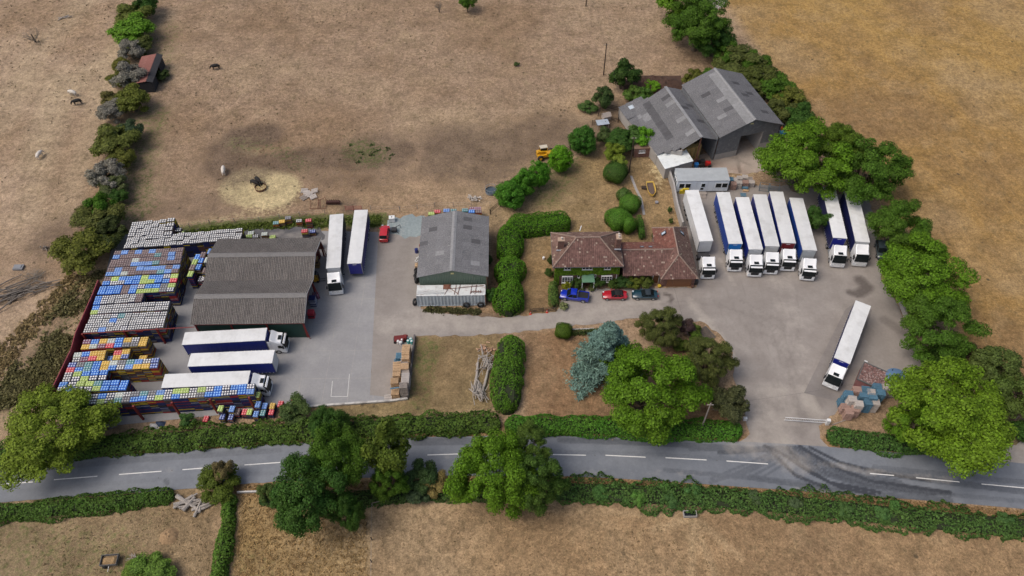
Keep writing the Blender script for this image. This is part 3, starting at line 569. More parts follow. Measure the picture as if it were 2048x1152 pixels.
# scrap line along left wall of green shed
jx = -17.3
for k, (y, z, rt) in enumerate(((89.2, .25, (0, 0, 0)), (90.0, .25, (0.1, 0, 0)), (89.4, .65, (0.2, .1, 0)), (90.7, .3, (R(70), 0, 1)), (88.6, .5, (R(75), 0, R(60))), (91.3, .25, (0, 0, 0)))):
    tyre(['flat tyre lowest in the pile by the grey shed wall', 'second flat tyre in the pile by the grey shed wall', 'tyre on top of the pile by the grey shed wall', 'tyre tilted at the back of the shed wall pile', 'tyre standing at the near end of the shed wall pile', 'single tyre lying beyond the shed wall pile'][k], jx - .2 * (k % 2), y, z, rt, .95)
b = MB(); b.box(-.5, -.4, 0, .5, .4, .8); b.tube((0, 0, .8), (.1, 0, 1.0), .3, n=8); o = b.build('scrap_crate', WOODL); o.location = (-17.4, 92.2, 0); tag(o, 'pale wooden box beside the tyres at the shed wall', 'box')
b = MB(); b.tube((-.6, -.5, .1), (.5, .6, 1.0), .05, n=5); b.tube((-.2, -.6, .1), (.8, .3, .9), .05, n=5); b.tube((-.4, 0, .5), (.5, 0, .4), .05, n=5); b.tube((-.6, -.5, .1), (-.2, -.6, .1), .05); b.tube((.5, .6, 1.0), (.8, .3, .9), .05); o = b.build('metal_frame', WHITEP); o.location = (-17.5, 94.2, 0); tag(o, 'white tubular frame leaning at the shed wall', 'frame')
b = MB(); b.tube((0, 0, 0), (0, 0, .9), .35, n=12); b.tube((0, 0, .9), (0, 0, 1.0), .2, n=10); o = b.build('barrel', M('navy_plastic', (.02, .03, .16), .4)); o.location = (-17.9, 96.0, 0); tag(o, 'dark blue barrel by the far corner of the shed', 'barrel')
b = MB(); b.tube((0, 0, 0), (0, 0, 1.1), .15, n=10); b.tube((0, 0, 1.1), (0, 0, 1.25), .06, n=8); o = b.build('gas_bottle', M('red_gas_paint', (.3, .05, .04), .5)); o.location = (-17.3, 96.9, 0); tag(o, 'reddish gas bottle beside the blue barrel', 'gas bottle')

# --- tiled roofs
def tilemat(name, c1, c2, c3):
    m, t, b = principled(name, 0.85); g_ = t.nodes.new('ShaderNodeNewGeometry'); cr = t.nodes.new('ShaderNodeValToRGB'); cr.color_ramp.interpolation = 'LINEAR'
    cr.color_ramp.elements[0].color = (*c1, 1); cr.color_ramp.elements[1].color = (*c2, 1); e = cr.color_ramp.elements.new(0.93); e.color = (*c2, 1); e = cr.color_ramp.elements.new(0.97); e.color = (*c3, 1); cr.color_ramp.elements[-1].color = (*c3, 1)
    t.links.new(g_.outputs['Random Per Island'], cr.inputs[0]); n_ = noise(t, coords(t), 0.9, 6, 0.7); c = scalecol(t, cr.outputs[0], maprange(t, n_, 0.3, 0.7, 0.72, 1.25))
    t.links.new(mixc(t, maprange(t, noise(t, coords(t), 3, 6, .75), 0.6, 0.75, 0, .4), c, (0.24, 0.19, 0.15)), b.inputs['Base Color']); return m
TILE = tilemat('clay_roof_tiles', (0.12, 0.062, 0.052), (0.195, 0.108, 0.092), (0.36, 0.28, 0.23))
TILER = tilemat('newer_red_roof_tiles', (0.145, 0.055, 0.042), (0.205, 0.088, 0.066), (0.28, 0.19, 0.15))
TILED = tilemat('dark_lichened_tiles', (0.13, 0.075, 0.06), (0.20, 0.125, 0.10), (0.36, 0.30, 0.22))
RIDGE = M('ridge_tiles', (0.27, 0.20, 0.165), 0.9, var=0.3, scale=6)
def tiles(parent, poly3, mat, tw=0.33, th=0.31, seed=0, name='roof_tiles'):
    """tile a planar slope polygon; the first edge is the eave"""
    P = [Vector(p) for p in poly3]; ex = (P[1] - P[0]).normalized(); nrm = (P[1] - P[0]).cross(P[2] - P[0]).normalized()
    if nrm.z < 0: nrm = -nrm
    ey = nrm.cross(ex); 
    if ey.z < 0: ey = -ey; 
    uv = [((p - P[0]).dot(ex), (p - P[0]).dot(ey)) for p in P]; x0 = min(a for a, _ in uv); x1 = max(a for a, _ in uv); y1 = max(b_ for _, b_ in uv)
    r = random.Random(seed); b = MB(); nyy = int(y1 / th) + 1; nxx = int((x1 - x0) / tw) + 1
    und = MB().add([p - nrm * .03 for p in P], [tuple(range(len(P)))]); 
    for j in range(nyy):
        for i in range(nxx + 1):
            off = 0; xa = x0 + i * tw + off; ya = j * th; cx_, cy_ = xa + tw / 2, ya + th / 2
            ok = False; n = len(uv); c_ = False
            for k in range(n):
                (ax, ay), (bx, by) = uv[k], uv[(k + 1) % n]
                if (ay > cy_) != (by > cy_) and cx_ < (bx - ax) * (cy_ - ay) / (by - ay) + ax: c_ = not c_
            if not c_: continue
            h0 = .055 + r.uniform(0, .012); h1 = .015; g_ = .012
            def q(x, y, h): return P[0] + ex * x + ey * y + nrm * h
            xm_ = xa + tw * .62
            vs = [q(xa + g_, ya, h0 - .02), q(xm_, ya, h0 + .02), q(xa + tw - g_, ya, h0 - .03), q(xa + g_, ya + th * 1.08, h1 - .02), q(xm_, ya + th * 1.08, h1 + .02), q(xa + tw - g_, ya + th * 1.08, h1 - .03), q(xa + g_, ya, -.02), q(xa + tw - g_, ya, -.02)]
            b.add(vs, [(0, 1, 4, 3), (1, 2, 5, 4), (6, 7, 2, 1, 0)])
    b.f += [tuple(i + len(b.v) for i in f) for f in und.f]; b.m += [0] * len(und.f); b.v += und.v
    return b.build(name, mat, parent, kind='stuff')
def ridge(parent, a, c, n=None, mat=None):
    a, c = Vector(a), Vector(c); k = max(1, int((c - a).length / .45)); b = MB()
    for i in range(k):
        p = a.lerp(c, i / k); q = a.lerp(c, (i + .97) / k); b.tube(p + Vector((0, 0, .03)), q + Vector((0, 0, .05)), .13, .14, 7)
    b.build('ridge_tiles', mat or RIDGE, parent, kind='stuff')
hs = thing('farmhouse', 'two storey farmhouse with hipped clay tile roof, two chimneys and a green ivy covered front', 'house', (13.5, 87.6, 0)); o0 = Vector(hs.location)
A_, B_, C_, D_ = fl(7.25, 87.0, 5.5), fl(19.65, 87.0, 5.5), fl(19.65, 95.4, 5.5), fl(7.25, 95.4, 5.5); R1, R2 = fl(11.5, 91.3, 8.5), fl(15.6, 91.3, 8.5)
tiles(hs, [A_, B_, R2, R1], TILE, seed=1); tiles(hs, [C_, D_, R1, R2], TILED, seed=2); tiles(hs, [D_, A_, R1], TILED, seed=3); tiles(hs, [B_, C_, R2], TILED, seed=4)
ridge(hs, R1, R2)
for p, q in ((A_, R1), (B_, R2), (C_, R2), (D_, R1)): ridge(hs, p, q)
b = MB(); b.box(7.7 - 13.5, 0, 0, 19.2 - 13.5, 7.3, 5.45); b.build('brick_wall', BRICK, hs)
b = MB()
for x0, y0, x1, y1 in ((7.2, 86.93, 19.7, 87.02), (7.2, 95.4, 19.7, 95.5), (7.15, 86.95, 7.25, 95.4), (19.65, 86.95, 19.75, 95.4)): b.box(x0 - 13.5, y0 - 87.6, 5.36, x1 - 13.5, y1 - 87.6, 5.48)
b.build('gutter', M('gutter_grey', (.12, .12, .12), .6), hs)
def chimney(x, y, z0, z1, w, d, pots):
    c = MB().box(-w / 2, -d / 2, z0, w / 2, d / 2, z1 - .25).box(-w / 2 - .06, -d / 2 - .06, z1 - .25, w / 2 + .06, d / 2 + .06, z1, 1); o = c.build('chimney', [BRICK, M('chimney_cap', (.40, .29, .22), .9, scale=5)], hs, loc=(x - 13.5, y - 87.6, 0))
    for dx, dy in pots:
        MB().tube((dx, dy, z1), (dx, dy, z1 + .35), .16, .13, 10).tube((dx, dy, z1 + .35), (dx, dy, z1 + .42), .17, n=10).build('chimney_pot', M('chimney_pot', (.55, .5, .45), .8), o)
    MB().box(-w / 2 - .25, -d / 2 - .28, z0 + .9, w / 2 + .1, -d / 2 - .02, z0 + 1.0).build('lead_flashing', M('lead', (.30, .33, .37), .5), o)
chimney(8.75, 90.6, 5.6, 8.9, 1.1, .75, ((.1, 0),)); chimney(18.9, 90.9, 5.6, 9.1, .85, 1.25, ((0, .3), (0, -.25)))
FRAME = M('white_window_frame', (.72, .73, .74), .5, var=.05)
def window(parent, x, z, w, h, cols, rows, y=-.02, name='window', sill=True, out=0.0):
    f = MB(); y1 = y - .06 - out; t_ = .07
    f.box(x - w / 2, y1, z, x - w / 2 + t_, y, z + h); f.box(x + w / 2 - t_, y1, z, x + w / 2, y, z + h); f.box(x - w / 2 + t_, y1, z, x + w / 2 - t_, y, z + t_); f.box(x - w / 2 + t_, y1, z + h - t_, x + w / 2 - t_, y, z + h)
    for i in range(1, cols): xx = x - w / 2 + w * i / cols; f.box(xx - .04, y1 + .005, z + t_, xx + .04, y, z + h - t_)
    for j in range(1, rows): zz = z + h * j / rows; f.box(x - w / 2 + t_, y1 + .01, zz - .025, x + w / 2 - t_, y, zz + .025)
    o = f.build(name, FRAME, parent); MB().box(x - w / 2 + .03, y1 + .03, z + .03, x + w / 2 - .03, y1 + .04, z + h - .03).build('pane', GLASS, o)
    if sill: MB().box(x - w / 2 - .08, y1 - .1, z - .08, x + w / 2 + .08, y1 + .02, z - .005).build('sill', FRAME, o)
for u, w in ((1135, 1.15), (1175, 1.8), (1215.5, 1.15)):
    x = W(u, 537.5, 4.8)[0]; window(hs, x - 13.5, 4.3, w, 1.0, 2 if w < 1.5 else 3, 2, y=-.12)
for u in (1134.5, 1213):
    x = W(u, 555.8, 1.9)[0]; window(hs, x - 13.5, 1.05, 1.95, 1.55, 4, 3, y=-.12, out=.25)
for u in (1157, 1190.5):
    x = W(u, 552, 2.4)[0]; window(hs, x - 13.5, 2.0, .38, .7, 1, 1)
# ivy
def leaves_surface(name, pts, nrms, size, mat, jitter=0.5, parent=None, seed=0, color=(.1, .2, .02), kind=None, flat=0.0, asp=0.7):
    r = np.random.default_rng(seed); n = len(pts); nr = nrms + r.normal(0, jitter, (n, 3)); nr /= np.linalg.norm(nr, axis=1)[:, None] + 1e-9
    a = r.normal(0, 1, (n, 3)); a -= (a * nr).sum(1)[:, None] * nr; a /= np.linalg.norm(a, axis=1)[:, None] + 1e-9; b_ = np.cross(nr, a)
    s = (size * r.uniform(.55, 1.4, n))[:, None]; q = asp
    V = np.stack([pts - a * s, pts - b_ * s * q, pts + a * s, pts + b_ * s * q], 1).reshape(-1, 3); Fq = np.arange(n * 4).reshape(-1, 4)
    me = npmesh(name, V, Fq, mat); return me
r_ = np.random.default_rng(3); n = 9000; px_ = r_.uniform(-5.85, 5.65, n); pz_ = r_.uniform(2.65, 5.35, n); py_ = -.05 - r_.uniform(0, .22, n) * (0.5 + vnoise(px_, pz_, .6, 5)); keep = (pz_ > 2.9 + .35 * np.sin(px_ * 1.7) * vnoise(px_, px_ * 0, .8, 9))
for u, w in ((1135, 1.15), (1175, 1.8), (1215.5, 1.15)):
    x = W(u, 537.5, 4.8)[0] - 13.5; keep &= ~((np.abs(px_ - x) < w / 2 + .03) & (pz_ > 4.22) & (pz_ < 5.36))
ivp = np.stack([px_, py_, pz_], 1)[keep]; ime = leaves_surface('ivy', ivp, np.tile([0, -.85, .5], (len(ivp), 1)), .09, LEAF, .45, seed=4)
put('ivy', ime, hs, color=(.11, .21, .015), kind='stuff')
px_ = r_.uniform(-5.9, -4.7, 2200); pz_ = r_.uniform(0, 5.3, 2200); ivp = np.stack([px_, -.03 - r_.uniform(0, .15, 2200), pz_], 1); ivp = ivp[(px_ < -5.0)]; put('ivy', leaves_surface('ivy', ivp, np.tile([0, -.9, .4], (len(ivp), 1)), .09, LEAF, .45, seed=6), hs, color=(.09, .17, .015), kind='stuff')
# porch
x = W(1174.5, 560, 1)[0] - 13.5
po = MB(); po.add([(x - 1.15, -1.5, 2.35), (x + 1.15, -1.5, 2.35), (x + 1.0, -.05, 2.95), (x - 1.0, -.05, 2.95), (x - 1.15, -1.5, 2.25), (x + 1.15, -1.5, 2.25), (x + 1.15, -.05, 2.25), (x - 1.15, -.05, 2.25)], [(0, 1, 2, 3), (4, 5, 1, 0), (5, 6, 2, 1), (7, 4, 0, 3), (7, 6, 5, 4)]); po.build('porch_roof', M('green_copper', (.09, .22, .13), .6, dirt=(.25, .27, .2), scale=3), hs)
for dx in (-1.05, 1.05): MB().box(x + dx - .07, -1.45, 0, x + dx + .07, -1.31, 2.25).build('porch_post', WHITEP, hs)
for dx in (-1.05, 1.05): MB().box(x + dx - .05, -1.3, .9, x + dx + .05, -.1, 2.2).build('porch_side', WHITEP, hs)
BROWN = M('brown_door_paint', (.14, .055, .025), .55, var=.15, scale=3)
o = MB().box(x - .5, -.1, .05, x + .5, -.03, 2.1).build('front_door', BROWN, hs); MB().box(x + .33, -.16, 1.0, x + .39, -.1, 1.1).build('handle', STEEL, o)
MB().box(5.25, -.15, 0, 5.35, -.05, 5.4).build('downpipe', WHITEP, hs)
# --- link building and garage wing
lk = thing('house_extension', 'low tiled link building with two square skylights between farmhouse and garage', 'house extension', (24, 87.8, 0)); o0 = Vector(lk.location)
e0, e1, b0, b1, r0, r1 = fl(19.85, 87.15, 2.75), fl(27.4, 87.15, 2.75), fl(19.85, 95.1, 2.95), fl(27, 95.1, 2.95), fl(19.85, 91.0, 5.4), fl(29.6, 91.0, 5.4)
tiles(lk, [e0, e1, fl(29.6, 91.0, 5.4), r0], TILE, seed=5); tiles(lk, [fl(26.6, 95.1, 2.95), b0, r0, fl(29.6, 91.0, 5.4)], TILER, seed=6); ridge(lk, r0, r1)
MB().box(-4.1, 0, 0, 2.6, 6.9, 2.7).build('brick_wall', BRICK, lk)
lead = M('lead', (.3, .33, .37)); SKY = M('skylight_glass', (.45, .55, .65), .1, var=.05, coat=.5)
def skylight(parent, u, v, zc, nrm, up_, w=.6, h=.95):
    c = Vector((*W(u, v, zc), zc)) - Vector(parent.location); nrm = Vector(nrm).normalized(); up_ = Vector(up_).normalized(); ex = up_.cross(nrm)
    m4 = Matrix((ex, up_, nrm)).transposed().to_4x4(); m4.translation = c
    f = MB().box(-w / 2 - .1, -h / 2 - .1, -.02, w / 2 + .1, -h / 2, .14).box(-w / 2 - .1, h / 2, -.02, w / 2 + .1, h / 2 + .1, .14).box(-w / 2 - .1, -h / 2, -.02, -w / 2, h / 2, .14).box(w / 2, -h / 2, -.02, w / 2 + .1, h / 2, .14)
    o = put('skylight', f.mesh('skylight', M('skylight_frame', (.06, .07, .09), .5)), parent, mw=m4); MB().box(-w / 2, -h / 2, .02, w / 2, h / 2, .1).build('pane', SKY, o)
sln = (0, -(5.4 - 2.75), 3.85); slu = (0, 3.85, 2.65)
skylight(lk, 1289, 516.5, 4.35, sln, slu); skylight(lk, 1306.6, 516.5, 4.35, sln, slu)
skylight(lk, 1284, 494, 4.6, (0, .6, 1), (0, -1, .6), .5, .5); skylight(lk, 1301, 494, 4.6, (0, .6, 1), (0, -1, .6), .5, .5)
xd = W(1311.5, 559, 1)[0] - 24; o = MB().box(xd - .5, -.08, 0, xd + .5, -.02, 2.05).build('back_door', BROWN, lk); MB().box(xd - .62, -.06, 0, xd - .5, -.01, 2.15).box(xd + .5, -.06, 0, xd + .62, -.01, 2.15).build('door_frame', FRAME, o)
gw = thing('garage_wing', 'garage wing with steep hipped tile roof and wide brown garage door', 'garage', (29.8, 86.9, 0)); o0 = Vector(gw.location)
g0, g1, g2, g3_ = fl(26.5, 86.2, 2.75), fl(33.2, 86.2, 2.75), fl(33.0, 98.7, 2.95), fl(26.5, 98.7, 2.95); t0, t1 = fl(29.6, 89.1, 6.0), fl(29.6, 95.8, 6.0)
tiles(gw, [g0, g1, t0], TILE, seed=7); tiles(gw, [g1, g2, t1, t0], TILED, seed=8); tiles(gw, [g2, g3_, t1], TILE, seed=9)
tiles(gw, [g3_, fl(26.5, 92.2, 2.85), fl(29.6, 91.2, 6.0), t1], TILER, seed=10); tiles(gw, [fl(26.5, 92.2, 2.85), g0, t0, fl(29.6, 91.2, 6.0)], TILE, seed=11)
ridge(gw, t0, t1); 
for p, q in ((g0, t0), (g1, t0), (g2, t1), (g3_, t1)): ridge(gw, p, q)
MB().box(-3.0, 0, 0, 3.1, 11.5, 2.7).build('brick_wall', BRICK, gw)
gx0, gx1 = W(1331.6, 571)[0] - 29.8, W(1380.3, 571)[0] - 29.8
gd = MB()
for k in range(5): gd.box(gx0, -.1, .05 + k * .43, gx1, -.03, .05 + k * .43 + .41)
gd.build('garage_door', M('tan_garage_door', (.23, .10, .045), .5, var=.08), gw)
skylight(gw, 1327.6, 466.5, 4.8, (-1, 0, .95), (.95, 0, 1), .5, .8); skylight(gw, 1363.5, 466, 4.6, (1, 0, 1), (-1, 0, 1), .5, .8)
# --- site cabin
cb = thing('site_cabin', 'long white portable office cabin with flat grey roof behind the parked lorries', 'cabin', (38.4, 111.25, 0)); o0 = Vector(cb.location)
CWH = M('cabin_white', (.66, .72, .78), .5, var=.04, scale=1, dirt=(.45, .5, .52), dirtamt=.3)
MB().box(-5.15, 0, .35, 5.15, 3.7, 3.1).build('cabin_wall', CWH, cb); MB().box(-5.22, -.06, 3.1, 5.22, 3.78, 3.2).build('cabin_roof', M('grey_felt_roof', (.36, .39, .41), .85, var=.12, scale=.8, dirt=(.5, .52, .53), dscale=.5), cb)
for k in range(4): MB().box(-4.5 + k * 2.9, .1, 0, -4.2 + k * 2.9, 3.5, .35).build('support_block', CONCB, cb)
for k in range(9): MB().box(-5.15 + 1.14 * k + 0.5, -.02, .4, -5.15 + 1.14 * k + .52, 0, 3.05).build('panel_joint', M('joint_grey', (.4, .44, .48)), cb)
for u0, u1 in ((1358.6, 1368), (1371, 1380.6), (1431.5, 1442.5), (1444.5, 1454.5)):
    xa, xb = W(u0, 369, 2)[0] - 38.4, W(u1, 369, 2)[0] - 38.4; f = MB().box(xa - .08, -.05, 1.3, xb + .08, 0, 2.5).build('window', FRAME, cb); MB().box(xa, -.07, 1.38, xb, -.05, 2.42).build('pane', GLASS, f)
xa = W(1406, 369, 2)[0] - 38.4; f = MB().box(xa - .5, -.05, .4, xa + .5, 0, 2.55).build('door', CWH, cb); MB().box(xa - .38, -.08, .8, xa + .2, -.05, 1.3).box(xa - .3, -.08, 1.55, xa + .38, -.05, 2.4).build('pane', GLASS, f); MB().box(xa + .4, -.12, 1.35, xa + .45, -.05, 1.5).build('handle', STEEL, f)
for y in (.6, 1.5, 2.6):
    f = MB().box(-5.2, y, 1.3, -5.15, y + .6, 2.5).build('window', FRAME, cb); MB().box(-5.22, y + .06, 1.38, -5.2, y + .54, 2.42).build('pane', GLASS, f)
b = MB(); b.box(-.9, -.8, .3, .9, 0, .4); 
for k in range(3): b.box(-.7, -1.1 - .3 * k, .0, .7, -.8 - .3 * k, .3 - .1 * k)
o = b.build('wooden_steps', WOODG); o.location = (38.4 + xa, 111.1, 0); tag(o, 'grey wooden steps up to the cabin door', 'steps')
# --- farm barns (long axis runs up and right)
bn = thing('big_barn', 'tall grey barn with corrugated gable and wide open doorway facing the yard', 'barn', (49.7, 122.2, 0)); o0 = Vector(bn.location)
Fl, Fr, Fm = E3(42.6, 120.4, 6.4), E3(56.4, 124.3, 6.4), E3(49.55, 122.2, 9.4); ax = Vector((-5.0, 17.9, 0)); 
Bl, Br, Bm = Fl + ax, Fr + ax, Fm + ax
sheets(bn, 'roof_sheet', Bl - o0, Fl - o0, Bm - o0, 17, 4, ASG, 0.15, 0.03, odd={(5, 1): ASD, (11, 2): ASD, **{(i, 3): ASGL for i in range(1, 17)}, (8, 2): ASGL, (12, 1): ASGL})
sheets(bn, 'roof_sheet', Fr - o0, Br - o0, Fm - o0, 17, 4, ASG, 0.15, 0.03, odd={(8, 2): ASD, (12, 2): ASD, (3, 1): ASD, (9, 1): ASD})
ridge_ = MB(); d_ = (Fr - Fl).normalized(); ridge_.add([Fm - d_ * .4 - o0 - Vector((0, 0, .08)), Fm + d_ * .4 - o0 - Vector((0, 0, .08)), Bm + d_ * .4 - o0 - Vector((0, 0, .08)), Bm - d_ * .4 - o0 - Vector((0, 0, .08)), Fm - o0 + Vector((0, 0, .16)), Bm - o0 + Vector((0, 0, .16))], [(0, 4, 5, 3), (4, 1, 2, 5)]); ridge_.build('ridge_cap', ASGL, bn)
def wallpanel(parent, a, c, z0, z1a, z1b, mat, th=.12, name='wall', inset=0):
    a = Vector((a.x, a.y, 0)) - o0; c = Vector((c.x, c.y, 0)) - o0; a.z = c.z = 0; d = (c - a).normalized(); n_ = Vector((-d.y, d.x, 0)) * th
    V = [a + Vector((0, 0, z0)), c + Vector((0, 0, z0)), c + Vector((0, 0, z1b)), a + Vector((0, 0, z1a))]; V += [p + n_ for p in V]
    MB().add(V, [(0, 1, 2, 3), (7, 6, 5, 4), (0, 4, 5, 1), (1, 5, 6, 2), (2, 6, 7, 3), (3, 7, 4, 0)]).build(name, mat, parent)
DKC = M('dark_grey_cladding', (.14, .15, .165), .8, var=.2, scale=2, dirt=(.3, .31, .31), dirtamt=.5, dscale=1.5)
w_ = Fr - Fl; f1 = Fl + w_ * .02; dl = Fl + w_ * .37; dr = Fl + w_ * .73; f2 = Fr - w_ * .02; inn = ax.normalized() * .5
for p in (): pass
F0 = f1 + inn; DL = dl + inn; DR = dr + inn; F3 = f2 + inn; FMm = Fm + inn
zl = 6.3 + 3 * .72; wallpanel(bn, F0, DL, 1.5, 6.3, 8.4, DKC); wallpanel(bn, F0, DL, 0, 1.5, 1.5, CONCB, .25, 'block_wall'); wallpanel(bn, DR, F3, 2.0, 7.9, 6.3, DKC); wallpanel(bn, DR, F3, 0, 2.0, 2.0, CONCB, .25, 'block_wall')
wallpanel(bn, DL, FMm, 5.2, 8.4, 9.2, DKC); wallpanel(bn, FMm, DR, 5.2, 9.2, 7.9, DKC)
wallpanel(bn, Fr + inn, Br - inn, 2, 6.2, 6.2, DKC, -.12); wallpanel(bn, Fr + inn, Br - inn, 0, 2, 2, CONCB, -.25, 'block_wall'); wallpanel(bn, Bl - inn, Fl + inn, 0, 6.2, 6.2, DKC, -.12); wallpanel(bn, Bl - inn, Br - inn, 0, 6.2, 6.2, DKC)
q = MB(); c_ = FMm - o0; q.box(c_.x - .5, c_.y - .12, 8.0, c_.x + .1, c_.y - .04, 8.3); q.build('vent', M('warm_lamp_lens'), bn)
wallpanel(bn, DR, DR + ax * .5, 0, 5.2, 5.2, CONCB, .2, 'inner_wall')
mbn = thing('middle_barn', 'lower grey barn joined to the left of the big barn with bales inside', 'barn', (38.5, 119.8, 0)); o0 = Vector(mbn.location)
Ml, Mr, Mm = E3(35.0, 118.6, 5.0), E3(42.7, 121.2, 5.2), E3(38.6, 119.5, 7.3); ax2 = Vector((-4.9, 17.0, 0))
sheets(mbn, 'roof_sheet', Ml + ax2 - o0, Ml - o0, Mm + ax2 - o0, 16, 2, ASG, 0.15, 0.03, odd={**{(i, 1): ASGL for i in (4, 9, 13)}, (2, 1): ASD})
sheets(mbn, 'roof_sheet', Mr - o0, Mr + ax2 - o0, Mm - o0, 16, 2, ASG, 0.15, 0.03, odd={(5, 0): ASD, (9, 1): ASD, (10, 0): ASD})
b = MB()
for i in range(15): p = Mm + ax2 * (i / 15 + .01) - o0; b.box(p.x - .33, p.y - .08, 7.26, p.x + .33, p.y + 1.12, 7.36 + .012 * (i % 2), 0, Matrix.Translation((p.x, p.y, 0)) @ Matrix.Rotation(math.atan2(4.9, 17.0), 4, 'Z') @ Matrix.Translation((-p.x, -p.y, 0)))
b.build('ridge_cap', ASGL, mbn)
sheets(mbn, 'roof_sheet', E3(30.2, 119.6, 3.0) + ax2 * .98 - o0, E3(30.2, 119.6, 3.0) - o0, Ml + ax2 - o0, 15, 3, ASG, 0.15, 0.03, odd={**{(i, 2): ASD for i in range(1, 12)}, (4, 1): ASGL, (5, 1): ASGL, (4, 0): ASGL})
for p in (Ml, Mm, Mr): MB().box(-.12, -.12, 0, .12, .12, p.z - .1).build('post', RUST, mbn, loc=(p.x - o0.x, p.y - o0.y + .3, 0))
b = MB(); b.tube(Ml - o0 + Vector((0, .3, -.1)), Mm - o0 + Vector((0, .3, -.1)), .1, n=4); b.tube(Mr - o0 + Vector((0, .3, -.1)), Mm - o0 + Vector((0, .3, -.1)), .1, n=4); b.build('truss', CONCB, mbn)
wallpanel(mbn, Ml + Vector((.2, .5, 0)), E3(39.3, 120.0, 0), 0, 1.2, 1.2, BRICK, .2, 'dwarf_wall'); wallpanel(mbn, E3(30.6, 120.3, 0), Ml, 0, 2.9, 4.8, CONCB, .2); wallpanel(mbn, E3(30.4, 119.8, 0) + ax2 * .95, E3(30.4, 119.8, 0), 0, 2.9, 2.9, CONCB, -.2); wallpanel(mbn, E3(30.4, 119.8, 0) + ax2 * .95, Mr + ax2 * .97, 0, 2.9, 5.0, CONCB, .2)
BALE = M('straw_bale', (.42, .29, .11), .95, var=.3, scale=4, bmp=.6)
bm_ = MB()
for k in range(12):
    a0, a1 = 2 * math.pi * k / 12, 2 * math.pi * (k + 1) / 12
for i in range(4):
    for j in range(3):
        p = E3(35.6 + i * 1.15, 120.6 + i * .35, 0)
        b = MB(); b.tube((0, 0, 0), (0, 0, 1.2), .62, n=14); o = b.build('straw_bale', BALE, None, smooth=True); o.location = (p.x, p.y, j * 1.2 + (.1 if j else 0)); tag(o, ['bottom', 'middle', 'top'][j] + ' round straw bale in the ' + ['leftmost', 'second', 'third', 'rightmost'][i] + ' column under the middle barn', 'bale', 'round bales stacked under the middle barn')
lb = thing('low_outbuilding', 'low grey roofed outbuilding with one pale skylight at the left end of the barns', 'outbuilding', (25, 133, 0)); o0 = Vector(lb.location)
q0, q1, q2, q3 = E3(23.9, 135.3, 2.9), E3(25.4, 131.0, 2.9), E3(30.4, 132.0, 4.1), E3(28.9, 137.6, 4.1)
sheets(lb, 'roof_sheet', q0 - o0, q1 - o0, q3 - o0 - (q0 - o0) + (q0 - o0), 4, 3, ASG, .15, .03, odd={(1, 1): M('clear_roof_sheet', (.55, .62, .68), .4)})
sheets(lb, 'roof_sheet', E3(25.5, 131.0, 2.9) - o0, E3(30.4, 119.6, 2.9) - o0, E3(30.4, 132.5, 4.0) - o0, 10, 2, ASG, .15, .03)
wallpanel(lb, q0 + Vector((.3, 0, 0)), q1 + Vector((.3, 0, 0)), 0, 2.8, 2.8, CONCB, .15); wallpanel(lb, q1 + Vector((.3, 0, 0)), E3(30.2, 120, 0), 0, 2.7, 2.7, CONCB, .15); wallpanel(lb, q0 + Vector((.2, 0, 0)), q3, 0, 2.8, 3.9, CONCB, .15)
wr = thing('lean_to', 'lean to with bright white sheet roof in front of the barns', 'lean-to', (31, 113.6, 0)); o0 = Vector(wr.location)
WSH = M('white_roof_sheet', (.70, .74, .74), .6, var=.04, scale=1, dirt=(.25, .27, .22), dirtamt=.5, dscale=.6, world=True)
sheets(wr, 'roof_sheet', E3(30.0, 120.3, 2.8) - o0, E3(31.3, 115.2, 2.8) - o0, E3(35.8, 121.9, 3.5) - o0, 6, 2, WSH, .25, .02)
wallpanel(wr, E3(30.2, 120.2, 0), E3(31.4, 115.4, 0), 0, 2.7, 2.7, CONCB, .15); wallpanel(wr, E3(35.8, 121.7, 0), E3(37.0, 117.0, 0), 0, 3.4, 3.4, CONCB, .15); wallpanel(wr, E3(31.4, 115.5, 0), E3(36.9, 117.0, 0), 0, 2.7, 3.3, CONCB, .15)
bs = thing('brick_outhouse', 'small brick outhouse with flat brown roof and a small window among the shrubs', 'outhouse', (*W(1286, 314), 0), R(3)); o0 = Vector(bs.location)
MB().box(-2, 0, 0, 1.6, 2.6, 2.3).build('brick_wall', BRICK, bs); MB().box(-2.1, -.1, 2.3, 1.7, 2.7, 2.42).build('flat_roof', M('brown_felt', (.20, .13, .09), .9, var=.2), bs)
window(bs, -.4, 1.2, 1.3, .75, 4, 2)
# --- field shelter upper left
fs = thing('field_shelter', 'field shelter with rust red tin roof and black walls in the left hedgerow', 'shelter', (*W(292, 185), 0), R(4)); o0 = Vector(fs.location)
TIN = M('rust_red_tin', (.22, .085, .07), .8, var=.2, scale=1.5, dirt=(.30, .17, .14), rnd=.06); BLK = M('black_boarding', (.03, .032, .038), .9, var=.3, scale=3)
MB().box(-2.2, 0, 0, 2.2, .12, 2.6).build('end_wall', BLK, fs); MB().box(-2.2, 10.6, 0, 2.2, 10.72, 2.6).build('end_wall', BLK, fs); MB().box(-2.2, .12, 0, -2.08, 10.6, 2.4).build('side_wall', BLK, fs); MB().box(2.08, 7, 0, 2.2, 10.6, 2.6).build('side_wall', BLK, fs); MB().box(2.08, .12, 0, 2.2, 3.4, 2.6).build('side_wall', BLK, fs)
sheets(fs, 'roof_sheet', (-2.4, 10.9, 2.5), (-2.4, -.2, 2.5), (1.2, 10.9, 3.1), 9, 1, TIN, .2, .025); sheets(fs, 'roof_sheet', (2.5, -.2, 2.7), (2.5, 10.9, 2.7), (1.2, -.2, 3.1), 9, 1, BLK, .2, .025)
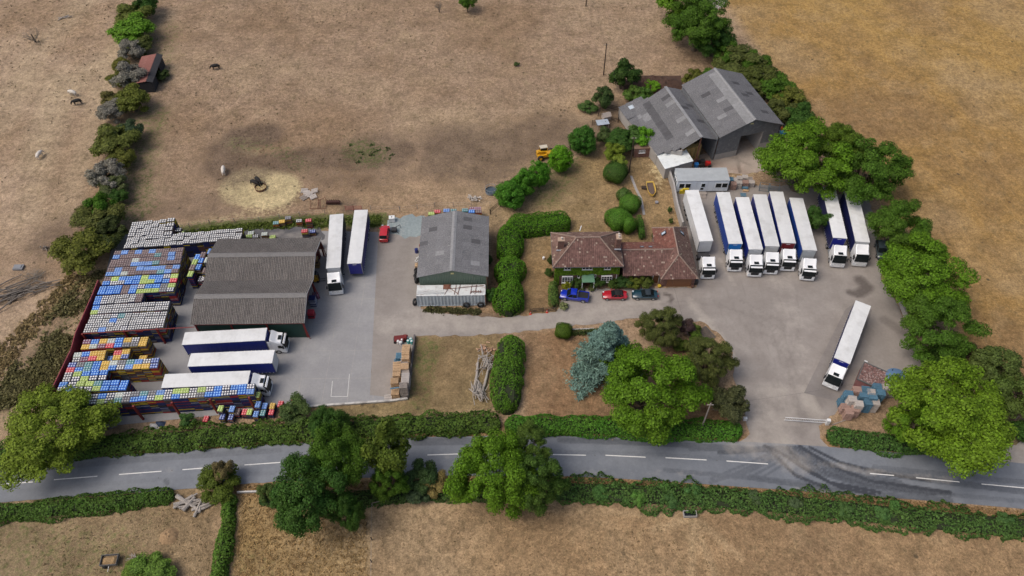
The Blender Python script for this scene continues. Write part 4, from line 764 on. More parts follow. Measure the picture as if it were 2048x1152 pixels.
# ------------------------------------------------ PALLET STACKS
PAL = {  # name: (deck colour, foot colour, word); coloured feet lightened as a painted highlight
 'W': ((.09, .09, .10), (.74, .74, .73), 'white footed'), 'K': ((.045, .05, .085), (.80, .80, .80), 'black with white feet'), 'B': ((.16, .115, .115), (.30, .24, .235), 'brown'),
 'S': ((.13, .27, .62), (.30, .46, .75), 'pale blue'), 'b': ((.01, .12, .52), (.28, .50, .85), 'bright blue'), 'L': ((.38, .50, .14), (.55, .66, .28), 'lime green'),
 'y': ((.60, .40, .08), (.72, .52, .18), 'yellow'), 'R': ((.55, .05, .08), (.75, .28, .28), 'red'), 'P': ((.48, .52, .48), (.62, .66, .62), 'pale grey'), 'T': ((.06, .22, .24), (.35, .48, .50), 'teal'),
 'G': ((.14, .14, .15), (.34, .34, .36), 'grey'), 'M': ((.20, .06, .12), (.45, .35, .40), 'plum'), 'N': ((.02, .04, .22), (.40, .48, .70), 'navy')}
DECK = {}; FOOT = {}
for k, (c1, c2, w_) in PAL.items():
    DECK[k] = M('pallet_deck_' + w_.replace(' ', '_'), c1, .55, var=.12, scale=2, rnd=.12); FOOT[k] = M('pallet_foot_' + w_.replace(' ', '_'), c2, .5, var=.1, scale=2, rnd=.08)
PW, PD = 1.27, .93     # pallet footprint
def pallet_mb(w=PW, d=PD):
    b = MB(); b.box(-w / 2, -d / 2, 0, w / 2, d / 2, .035, 0)
    for i in range(3):
        for j in range(2):
            cx, cy = (i - 1) * w * .325, (j - .5) * d * .48; n = 7; r0, r1 = .165, .14
            lo = [(cx + r0 * math.cos(2 * math.pi * k / n), cy + r0 * math.sin(2 * math.pi * k / n), .035) for k in range(n)]; hi = [(cx + r1 * math.cos(2 * math.pi * k / n), cy + r1 * math.sin(2 * math.pi * k / n), .15) for k in range(n)]
            b.add(lo + hi, [(k, (k + 1) % n, n + (k + 1) % n, n + k) for k in range(n)] + [tuple(range(n, 2 * n))], 1)
    for x in (-w * .165, w * .165): b.box(x - .02, -d / 2, .035, x + .02, d / 2, .06, 0)
    b.box(-w / 2, -.02, .036, w / 2, .02, .061, 0); return b
_pm = {}
def pallet_me(k):
    if k not in _pm: _pm[k] = pallet_mb().mesh('pallet', [DECK[k], FOOT[k]])
    return _pm[k]
EDGE = [M('stack_navy', (.012, .02, .10), .6, var=.2), M('stack_brown', (.085, .045, .04), .6, var=.2), M('stack_yellow', (.50, .38, .02), .6, var=.2), M('stack_grey', (.10, .105, .13), .6, var=.2), M('stack_red', (.25, .02, .02), .6, var=.2), M('stack_black', (.018, .018, .024), .6, var=.2), M('stack_pale', (.30, .32, .36), .6, var=.2), M('stack_orange', (.40, .20, .03), .6, var=.2)]
def body_me(seed, w=PW, d=PD, lay=.135, h=3.9, pool=(0, 0, 0, 0, 1, 5, 3, 0, 5, 4)):
    b = MB(); r = random.Random(seed); z = 0.0; cur = r.choice(pool); run = r.randint(1, 4)
    while z < h - .01:
        if run <= 0: cur = r.choice(pool); run = r.randint(1, 5) if cur not in (2, 7) else r.randint(1, 2)
        run -= 1; dx, dy = r.uniform(-.012, .012), r.uniform(-.012, .012)
        b.box(-w / 2 + dx, -d / 2 + dy, z + lay * .55, w / 2 + dx, d / 2 + dy, z + lay * .97, r.choice((2, 2, 6, 4)) if r.random() < .16 else cur)
        edge = 5 if r.random() < .6 else cur
        for i in range(3):    # feet of the next pallet seen in the gap
            for yy in (-1, 1):
                b.add([((i - 1) * w * .33 - .17, yy * (d / 2 - .04), z), ((i - 1) * w * .33 + .17, yy * (d / 2 - .04), z), ((i - 1) * w * .33 + .17, yy * (d / 2 - .04), z + lay * .62), ((i - 1) * w * .33 - .17, yy * (d / 2 - .04), z + lay * .62)], [(0, 1, 2, 3)], cur if cur != 2 else 5)
        for xx in (-1, 1):
            for j in (-1, 1): b.add([(xx * (w / 2 - .04), j * d * .25 - .17, z), (xx * (w / 2 - .04), j * d * .25 + .17, z), (xx * (w / 2 - .04), j * d * .25 + .17, z + lay * .62), (xx * (w / 2 - .04), j * d * .25 - .17, z + lay * .62)], [(0, 1, 2, 3)], cur if cur != 2 else 5)
        z += lay
    b.box(-w / 2 + .1, -d / 2 + .1, 0, w / 2 - .1, d / 2 - .1, z - .01, 5)
    return b.mesh('stacked_pallets', EDGE)
BODY = [body_me(s) for s in range(14)]; BODYB = [body_me(40 + s, pool=(1, 1, 1, 1, 5, 2, 0)) for s in range(6)]; BODYY = [body_me(60 + s, pool=(1, 1, 5, 7, 2, 7, 3, 4)) for s in range(6)]
ORD = ['', 'first', 'second', 'third', 'fourth', 'fifth', 'sixth', 'seventh', 'eighth', 'ninth', 'tenth', 'eleventh', 'twelfth', 'thirteenth', 'fourteenth', 'fifteenth', 'sixteenth', 'seventeenth', 'eighteenth', 'nineteenth', 'twentieth', 'twenty first', 'twenty second', 'twenty third']
def pallet_stack(x, y, rz, h, k, bodies, lab, grp, seed, w=1.0, d=1.0):
    r = random.Random(seed); t = thing('pallet_stack', lab, 'pallet stack', (x + r.uniform(-.02, .02), y + r.uniform(-.02, .02), .012), rz + r.uniform(-.008, .008), grp)
    put('stacked_pallets', r.choice(bodies), t, sc=(w, d, h / 3.92), kind='stuff'); put('pallet', pallet_me(k), t, loc=(0, 0, h + .01), sc=(w, d, 1)); return t
# rows: front left corner and front right corner of the tops in the photo, top height, back line, front line
ROWS = [
 ('brown', (224.8, 518.3), (363.5, 511), 4.0, 'BSBSBSBBBB', 'SBBBBBTBSB', BODYB, 'first brown row from the back'),
 ('b', (217, 535.4), (361, 527), 4.0, 'BBBPBBBBSB', 'BBBSSSTBBB', BODYB, 'second brown row from the back'),
 ('b', (210.5, 552.4), (356.5, 545.7), 4.0, 'BSBBSSSSBS', 'SSPBBBBTSB', BODYB, 'third brown row from the back'),
 ('b', (203.8, 571.6), (352.9, 564.2), 4.0, 'BLbbbLbbKL', 'bKKbbLLbbR', BODY, 'row with the red top at its right end'),
 ('b', (194.3, 590), (347.7, 583), 4.0, 'bbbBSKbbGL', 'bbbBbLLLGK', BODY, 'row just behind the white rows'),
 ('b', (186, 610), (283, 604), 3.9, 'bKWWWWB', 'bKWWWWB', BODY, 'short row with a blue left end'),
 ('b', (180, 629), (336, 620), 4.0, 'bWWWWWWWWWW', 'LWWWWWWWWWW', BODY, 'first long white row behind the red beam'),
 ('b', (175, 648), (330.7, 641), 4.0, 'WWWKTWWWWWW', 'WWWbWWWWWWW', BODY, 'second long white row behind the red beam'),
 ('b', (166, 666.7), (327, 656), 4.0, 'WWWWWWWWWWW', 'WWSWWKWWWWW', BODY, 'white row right at the red beam'),
 ('b', (161, 699), (292, 692), 3.6, 'MbyPbyWy', 'yPMRbGGy', BODYY, 'yellow and red row in front of the red beam'),
 ('b', (143, 725), (208, 719.5), 3.6, 'Pbyy', 'WMRy', BODYY, 'short yellow row by the maroon wall'),
 ('b', (130.7, 745.5), (315, 736), 3.9, 'NGTbyPGTSWN', 'RbTbybWSyyN', BODYY, 'long mixed colour row with banded side'),
 ('b', (123, 765), (212, 759.5), 3.9, 'WLbbb', 'WKLKK', BODY, 'short row below the mixed colour row'),
 ('b', (112, 785), (252, 780.5), 3.9, 'bKLLTbbb', 'KbKKLbbb', BODY, 'blue ended row behind the front row'),
 ('b', (158, 811), (507.6, 788), 4.0, 'WWbKPWGTGSKLLWLKbKbbK', 'WWLKTGbbKLKbWWGbbKKbS', BODY, 'long front row by the hedge'),
]
seed = 0; nst = 0
def row_stacks(FL, FR, z, back, front, bodies, rowname):
    global seed, nst
    a, c = Vector((*W(*FL, z), 0)), Vector((*W(*FR, z), 0)); d = c - a; n = len(front); step = d.length / n; u = d.normalized(); p = Vector((-u.y, u.x, 0)); rz = math.atan2(u.y, u.x)
    for li, line in enumerate((front, back)):
        for i, k in enumerate(line):
            if k == ' ': continue
            q = a + u * (step * (i + .5)) + p * (PD / 2 + li * .96); seed += 1; r = random.Random(seed); hh = z + r.choice((-.07, 0, 0, 0, 0, .0, .0, .07)); nst += 1
            lab = f'{PAL[k][2]} topped stack, {ORD[i + 1]} from left, {"near" if li == 0 else "far"} line, {rowname}'
            if len(lab.split()) > 16: lab = f'{PAL[k][2]} stack, {ORD[i + 1]} from left, {"near" if li == 0 else "far"} line, {rowname}'
            if len(lab.split()) > 16: lab = f'{PAL[k][2].split()[0]} {ORD[i + 1]} from left, {"near" if li == 0 else "far"} line, {rowname}'
            pallet_stack(q.x, q.y, rz, hh, k, bodies, lab, 'stacks of plastic pallets in the yard rows', seed, w=min(1.0, step / 1.29))
for _, FL, FR, z, back, front, bod, nm in ROWS: row_stacks(FL, FR, z, back, front, bod, nm)
# stray stacks
def single(u, v, z, k, lab, rz=0.05, bod=BODYY, sc_=1.0):
    global seed, nst; x, y = W(u, v, z); seed += 1; nst += 1; return pallet_stack(x, y, rz, z, k, bod, lab, 'single stacks of plastic pallets', seed, sc_, sc_)
single(217, 717, 2.6, 'S', 'pale blue topped stack alone in the gap of the yellow rows')
single(236, 706, 3.4, 'R', 'red topped stack at the back of the small group of four'); single(252, 704, 3.4, 'y', 'yellow topped stack at the back of the group of four')
single(234, 715, 3.4, 'y', 'yellow topped stack at the front of the group of four'); single(250, 713, 3.4, 'N', 'navy topped stack at the front of the group of four')
single(286, 716, 1.9, 'y', 'low yellow topped stack behind the long mixed colour row')
for i, (u, v, z, k, w_) in enumerate(((395, 514, 3.6, 'b', 'bright blue stack at the back of the aisle beside the shed'), (406, 509.5, 3.6, 'B', 'brown stack at the back of the aisle beside the shed'), (390, 524, 3.6, 'L', 'lime stack second from the back beside the shed'), (402, 521, 3.4, 'b', 'bright blue stack second from the back beside the shed'),
                                      (385, 535, 3.6, 'B', 'brown stack third from the back beside the shed'), (397, 534, 3.4, 'b', 'bright blue stack third from the back beside the shed'), (381, 548, 3.4, 'L', 'lime stack at the near end of the aisle'), (421, 503, 3.8, 'S', 'pale blue stack touching the shed at its back corner'),
                                      (415, 520, 3.8, 'P', 'pale stack touching the shed wall'), (411, 541, 3.6, 'B', 'brown stack touching the shed wall'), (402, 558, 1.8, 'K', 'low black and white stack at the shed side'), (410, 557, 2.0, 'K', 'low black and white stack closest to the shed side'))):
    x, y = W(u, v, z); seed += 1; pallet_stack(x, y, R(86), z, k, BODY, w_, 'stacks beside the shed', seed)
single(356, 460, 2.6, 'W', 'white footed stack with an orange end behind the back rows', bod=BODY); single(361, 466, 2.2, 'L', 'lime edged stack at the corner behind the back rows', bod=BODY)
for u, v, z, k, w_ in ((502, 466, 1.2, 'P', 'pale low stack at the far side beyond the shed roof'), (498, 473, 1.3, 'L', 'lime low stack just beyond the shed roof'), (511, 473, 1.2, 'W', 'white footed low stack just beyond the shed roof'), (529, 468, 1.3, 'P', 'pale and teal low stack beyond the shed roof'), (545, 474, .6, 'L', 'flat lime pallet pile beside the shed roof edge'),
                       (552, 446, 1.0, 'T', 'pale teal low stack by the rough grass strip'), (564, 443, 1.0, 'y', 'tan low stack by the rough grass strip'), (576, 436, 1.4, 'G', 'grey low stack by the rough grass strip'), (598, 442, 1.2, 'W', 'white and red low stack beside the orange one'), (617, 441, 1.7, 'R', 'orange topped tall stack in the rough grass'), (609, 462, 1.6, 'R', 'orange and yellow stack behind the shed corner'), (625, 463, .8, 'N', 'navy low stack behind the shed corner')):
    single(u, v, z, k, w_, .1, BODYY, .9)
for u, v, z, k, w_ in ((441, 817, 2.3, 'L', 'lime pallet on a dark stack beside the road hedge'), (464, 818, 1.9, 'S', 'dark stack with a blue lid beside the road hedge'), (475, 823, 1.2, 'B', 'brown low stack beside the road hedge'), (489, 824, 1.2, 'R', 'red brown low stack beside the road hedge'), (499, 824, 1.3, 'L', 'lime low stack farther right beside the road hedge'),
                       (516, 809, 2.2, 'S', 'blue crate stack at the corner of the front row'), (512, 828, 1.4, 'S', 'blue crate stack nearest the hedge'), (529, 812, 1.5, 'S', 'second blue crate stack by the red post'), (526, 826, 1.2, 'T', 'teal crate stack tucked in the hedge'), (545, 812, 1.3, 'y', 'tan crate stack by the red post'), (561, 808, 1.3, 'R', 'red crate stack by the red post'), (543, 824, 1.0, 'R', 'salmon crate stack at the hedge'), (412, 838, .3, 'R', 'red lid lying in the grass by the front row'), (445, 833, 1.2, 'N', 'navy low stack half in the hedge'), (462, 834, 1.0, 'N', 'second navy low stack half in the hedge'), (515, 790, 2.8, 'L', 'narrow pale stack at the right end of the front row')):
    single(u, v, z, k, w_, 1.5, BODY, .85)
for u, v, z, k, w_ in ((863, 427.5, 1.9, 'L', 'lime crate stack behind the left roof slope'), (875, 423, 1.9, 'R', 'dark red crate stack behind the grey roof'), (893, 421, 1.9, 'S', 'pale blue crate stack behind the grey roof'), (907, 421.5, 1.6, 'T', 'dark green crate stack behind the ridge'), (930, 420.5, 2.2, 'T', 'turquoise crate stack behind the right roof slope'), (943, 423, 2.0, 'b', 'blue crate stack behind the right roof slope'), (945, 418, 1.7, 'M', 'left plum crate stack behind the right roof slope'), (956, 417.5, 1.9, 'M', 'far plum crate stack at the roof corner'), (957, 423, 1.9, 'B', 'brown crate stack at the roof corner')):
    single(u, v, z, k, w_, 0, BODYY, .95)
# the three rows farthest back: past the countable number, joined
far = MB(); br = random.Random(5)
def far_row(FL, FR, z, n, deep):
    a, c = Vector((*W(*FL, z), 0)), Vector((*W(*FR, z), 0)); d = c - a; step = d.length / n; u = d.normalized(); p = Vector((-u.y, u.x, 0)); rz = math.atan2(u.y, u.x); cap = pallet_mb()
    for li in range(deep):
        for i in range(n):
            q = a + u * (step * (i + .5)) + p * (PD / 2 + li * 1.0); hh = z + br.choice((-.13, 0, 0, .1)); T = Matrix.Translation((q.x, q.y, 0)) @ Matrix.Rotation(rz + br.uniform(-.01, .01), 4, 'Z')
            far.add([T @ Vector((x * step / PW, y, zz + hh)) for x, y, zz in cap.v], cap.f); far.m[-len(cap.m):] = cap.m
            if li == 0 or i == n - 1:
                zz = 0.0; cur = 2
                while zz < hh - .1:
                    if br.random() < .3: cur = br.choice((2, 2, 3, 4, 5))
                    far.box(-step / 2 + .02, -PD / 2 + .02, zz + .08, step / 2 - .02, PD / 2 - .02, zz + .13, cur, T); zz += .135
                far.box(-step / 2 + .1, -PD / 2 + .1, 0, step / 2 - .1, PD / 2 - .1, hh, 5, T)
            else: far.box(-step / 2 + .05, -PD / 2 + .05, hh - .8, step / 2 - .05, PD / 2 - .05, hh, 5, T)
far_row((260.2, 459.5), (331, 453.5), 3.6, 5, 2); far_row((332, 452), (347, 451), 4.1, 1, 2); far_row((255, 474), (327, 469), 3.6, 5, 2); far_row((327, 470), (343, 469), 4.0, 1, 2); far_row((247.5, 498), (482, 479.5), 3.7, 18, 3)
o = far.build('pallet_stacks', [DECK['W'], FOOT['W'], EDGE[0], EDGE[1], EDGE[2], EDGE[5]], None, kind='stuff'); o['label'] = 'three long rows of white footed pallet stacks along the far edge of the yard'; o['category'] = 'pallet stacks'

# ------------------------------------------------ LORRIES
def plastic(n, c, r=.35, **k): return M(n, c, r, coat=.3, **k)
CAB = plastic('white_cab_paint', (.82, .84, .86), .3, var=.03, scale=1); BLKP = plastic('black_trim', (.02, .021, .024), .4); CHAS = M('dark_chassis', (.035, .035, .04), .7, var=.3); RIM = M('wheel_rim', (.45, .46, .48), .4, .5, var=.1)
TROOF = M('trailer_roof_fabric', (.66, .675, .68), .6, world=True, var=.07, scale=.9, rnd=.09, dirt=(.40, .40, .38), dirtamt=.5, dscale=.35)
CURT = M('trailer_curtain', rough=.45, var=.10, scale=.8, objcol=True, dirt=(.10, .11, .14), dirtamt=.25, dscale=1.5)
RED_L = M('tail_light_red', (.4, .01, .01), .3); PALEM = M('pale_lettering', (.65, .66, .68), .5)
def cab_meshes():
    out = {}; st = [(0.0, 1.19, .45, 1.50), (-.06, 1.23, .40, 1.62), (-.30, 1.245, .40, 2.35), (-.48, 1.24, .40, 2.82), (-.62, 1.235, .42, 2.98), (-1.25, 1.235, .45, 3.08), (-1.55, 1.235, .5, 3.30), (-2.05, 1.235, .75, 3.72), (-2.28, 1.2, .75, 3.80)]
    secs = []
    for i, (x, w, z0, z1) in enumerate(st):
        wt = w - (.10 if i > 1 else .02); scoop = .0 if i < 5 else (.12, .22, .16, .10)[i - 5]
        secs.append([(x, -w, z0), (x, -w, min(1.6, z1 - .05)), (x, -wt - .03, z1 - .14), (x, -wt + .12, z1), (x - scoop * .4, 0, z1 - scoop), (x, wt - .12, z1), (x, wt + .03, z1 - .14), (x, w, min(1.6, z1 - .05)), (x, w, z0)])
    b = MB(); b.loft(secs); b.box(-2.2, -1.25, .5, -2.05, 1.25, 1.2); out['cab_body'] = b.mesh('cab_body', [CAB], True)
    b = MB(); P_ = [(-.035, 1.50), (-.275, 2.36), (-.47, 2.86)]
    V = []; 
    for x, z in P_: w = 1.215 - (z - 1.50) * .07; V += [(x + .05 - .0, -w, z), (x + .09, 0, z), (x + .05, w, z)]
    for k, v_ in enumerate(list(V)): pass
    b.add(V, [(0, 1, 4, 3), (1, 2, 5, 4), (3, 4, 7, 6), (4, 5, 8, 7)])
    b.add([(-.40, -1.14, 2.80), (-.38, 1.14, 2.80), (-.52, 1.14, 2.92), (-.52, -1.14, 2.92)], [(0, 1, 2, 3)]); out['windscreen'] = b.mesh('windscreen', [GLASS])
    b = MB(); b.loft([[(-.12, y, 2.62), (-.02, y, 2.66), (-.22, y, 2.82), (-.30, y, 2.80)] for y in (-1.05, 0, 1.05)]); out['sun_visor'] = b.mesh('sun_visor', [CAB])
    b = MB(); b.box(-1.16, -.42, 3.0, -.64, .42, 3.12); out['roof_hatch'] = b.mesh('roof_hatch', [GLASS])
    b = MB(); b.add([(.012, -.78, 1.42), (.012, .78, 1.42), (.02, .62, .72), (.02, -.62, .72)], [(0, 1, 2, 3)]); 
    for k in range(5): b.box(.012, -.74 + k * .02, .80 + k * .12, .05, .74 - k * .02, .83 + k * .12, 1)
    out['grille'] = b.mesh('grille', [BLKP, CHAS])
    b = MB(); b.add([(.012, -.7, 1.25), (.012, .7, 1.25), (.02, .7, .65), (.02, -.7, .65)], [(0, 1, 2, 3)]);
    for k in range(4): b.box(.012, -.8, .68 + k * .15, .06, .8, .76 + k * .15, 1)
    out['grille_slats'] = b.mesh('grille', [BLKP, CAB])
    b = MB(); b.loft([[(-.5, y, .35), (.06 - abs(y) * .06, y, .35), (.10 - abs(y) * .08, y, .66), (-.5, y, .66)] for y in (-1.24, -.9, 0, .9, 1.24)]); out['bumper'] = b.mesh('bumper', [CAB], True)
    b = MB(); b.box(-.04, -.2, 0, .06, .2, .18); out['headlight'] = b.mesh('headlight', [M('headlight_glass', (.6, .65, .7), .15, coat=.6)])
    b = MB(); b.add([(-.45, 0, 1.62), (-1.2, 0, 1.62), (-1.2, 0, 2.35), (-.62, 0, 2.4)], [(0, 1, 2, 3)]); out['side_window'] = b.mesh('side_window', [GLASS])
    b = MB(); b.box(-.12, -.1, -.35, .12, .1, .35); b.tube((-.05, -.25, .2), (0, 0, .2), .03, n=4); out['mirror'] = b.mesh('mirror', [BLKP])
    b = MB(); b.tube((0, -.16, 0), (0, .16, 0), .5, n=18); out['wheel'] = b.mesh('wheel', [BLACK], True)
    b = MB(); b.tube((0, -.17, 0), (0, .17, 0), .28, n=14); b.tube((0, -.2, 0), (0, .2, 0), .1, n=8); out['rim'] = b.mesh('rim', [RIM])
    b = MB(); b.box(-6.1, -.45, .55, -2.2, .45, .85); b.box(-5.6, -1.0, .85, -4.4, 1.0, 1.12); b.box(-2.9, -.9, .85, -2.5, .9, 1.6); b.box(-3.9, -.55, .86, -3.2, .55, .95, 1); out['chassis'] = b.mesh('chassis', [CHAS, STEEL])
    b = MB(); b.tube((-3.9, 0, .62), (-2.6, 0, .62), .34, n=12); out['fuel_tank'] = b.mesh('fuel_tank', [STEEL], True)
    b = MB(); b.box(-.2, -.25, .55, .8, .25, 1.05); out['mudguard'] = b.mesh('mudguard', [CHAS])
    b = MB(); b.box(-2.75, -.02, .9, -2.28, .03, 3.4); out['side_fairing'] = b.mesh('side_fairing', [CAB])
    # trailer
    b = MB(); n = 54; V = []
    for i in range(n + 1):
        x = -6.8 + 13.6 * i / n; z = 4.0 + .006 * math.sin(i * math.pi / 1.5); V += [(x, -1.275, z - .03), (x, 0, z + .025), (x, 1.275, z - .03)]
    b.add(V, [q for i in range(n) for q in ((3 * i, 3 * i + 3, 3 * i + 4, 3 * i + 1), (3 * i + 1, 3 * i + 4, 3 * i + 5, 3 * i + 2))]); b.box(-6.8, -1.29, 3.88, 6.8, -1.25, 3.99); b.box(-6.8, 1.25, 3.88, 6.8, 1.29, 3.99); b.box(6.76, -1.25, 3.88, 6.81, 1.25, 4.0); b.box(-6.81, -1.25, 3.88, -6.76, 1.25, 4.0); out['trailer_roof'] = b.mesh('trailer_roof', [TROOF])
    b = MB(); m_ = 60; V = []
    for i in range(m_ + 1): V += [(-6.72 + 13.44 * i / m_, .02 * math.sin(i * 1.9), 1.15), (-6.72 + 13.44 * i / m_, 0, 3.9)]
    b.add(V, [(2 * i, 2 * i + 2, 2 * i + 3, 2 * i + 1) for i in range(m_)]); out['curtain'] = b.mesh('curtain', [CURT])
    b = MB()
    for i in range(22): b.box(-6.5 + i * .61, -.02, 1.02, -6.44 + i * .61, .02, 1.3)
    out['curtain_straps'] = b.mesh('curtain_straps', [PALEM])
    b = MB(); b.box(-.04, -1.24, 1.12, .03, 1.24, 3.87); out['bulkhead'] = b.mesh('bulkhead', [CURT])
    b = MB(); b.box(.03, -.35, 3.55, .04, .35, 3.68); out['lettering_strip'] = b.mesh('lettering_strip', [PALEM])
    b = MB(); b.box(-.03, -1.25, 1.1, .03, -.02, 3.87); b.box(-.03, .02, 1.1, .03, 1.25, 3.87); b.tube((-.05, -.4, 1.1), (-.05, -.4, 3.8), .02, n=4, m=1); b.tube((-.05, .4, 1.1), (-.05, .4, 3.8), .02, n=4, m=1); out['rear_door'] = b.mesh('rear_door', [CAB, STEEL])
    b = MB(); b.box(-6.7, -.5, .8, 5.5, .5, 1.1); b.box(-6.8, -1.25, .98, 6.8, 1.25, 1.14); b.box(-6.75, -1.2, .45, -6.65, 1.2, .6); b.box(3.6, -.9, 0.05, 3.8, -.75, 1); b.box(3.6, .75, 0.05, 3.8, .9, 1); out['trailer_chassis'] = b.mesh('trailer_chassis', [CHAS])
    b = MB(); b.box(-1.5, -.02, .5, 3.2, .02, .62); b.box(-1.5, -.02, .78, 3.2, .02, .9); out['side_guard'] = b.mesh('side_guard', [STEEL])
    b = MB(); b.box(-.02, -.05, 1.12, .02, .05, 3.87); out['corner_trim'] = b.mesh('corner_trim', [STEEL])
    b = MB(); b.box(-6.6, -1.22, 1.2, 6.6, 1.22, 3.85); out['load_space'] = b.mesh('load_space', [CHAS])
    return out
LM = cab_meshes()
def lorry(label, cat, name, roof, front, curtain, bulk, box=False, cabv='fh', tail='doors', flip=False):
    a = [Vector((*W(*q, 4.0), 0)) for q in roof]; rear = (a[0] + a[1]) / 2; fro = (a[2] + a[3]) / 2; mid = (rear + fro) / 2; d = (fro - rear).normalized(); yaw = math.atan2(d.y, d.x)
    t = thing(name, label, cat, (mid.x, mid.y, .01), yaw, 'lorries and trailers parked in the yards')
    put('trailer_roof', LM['trailer_roof'], t); put('trailer_chassis', LM['trailer_chassis'], t)
    for s_ in (-1, 1):
        put('side_panel' if box else 'curtain', LM['curtain'], t, loc=(0, s_ * 1.265, 0), color=(.66, .68, .70) if box else curtain)
        if not box: put('curtain_straps', LM['curtain_straps'], t, loc=(0, s_ * 1.285, 0), kind='stuff')
        put('side_guard', LM['side_guard'], t, loc=(0, s_ * 1.2, 0))
    o = put('bulkhead', LM['bulkhead'], t, loc=(6.78, 0, 0), color=bulk); put('lettering_strip', LM['lettering_strip'], o, color=(1, 1, 1)); [put('corner_trim', LM['corner_trim'], t, loc=(6.80, s_ * 1.2, 0)) for s_ in (-1, 1)]
    put('rear_door', LM['rear_door'], t, loc=(-6.79, 0, 0))
    for x in (-2.7, -4.0, -5.3):
        for s_ in (-1, 1): w = put('wheel', LM['wheel'], t, loc=(x, s_ * 1.05, .5)); put('rim', LM['rim'], w)
    if front is None: return t
    c = Vector((*W(*front, .5), 0)); rel = (c - Vector(t.location)); rel.z = 0; rel = Matrix.Rotation(-yaw, 3, 'Z') @ rel; king = Vector((5.2, 0, 0)); cy = math.atan2(rel.y - king.y, rel.x - king.x); cl = Vector((rel.x, rel.y, 0))
    M0 = Matrix.Translation(cl) @ Matrix.Rotation(cy, 4, 'Z')
    def cp(nm, mesh, x=0, y=0, z=0, rz=0, par=t, sc_=None): return put(nm, LM[mesh], par, mw=M0 @ Matrix.Translation((x, y, z)) @ Matrix.Rotation(rz, 4, 'Z') @ (Matrix.Diagonal((*sc_, 1)) if sc_ else Matrix.Identity(4)))
    cb_ = cp('cab_body', 'cab_body'); cp('windscreen', 'windscreen'); cp('grille', 'grille' if cabv == 'fh' else 'grille_slats', z=(0 if cabv != 're' else -.25)); cp('bumper', 'bumper'); cp('chassis', 'chassis')
    if cabv != 're': put('roof_hatch', LM['roof_hatch'], cb_); 
    if cabv == 'fh': cp('sun_visor', 'sun_visor')
    for s_ in (-1, 1):
        cp('side_window', 'side_window', y=s_ * 1.262); cp('mirror', 'mirror', -.3, s_ * 1.42, 2.1, sc_=(1, s_, 1)); cp('headlight', 'headlight', -.02, s_ * 1.0, .78); cp('fuel_tank', 'fuel_tank', y=s_ * .85); cp('side_fairing', 'side_fairing', y=s_ * 1.2)
        for x in (-1.4, -5.0): w = cp('wheel', 'wheel', x, s_ * 1.08, .5); put('rim', LM['rim'], w)
    return t
NAVY = (.008, .012, .085); BLUE = (.006, .018, .19); BR = (.01, .05, .28)
lorry('all white box lorry at the left end of the parked row, cab turned slightly', 'lorry', 'articulated_lorry', [(1370.7, 381.6), (1397, 380.6), (1398.1, 481.6), (1426.7, 480.5)], (1414.6, 556.3), BLUE, (.62, .64, .66), box=True)
lorry('lorry second from the left in the row with bright blue front panel and blue curtain', 'lorry', 'articulated_lorry', [(1432.8, 384.9), (1459.6, 385.5), (1457.4, 486.4), (1484.9, 486.4)], (1468.4, 541.4), BR, (.01, .20, .60))
lorry('lorry third from the left in the row with grey front panel and navy curtain', 'lorry', 'articulated_lorry', [(1470.2, 393.3), (1498.1, 393.3), (1498.1, 499.6), (1526.6, 500.3)], (1508, 552), BLUE, (.55, .57, .59))
lorry('lorry fourth from the left with pale front panel and a dark mark on its roof', 'lorry', 'articulated_lorry', [(1505.8, 387.6), (1533.2, 388.2), (1531, 493), (1559.6, 493.7)], (1539.8, 547), BLUE, (.58, .58, .57))
lorry('lorry fifth from the left in the row with dark red front panel', 'lorry', 'articulated_lorry', [(1538.7, 382.7), (1566.2, 382.7), (1563.4, 485.6), (1592.6, 487.1)], (1573.9, 540.5), BLUE, (.22, .02, .025))
lorry('lorry sixth from the left standing farthest forward beside the tree', 'lorry', 'articulated_lorry', [(1579.4, 394.2), (1604.7, 395.5), (1605.8, 501.4), (1634.8, 501.8)], (1613.5, 559.6), BR, (.50, .53, .55))
lorry('lorry with blue front panel right of the tree, second from the right end', 'lorry', 'articulated_lorry', [(1643, 374), (1671, 374), (1665.7, 476.1), (1695.2, 476.8)], (1673.9, 533), NAVY, (.012, .02, .28), cabv='slat')
lorry('lorry at the right end of the row with a plain roof and low black grille', 'lorry', 'articulated_lorry', [(1688.5, 384), (1716, 384), (1710.1, 480.5), (1739.8, 481.6)], (1718, 531), NAVY, (.6, .62, .64), cabv='re')
lorry('lone white roofed lorry standing by the blue tank with a blue front panel', 'lorry', 'articulated_lorry', [(1712.2, 601.7), (1741.4, 611.1), (1667.2, 715.3), (1701.1, 727.2)], (1659.4, 774.4), NAVY, (.01, .018, .25), cabv='slat')
lorry('lorry parked beside the open shed with a slatted white grille', 'lorry', 'articulated_lorry', [(659.4, 430.5), (686.5, 428.7), (653.1, 534.3), (680.2, 535)], (673, 587.8), (.02, .03, .05), (.6, .62, .64), cabv='slat')
lorry('blue curtained trailer without a cab beside the lorry near the open shed', 'trailer', 'trailer', [(709.1, 421.9), (735, 420.8), (694.4, 524.8), (722.6, 525.3)], None, (.02, .025, .15), (.012, .016, .20))
lorry('lorry at the front wall of the open shed, cab to the right', 'lorry', 'articulated_lorry', [(370.5, 664.4), (363.4, 689.8), (534.3, 655.6), (529.2, 680.4)], (577, 692), BLUE, (.01, .02, .2))
lorry('blue curtained trailer without a cab between the two lorries in the left yard', 'trailer', 'trailer', [(381.9, 706.8), (374.3, 733), (548.7, 700), (545.2, 725.4)], None, BLUE, (.6, .62, .65))
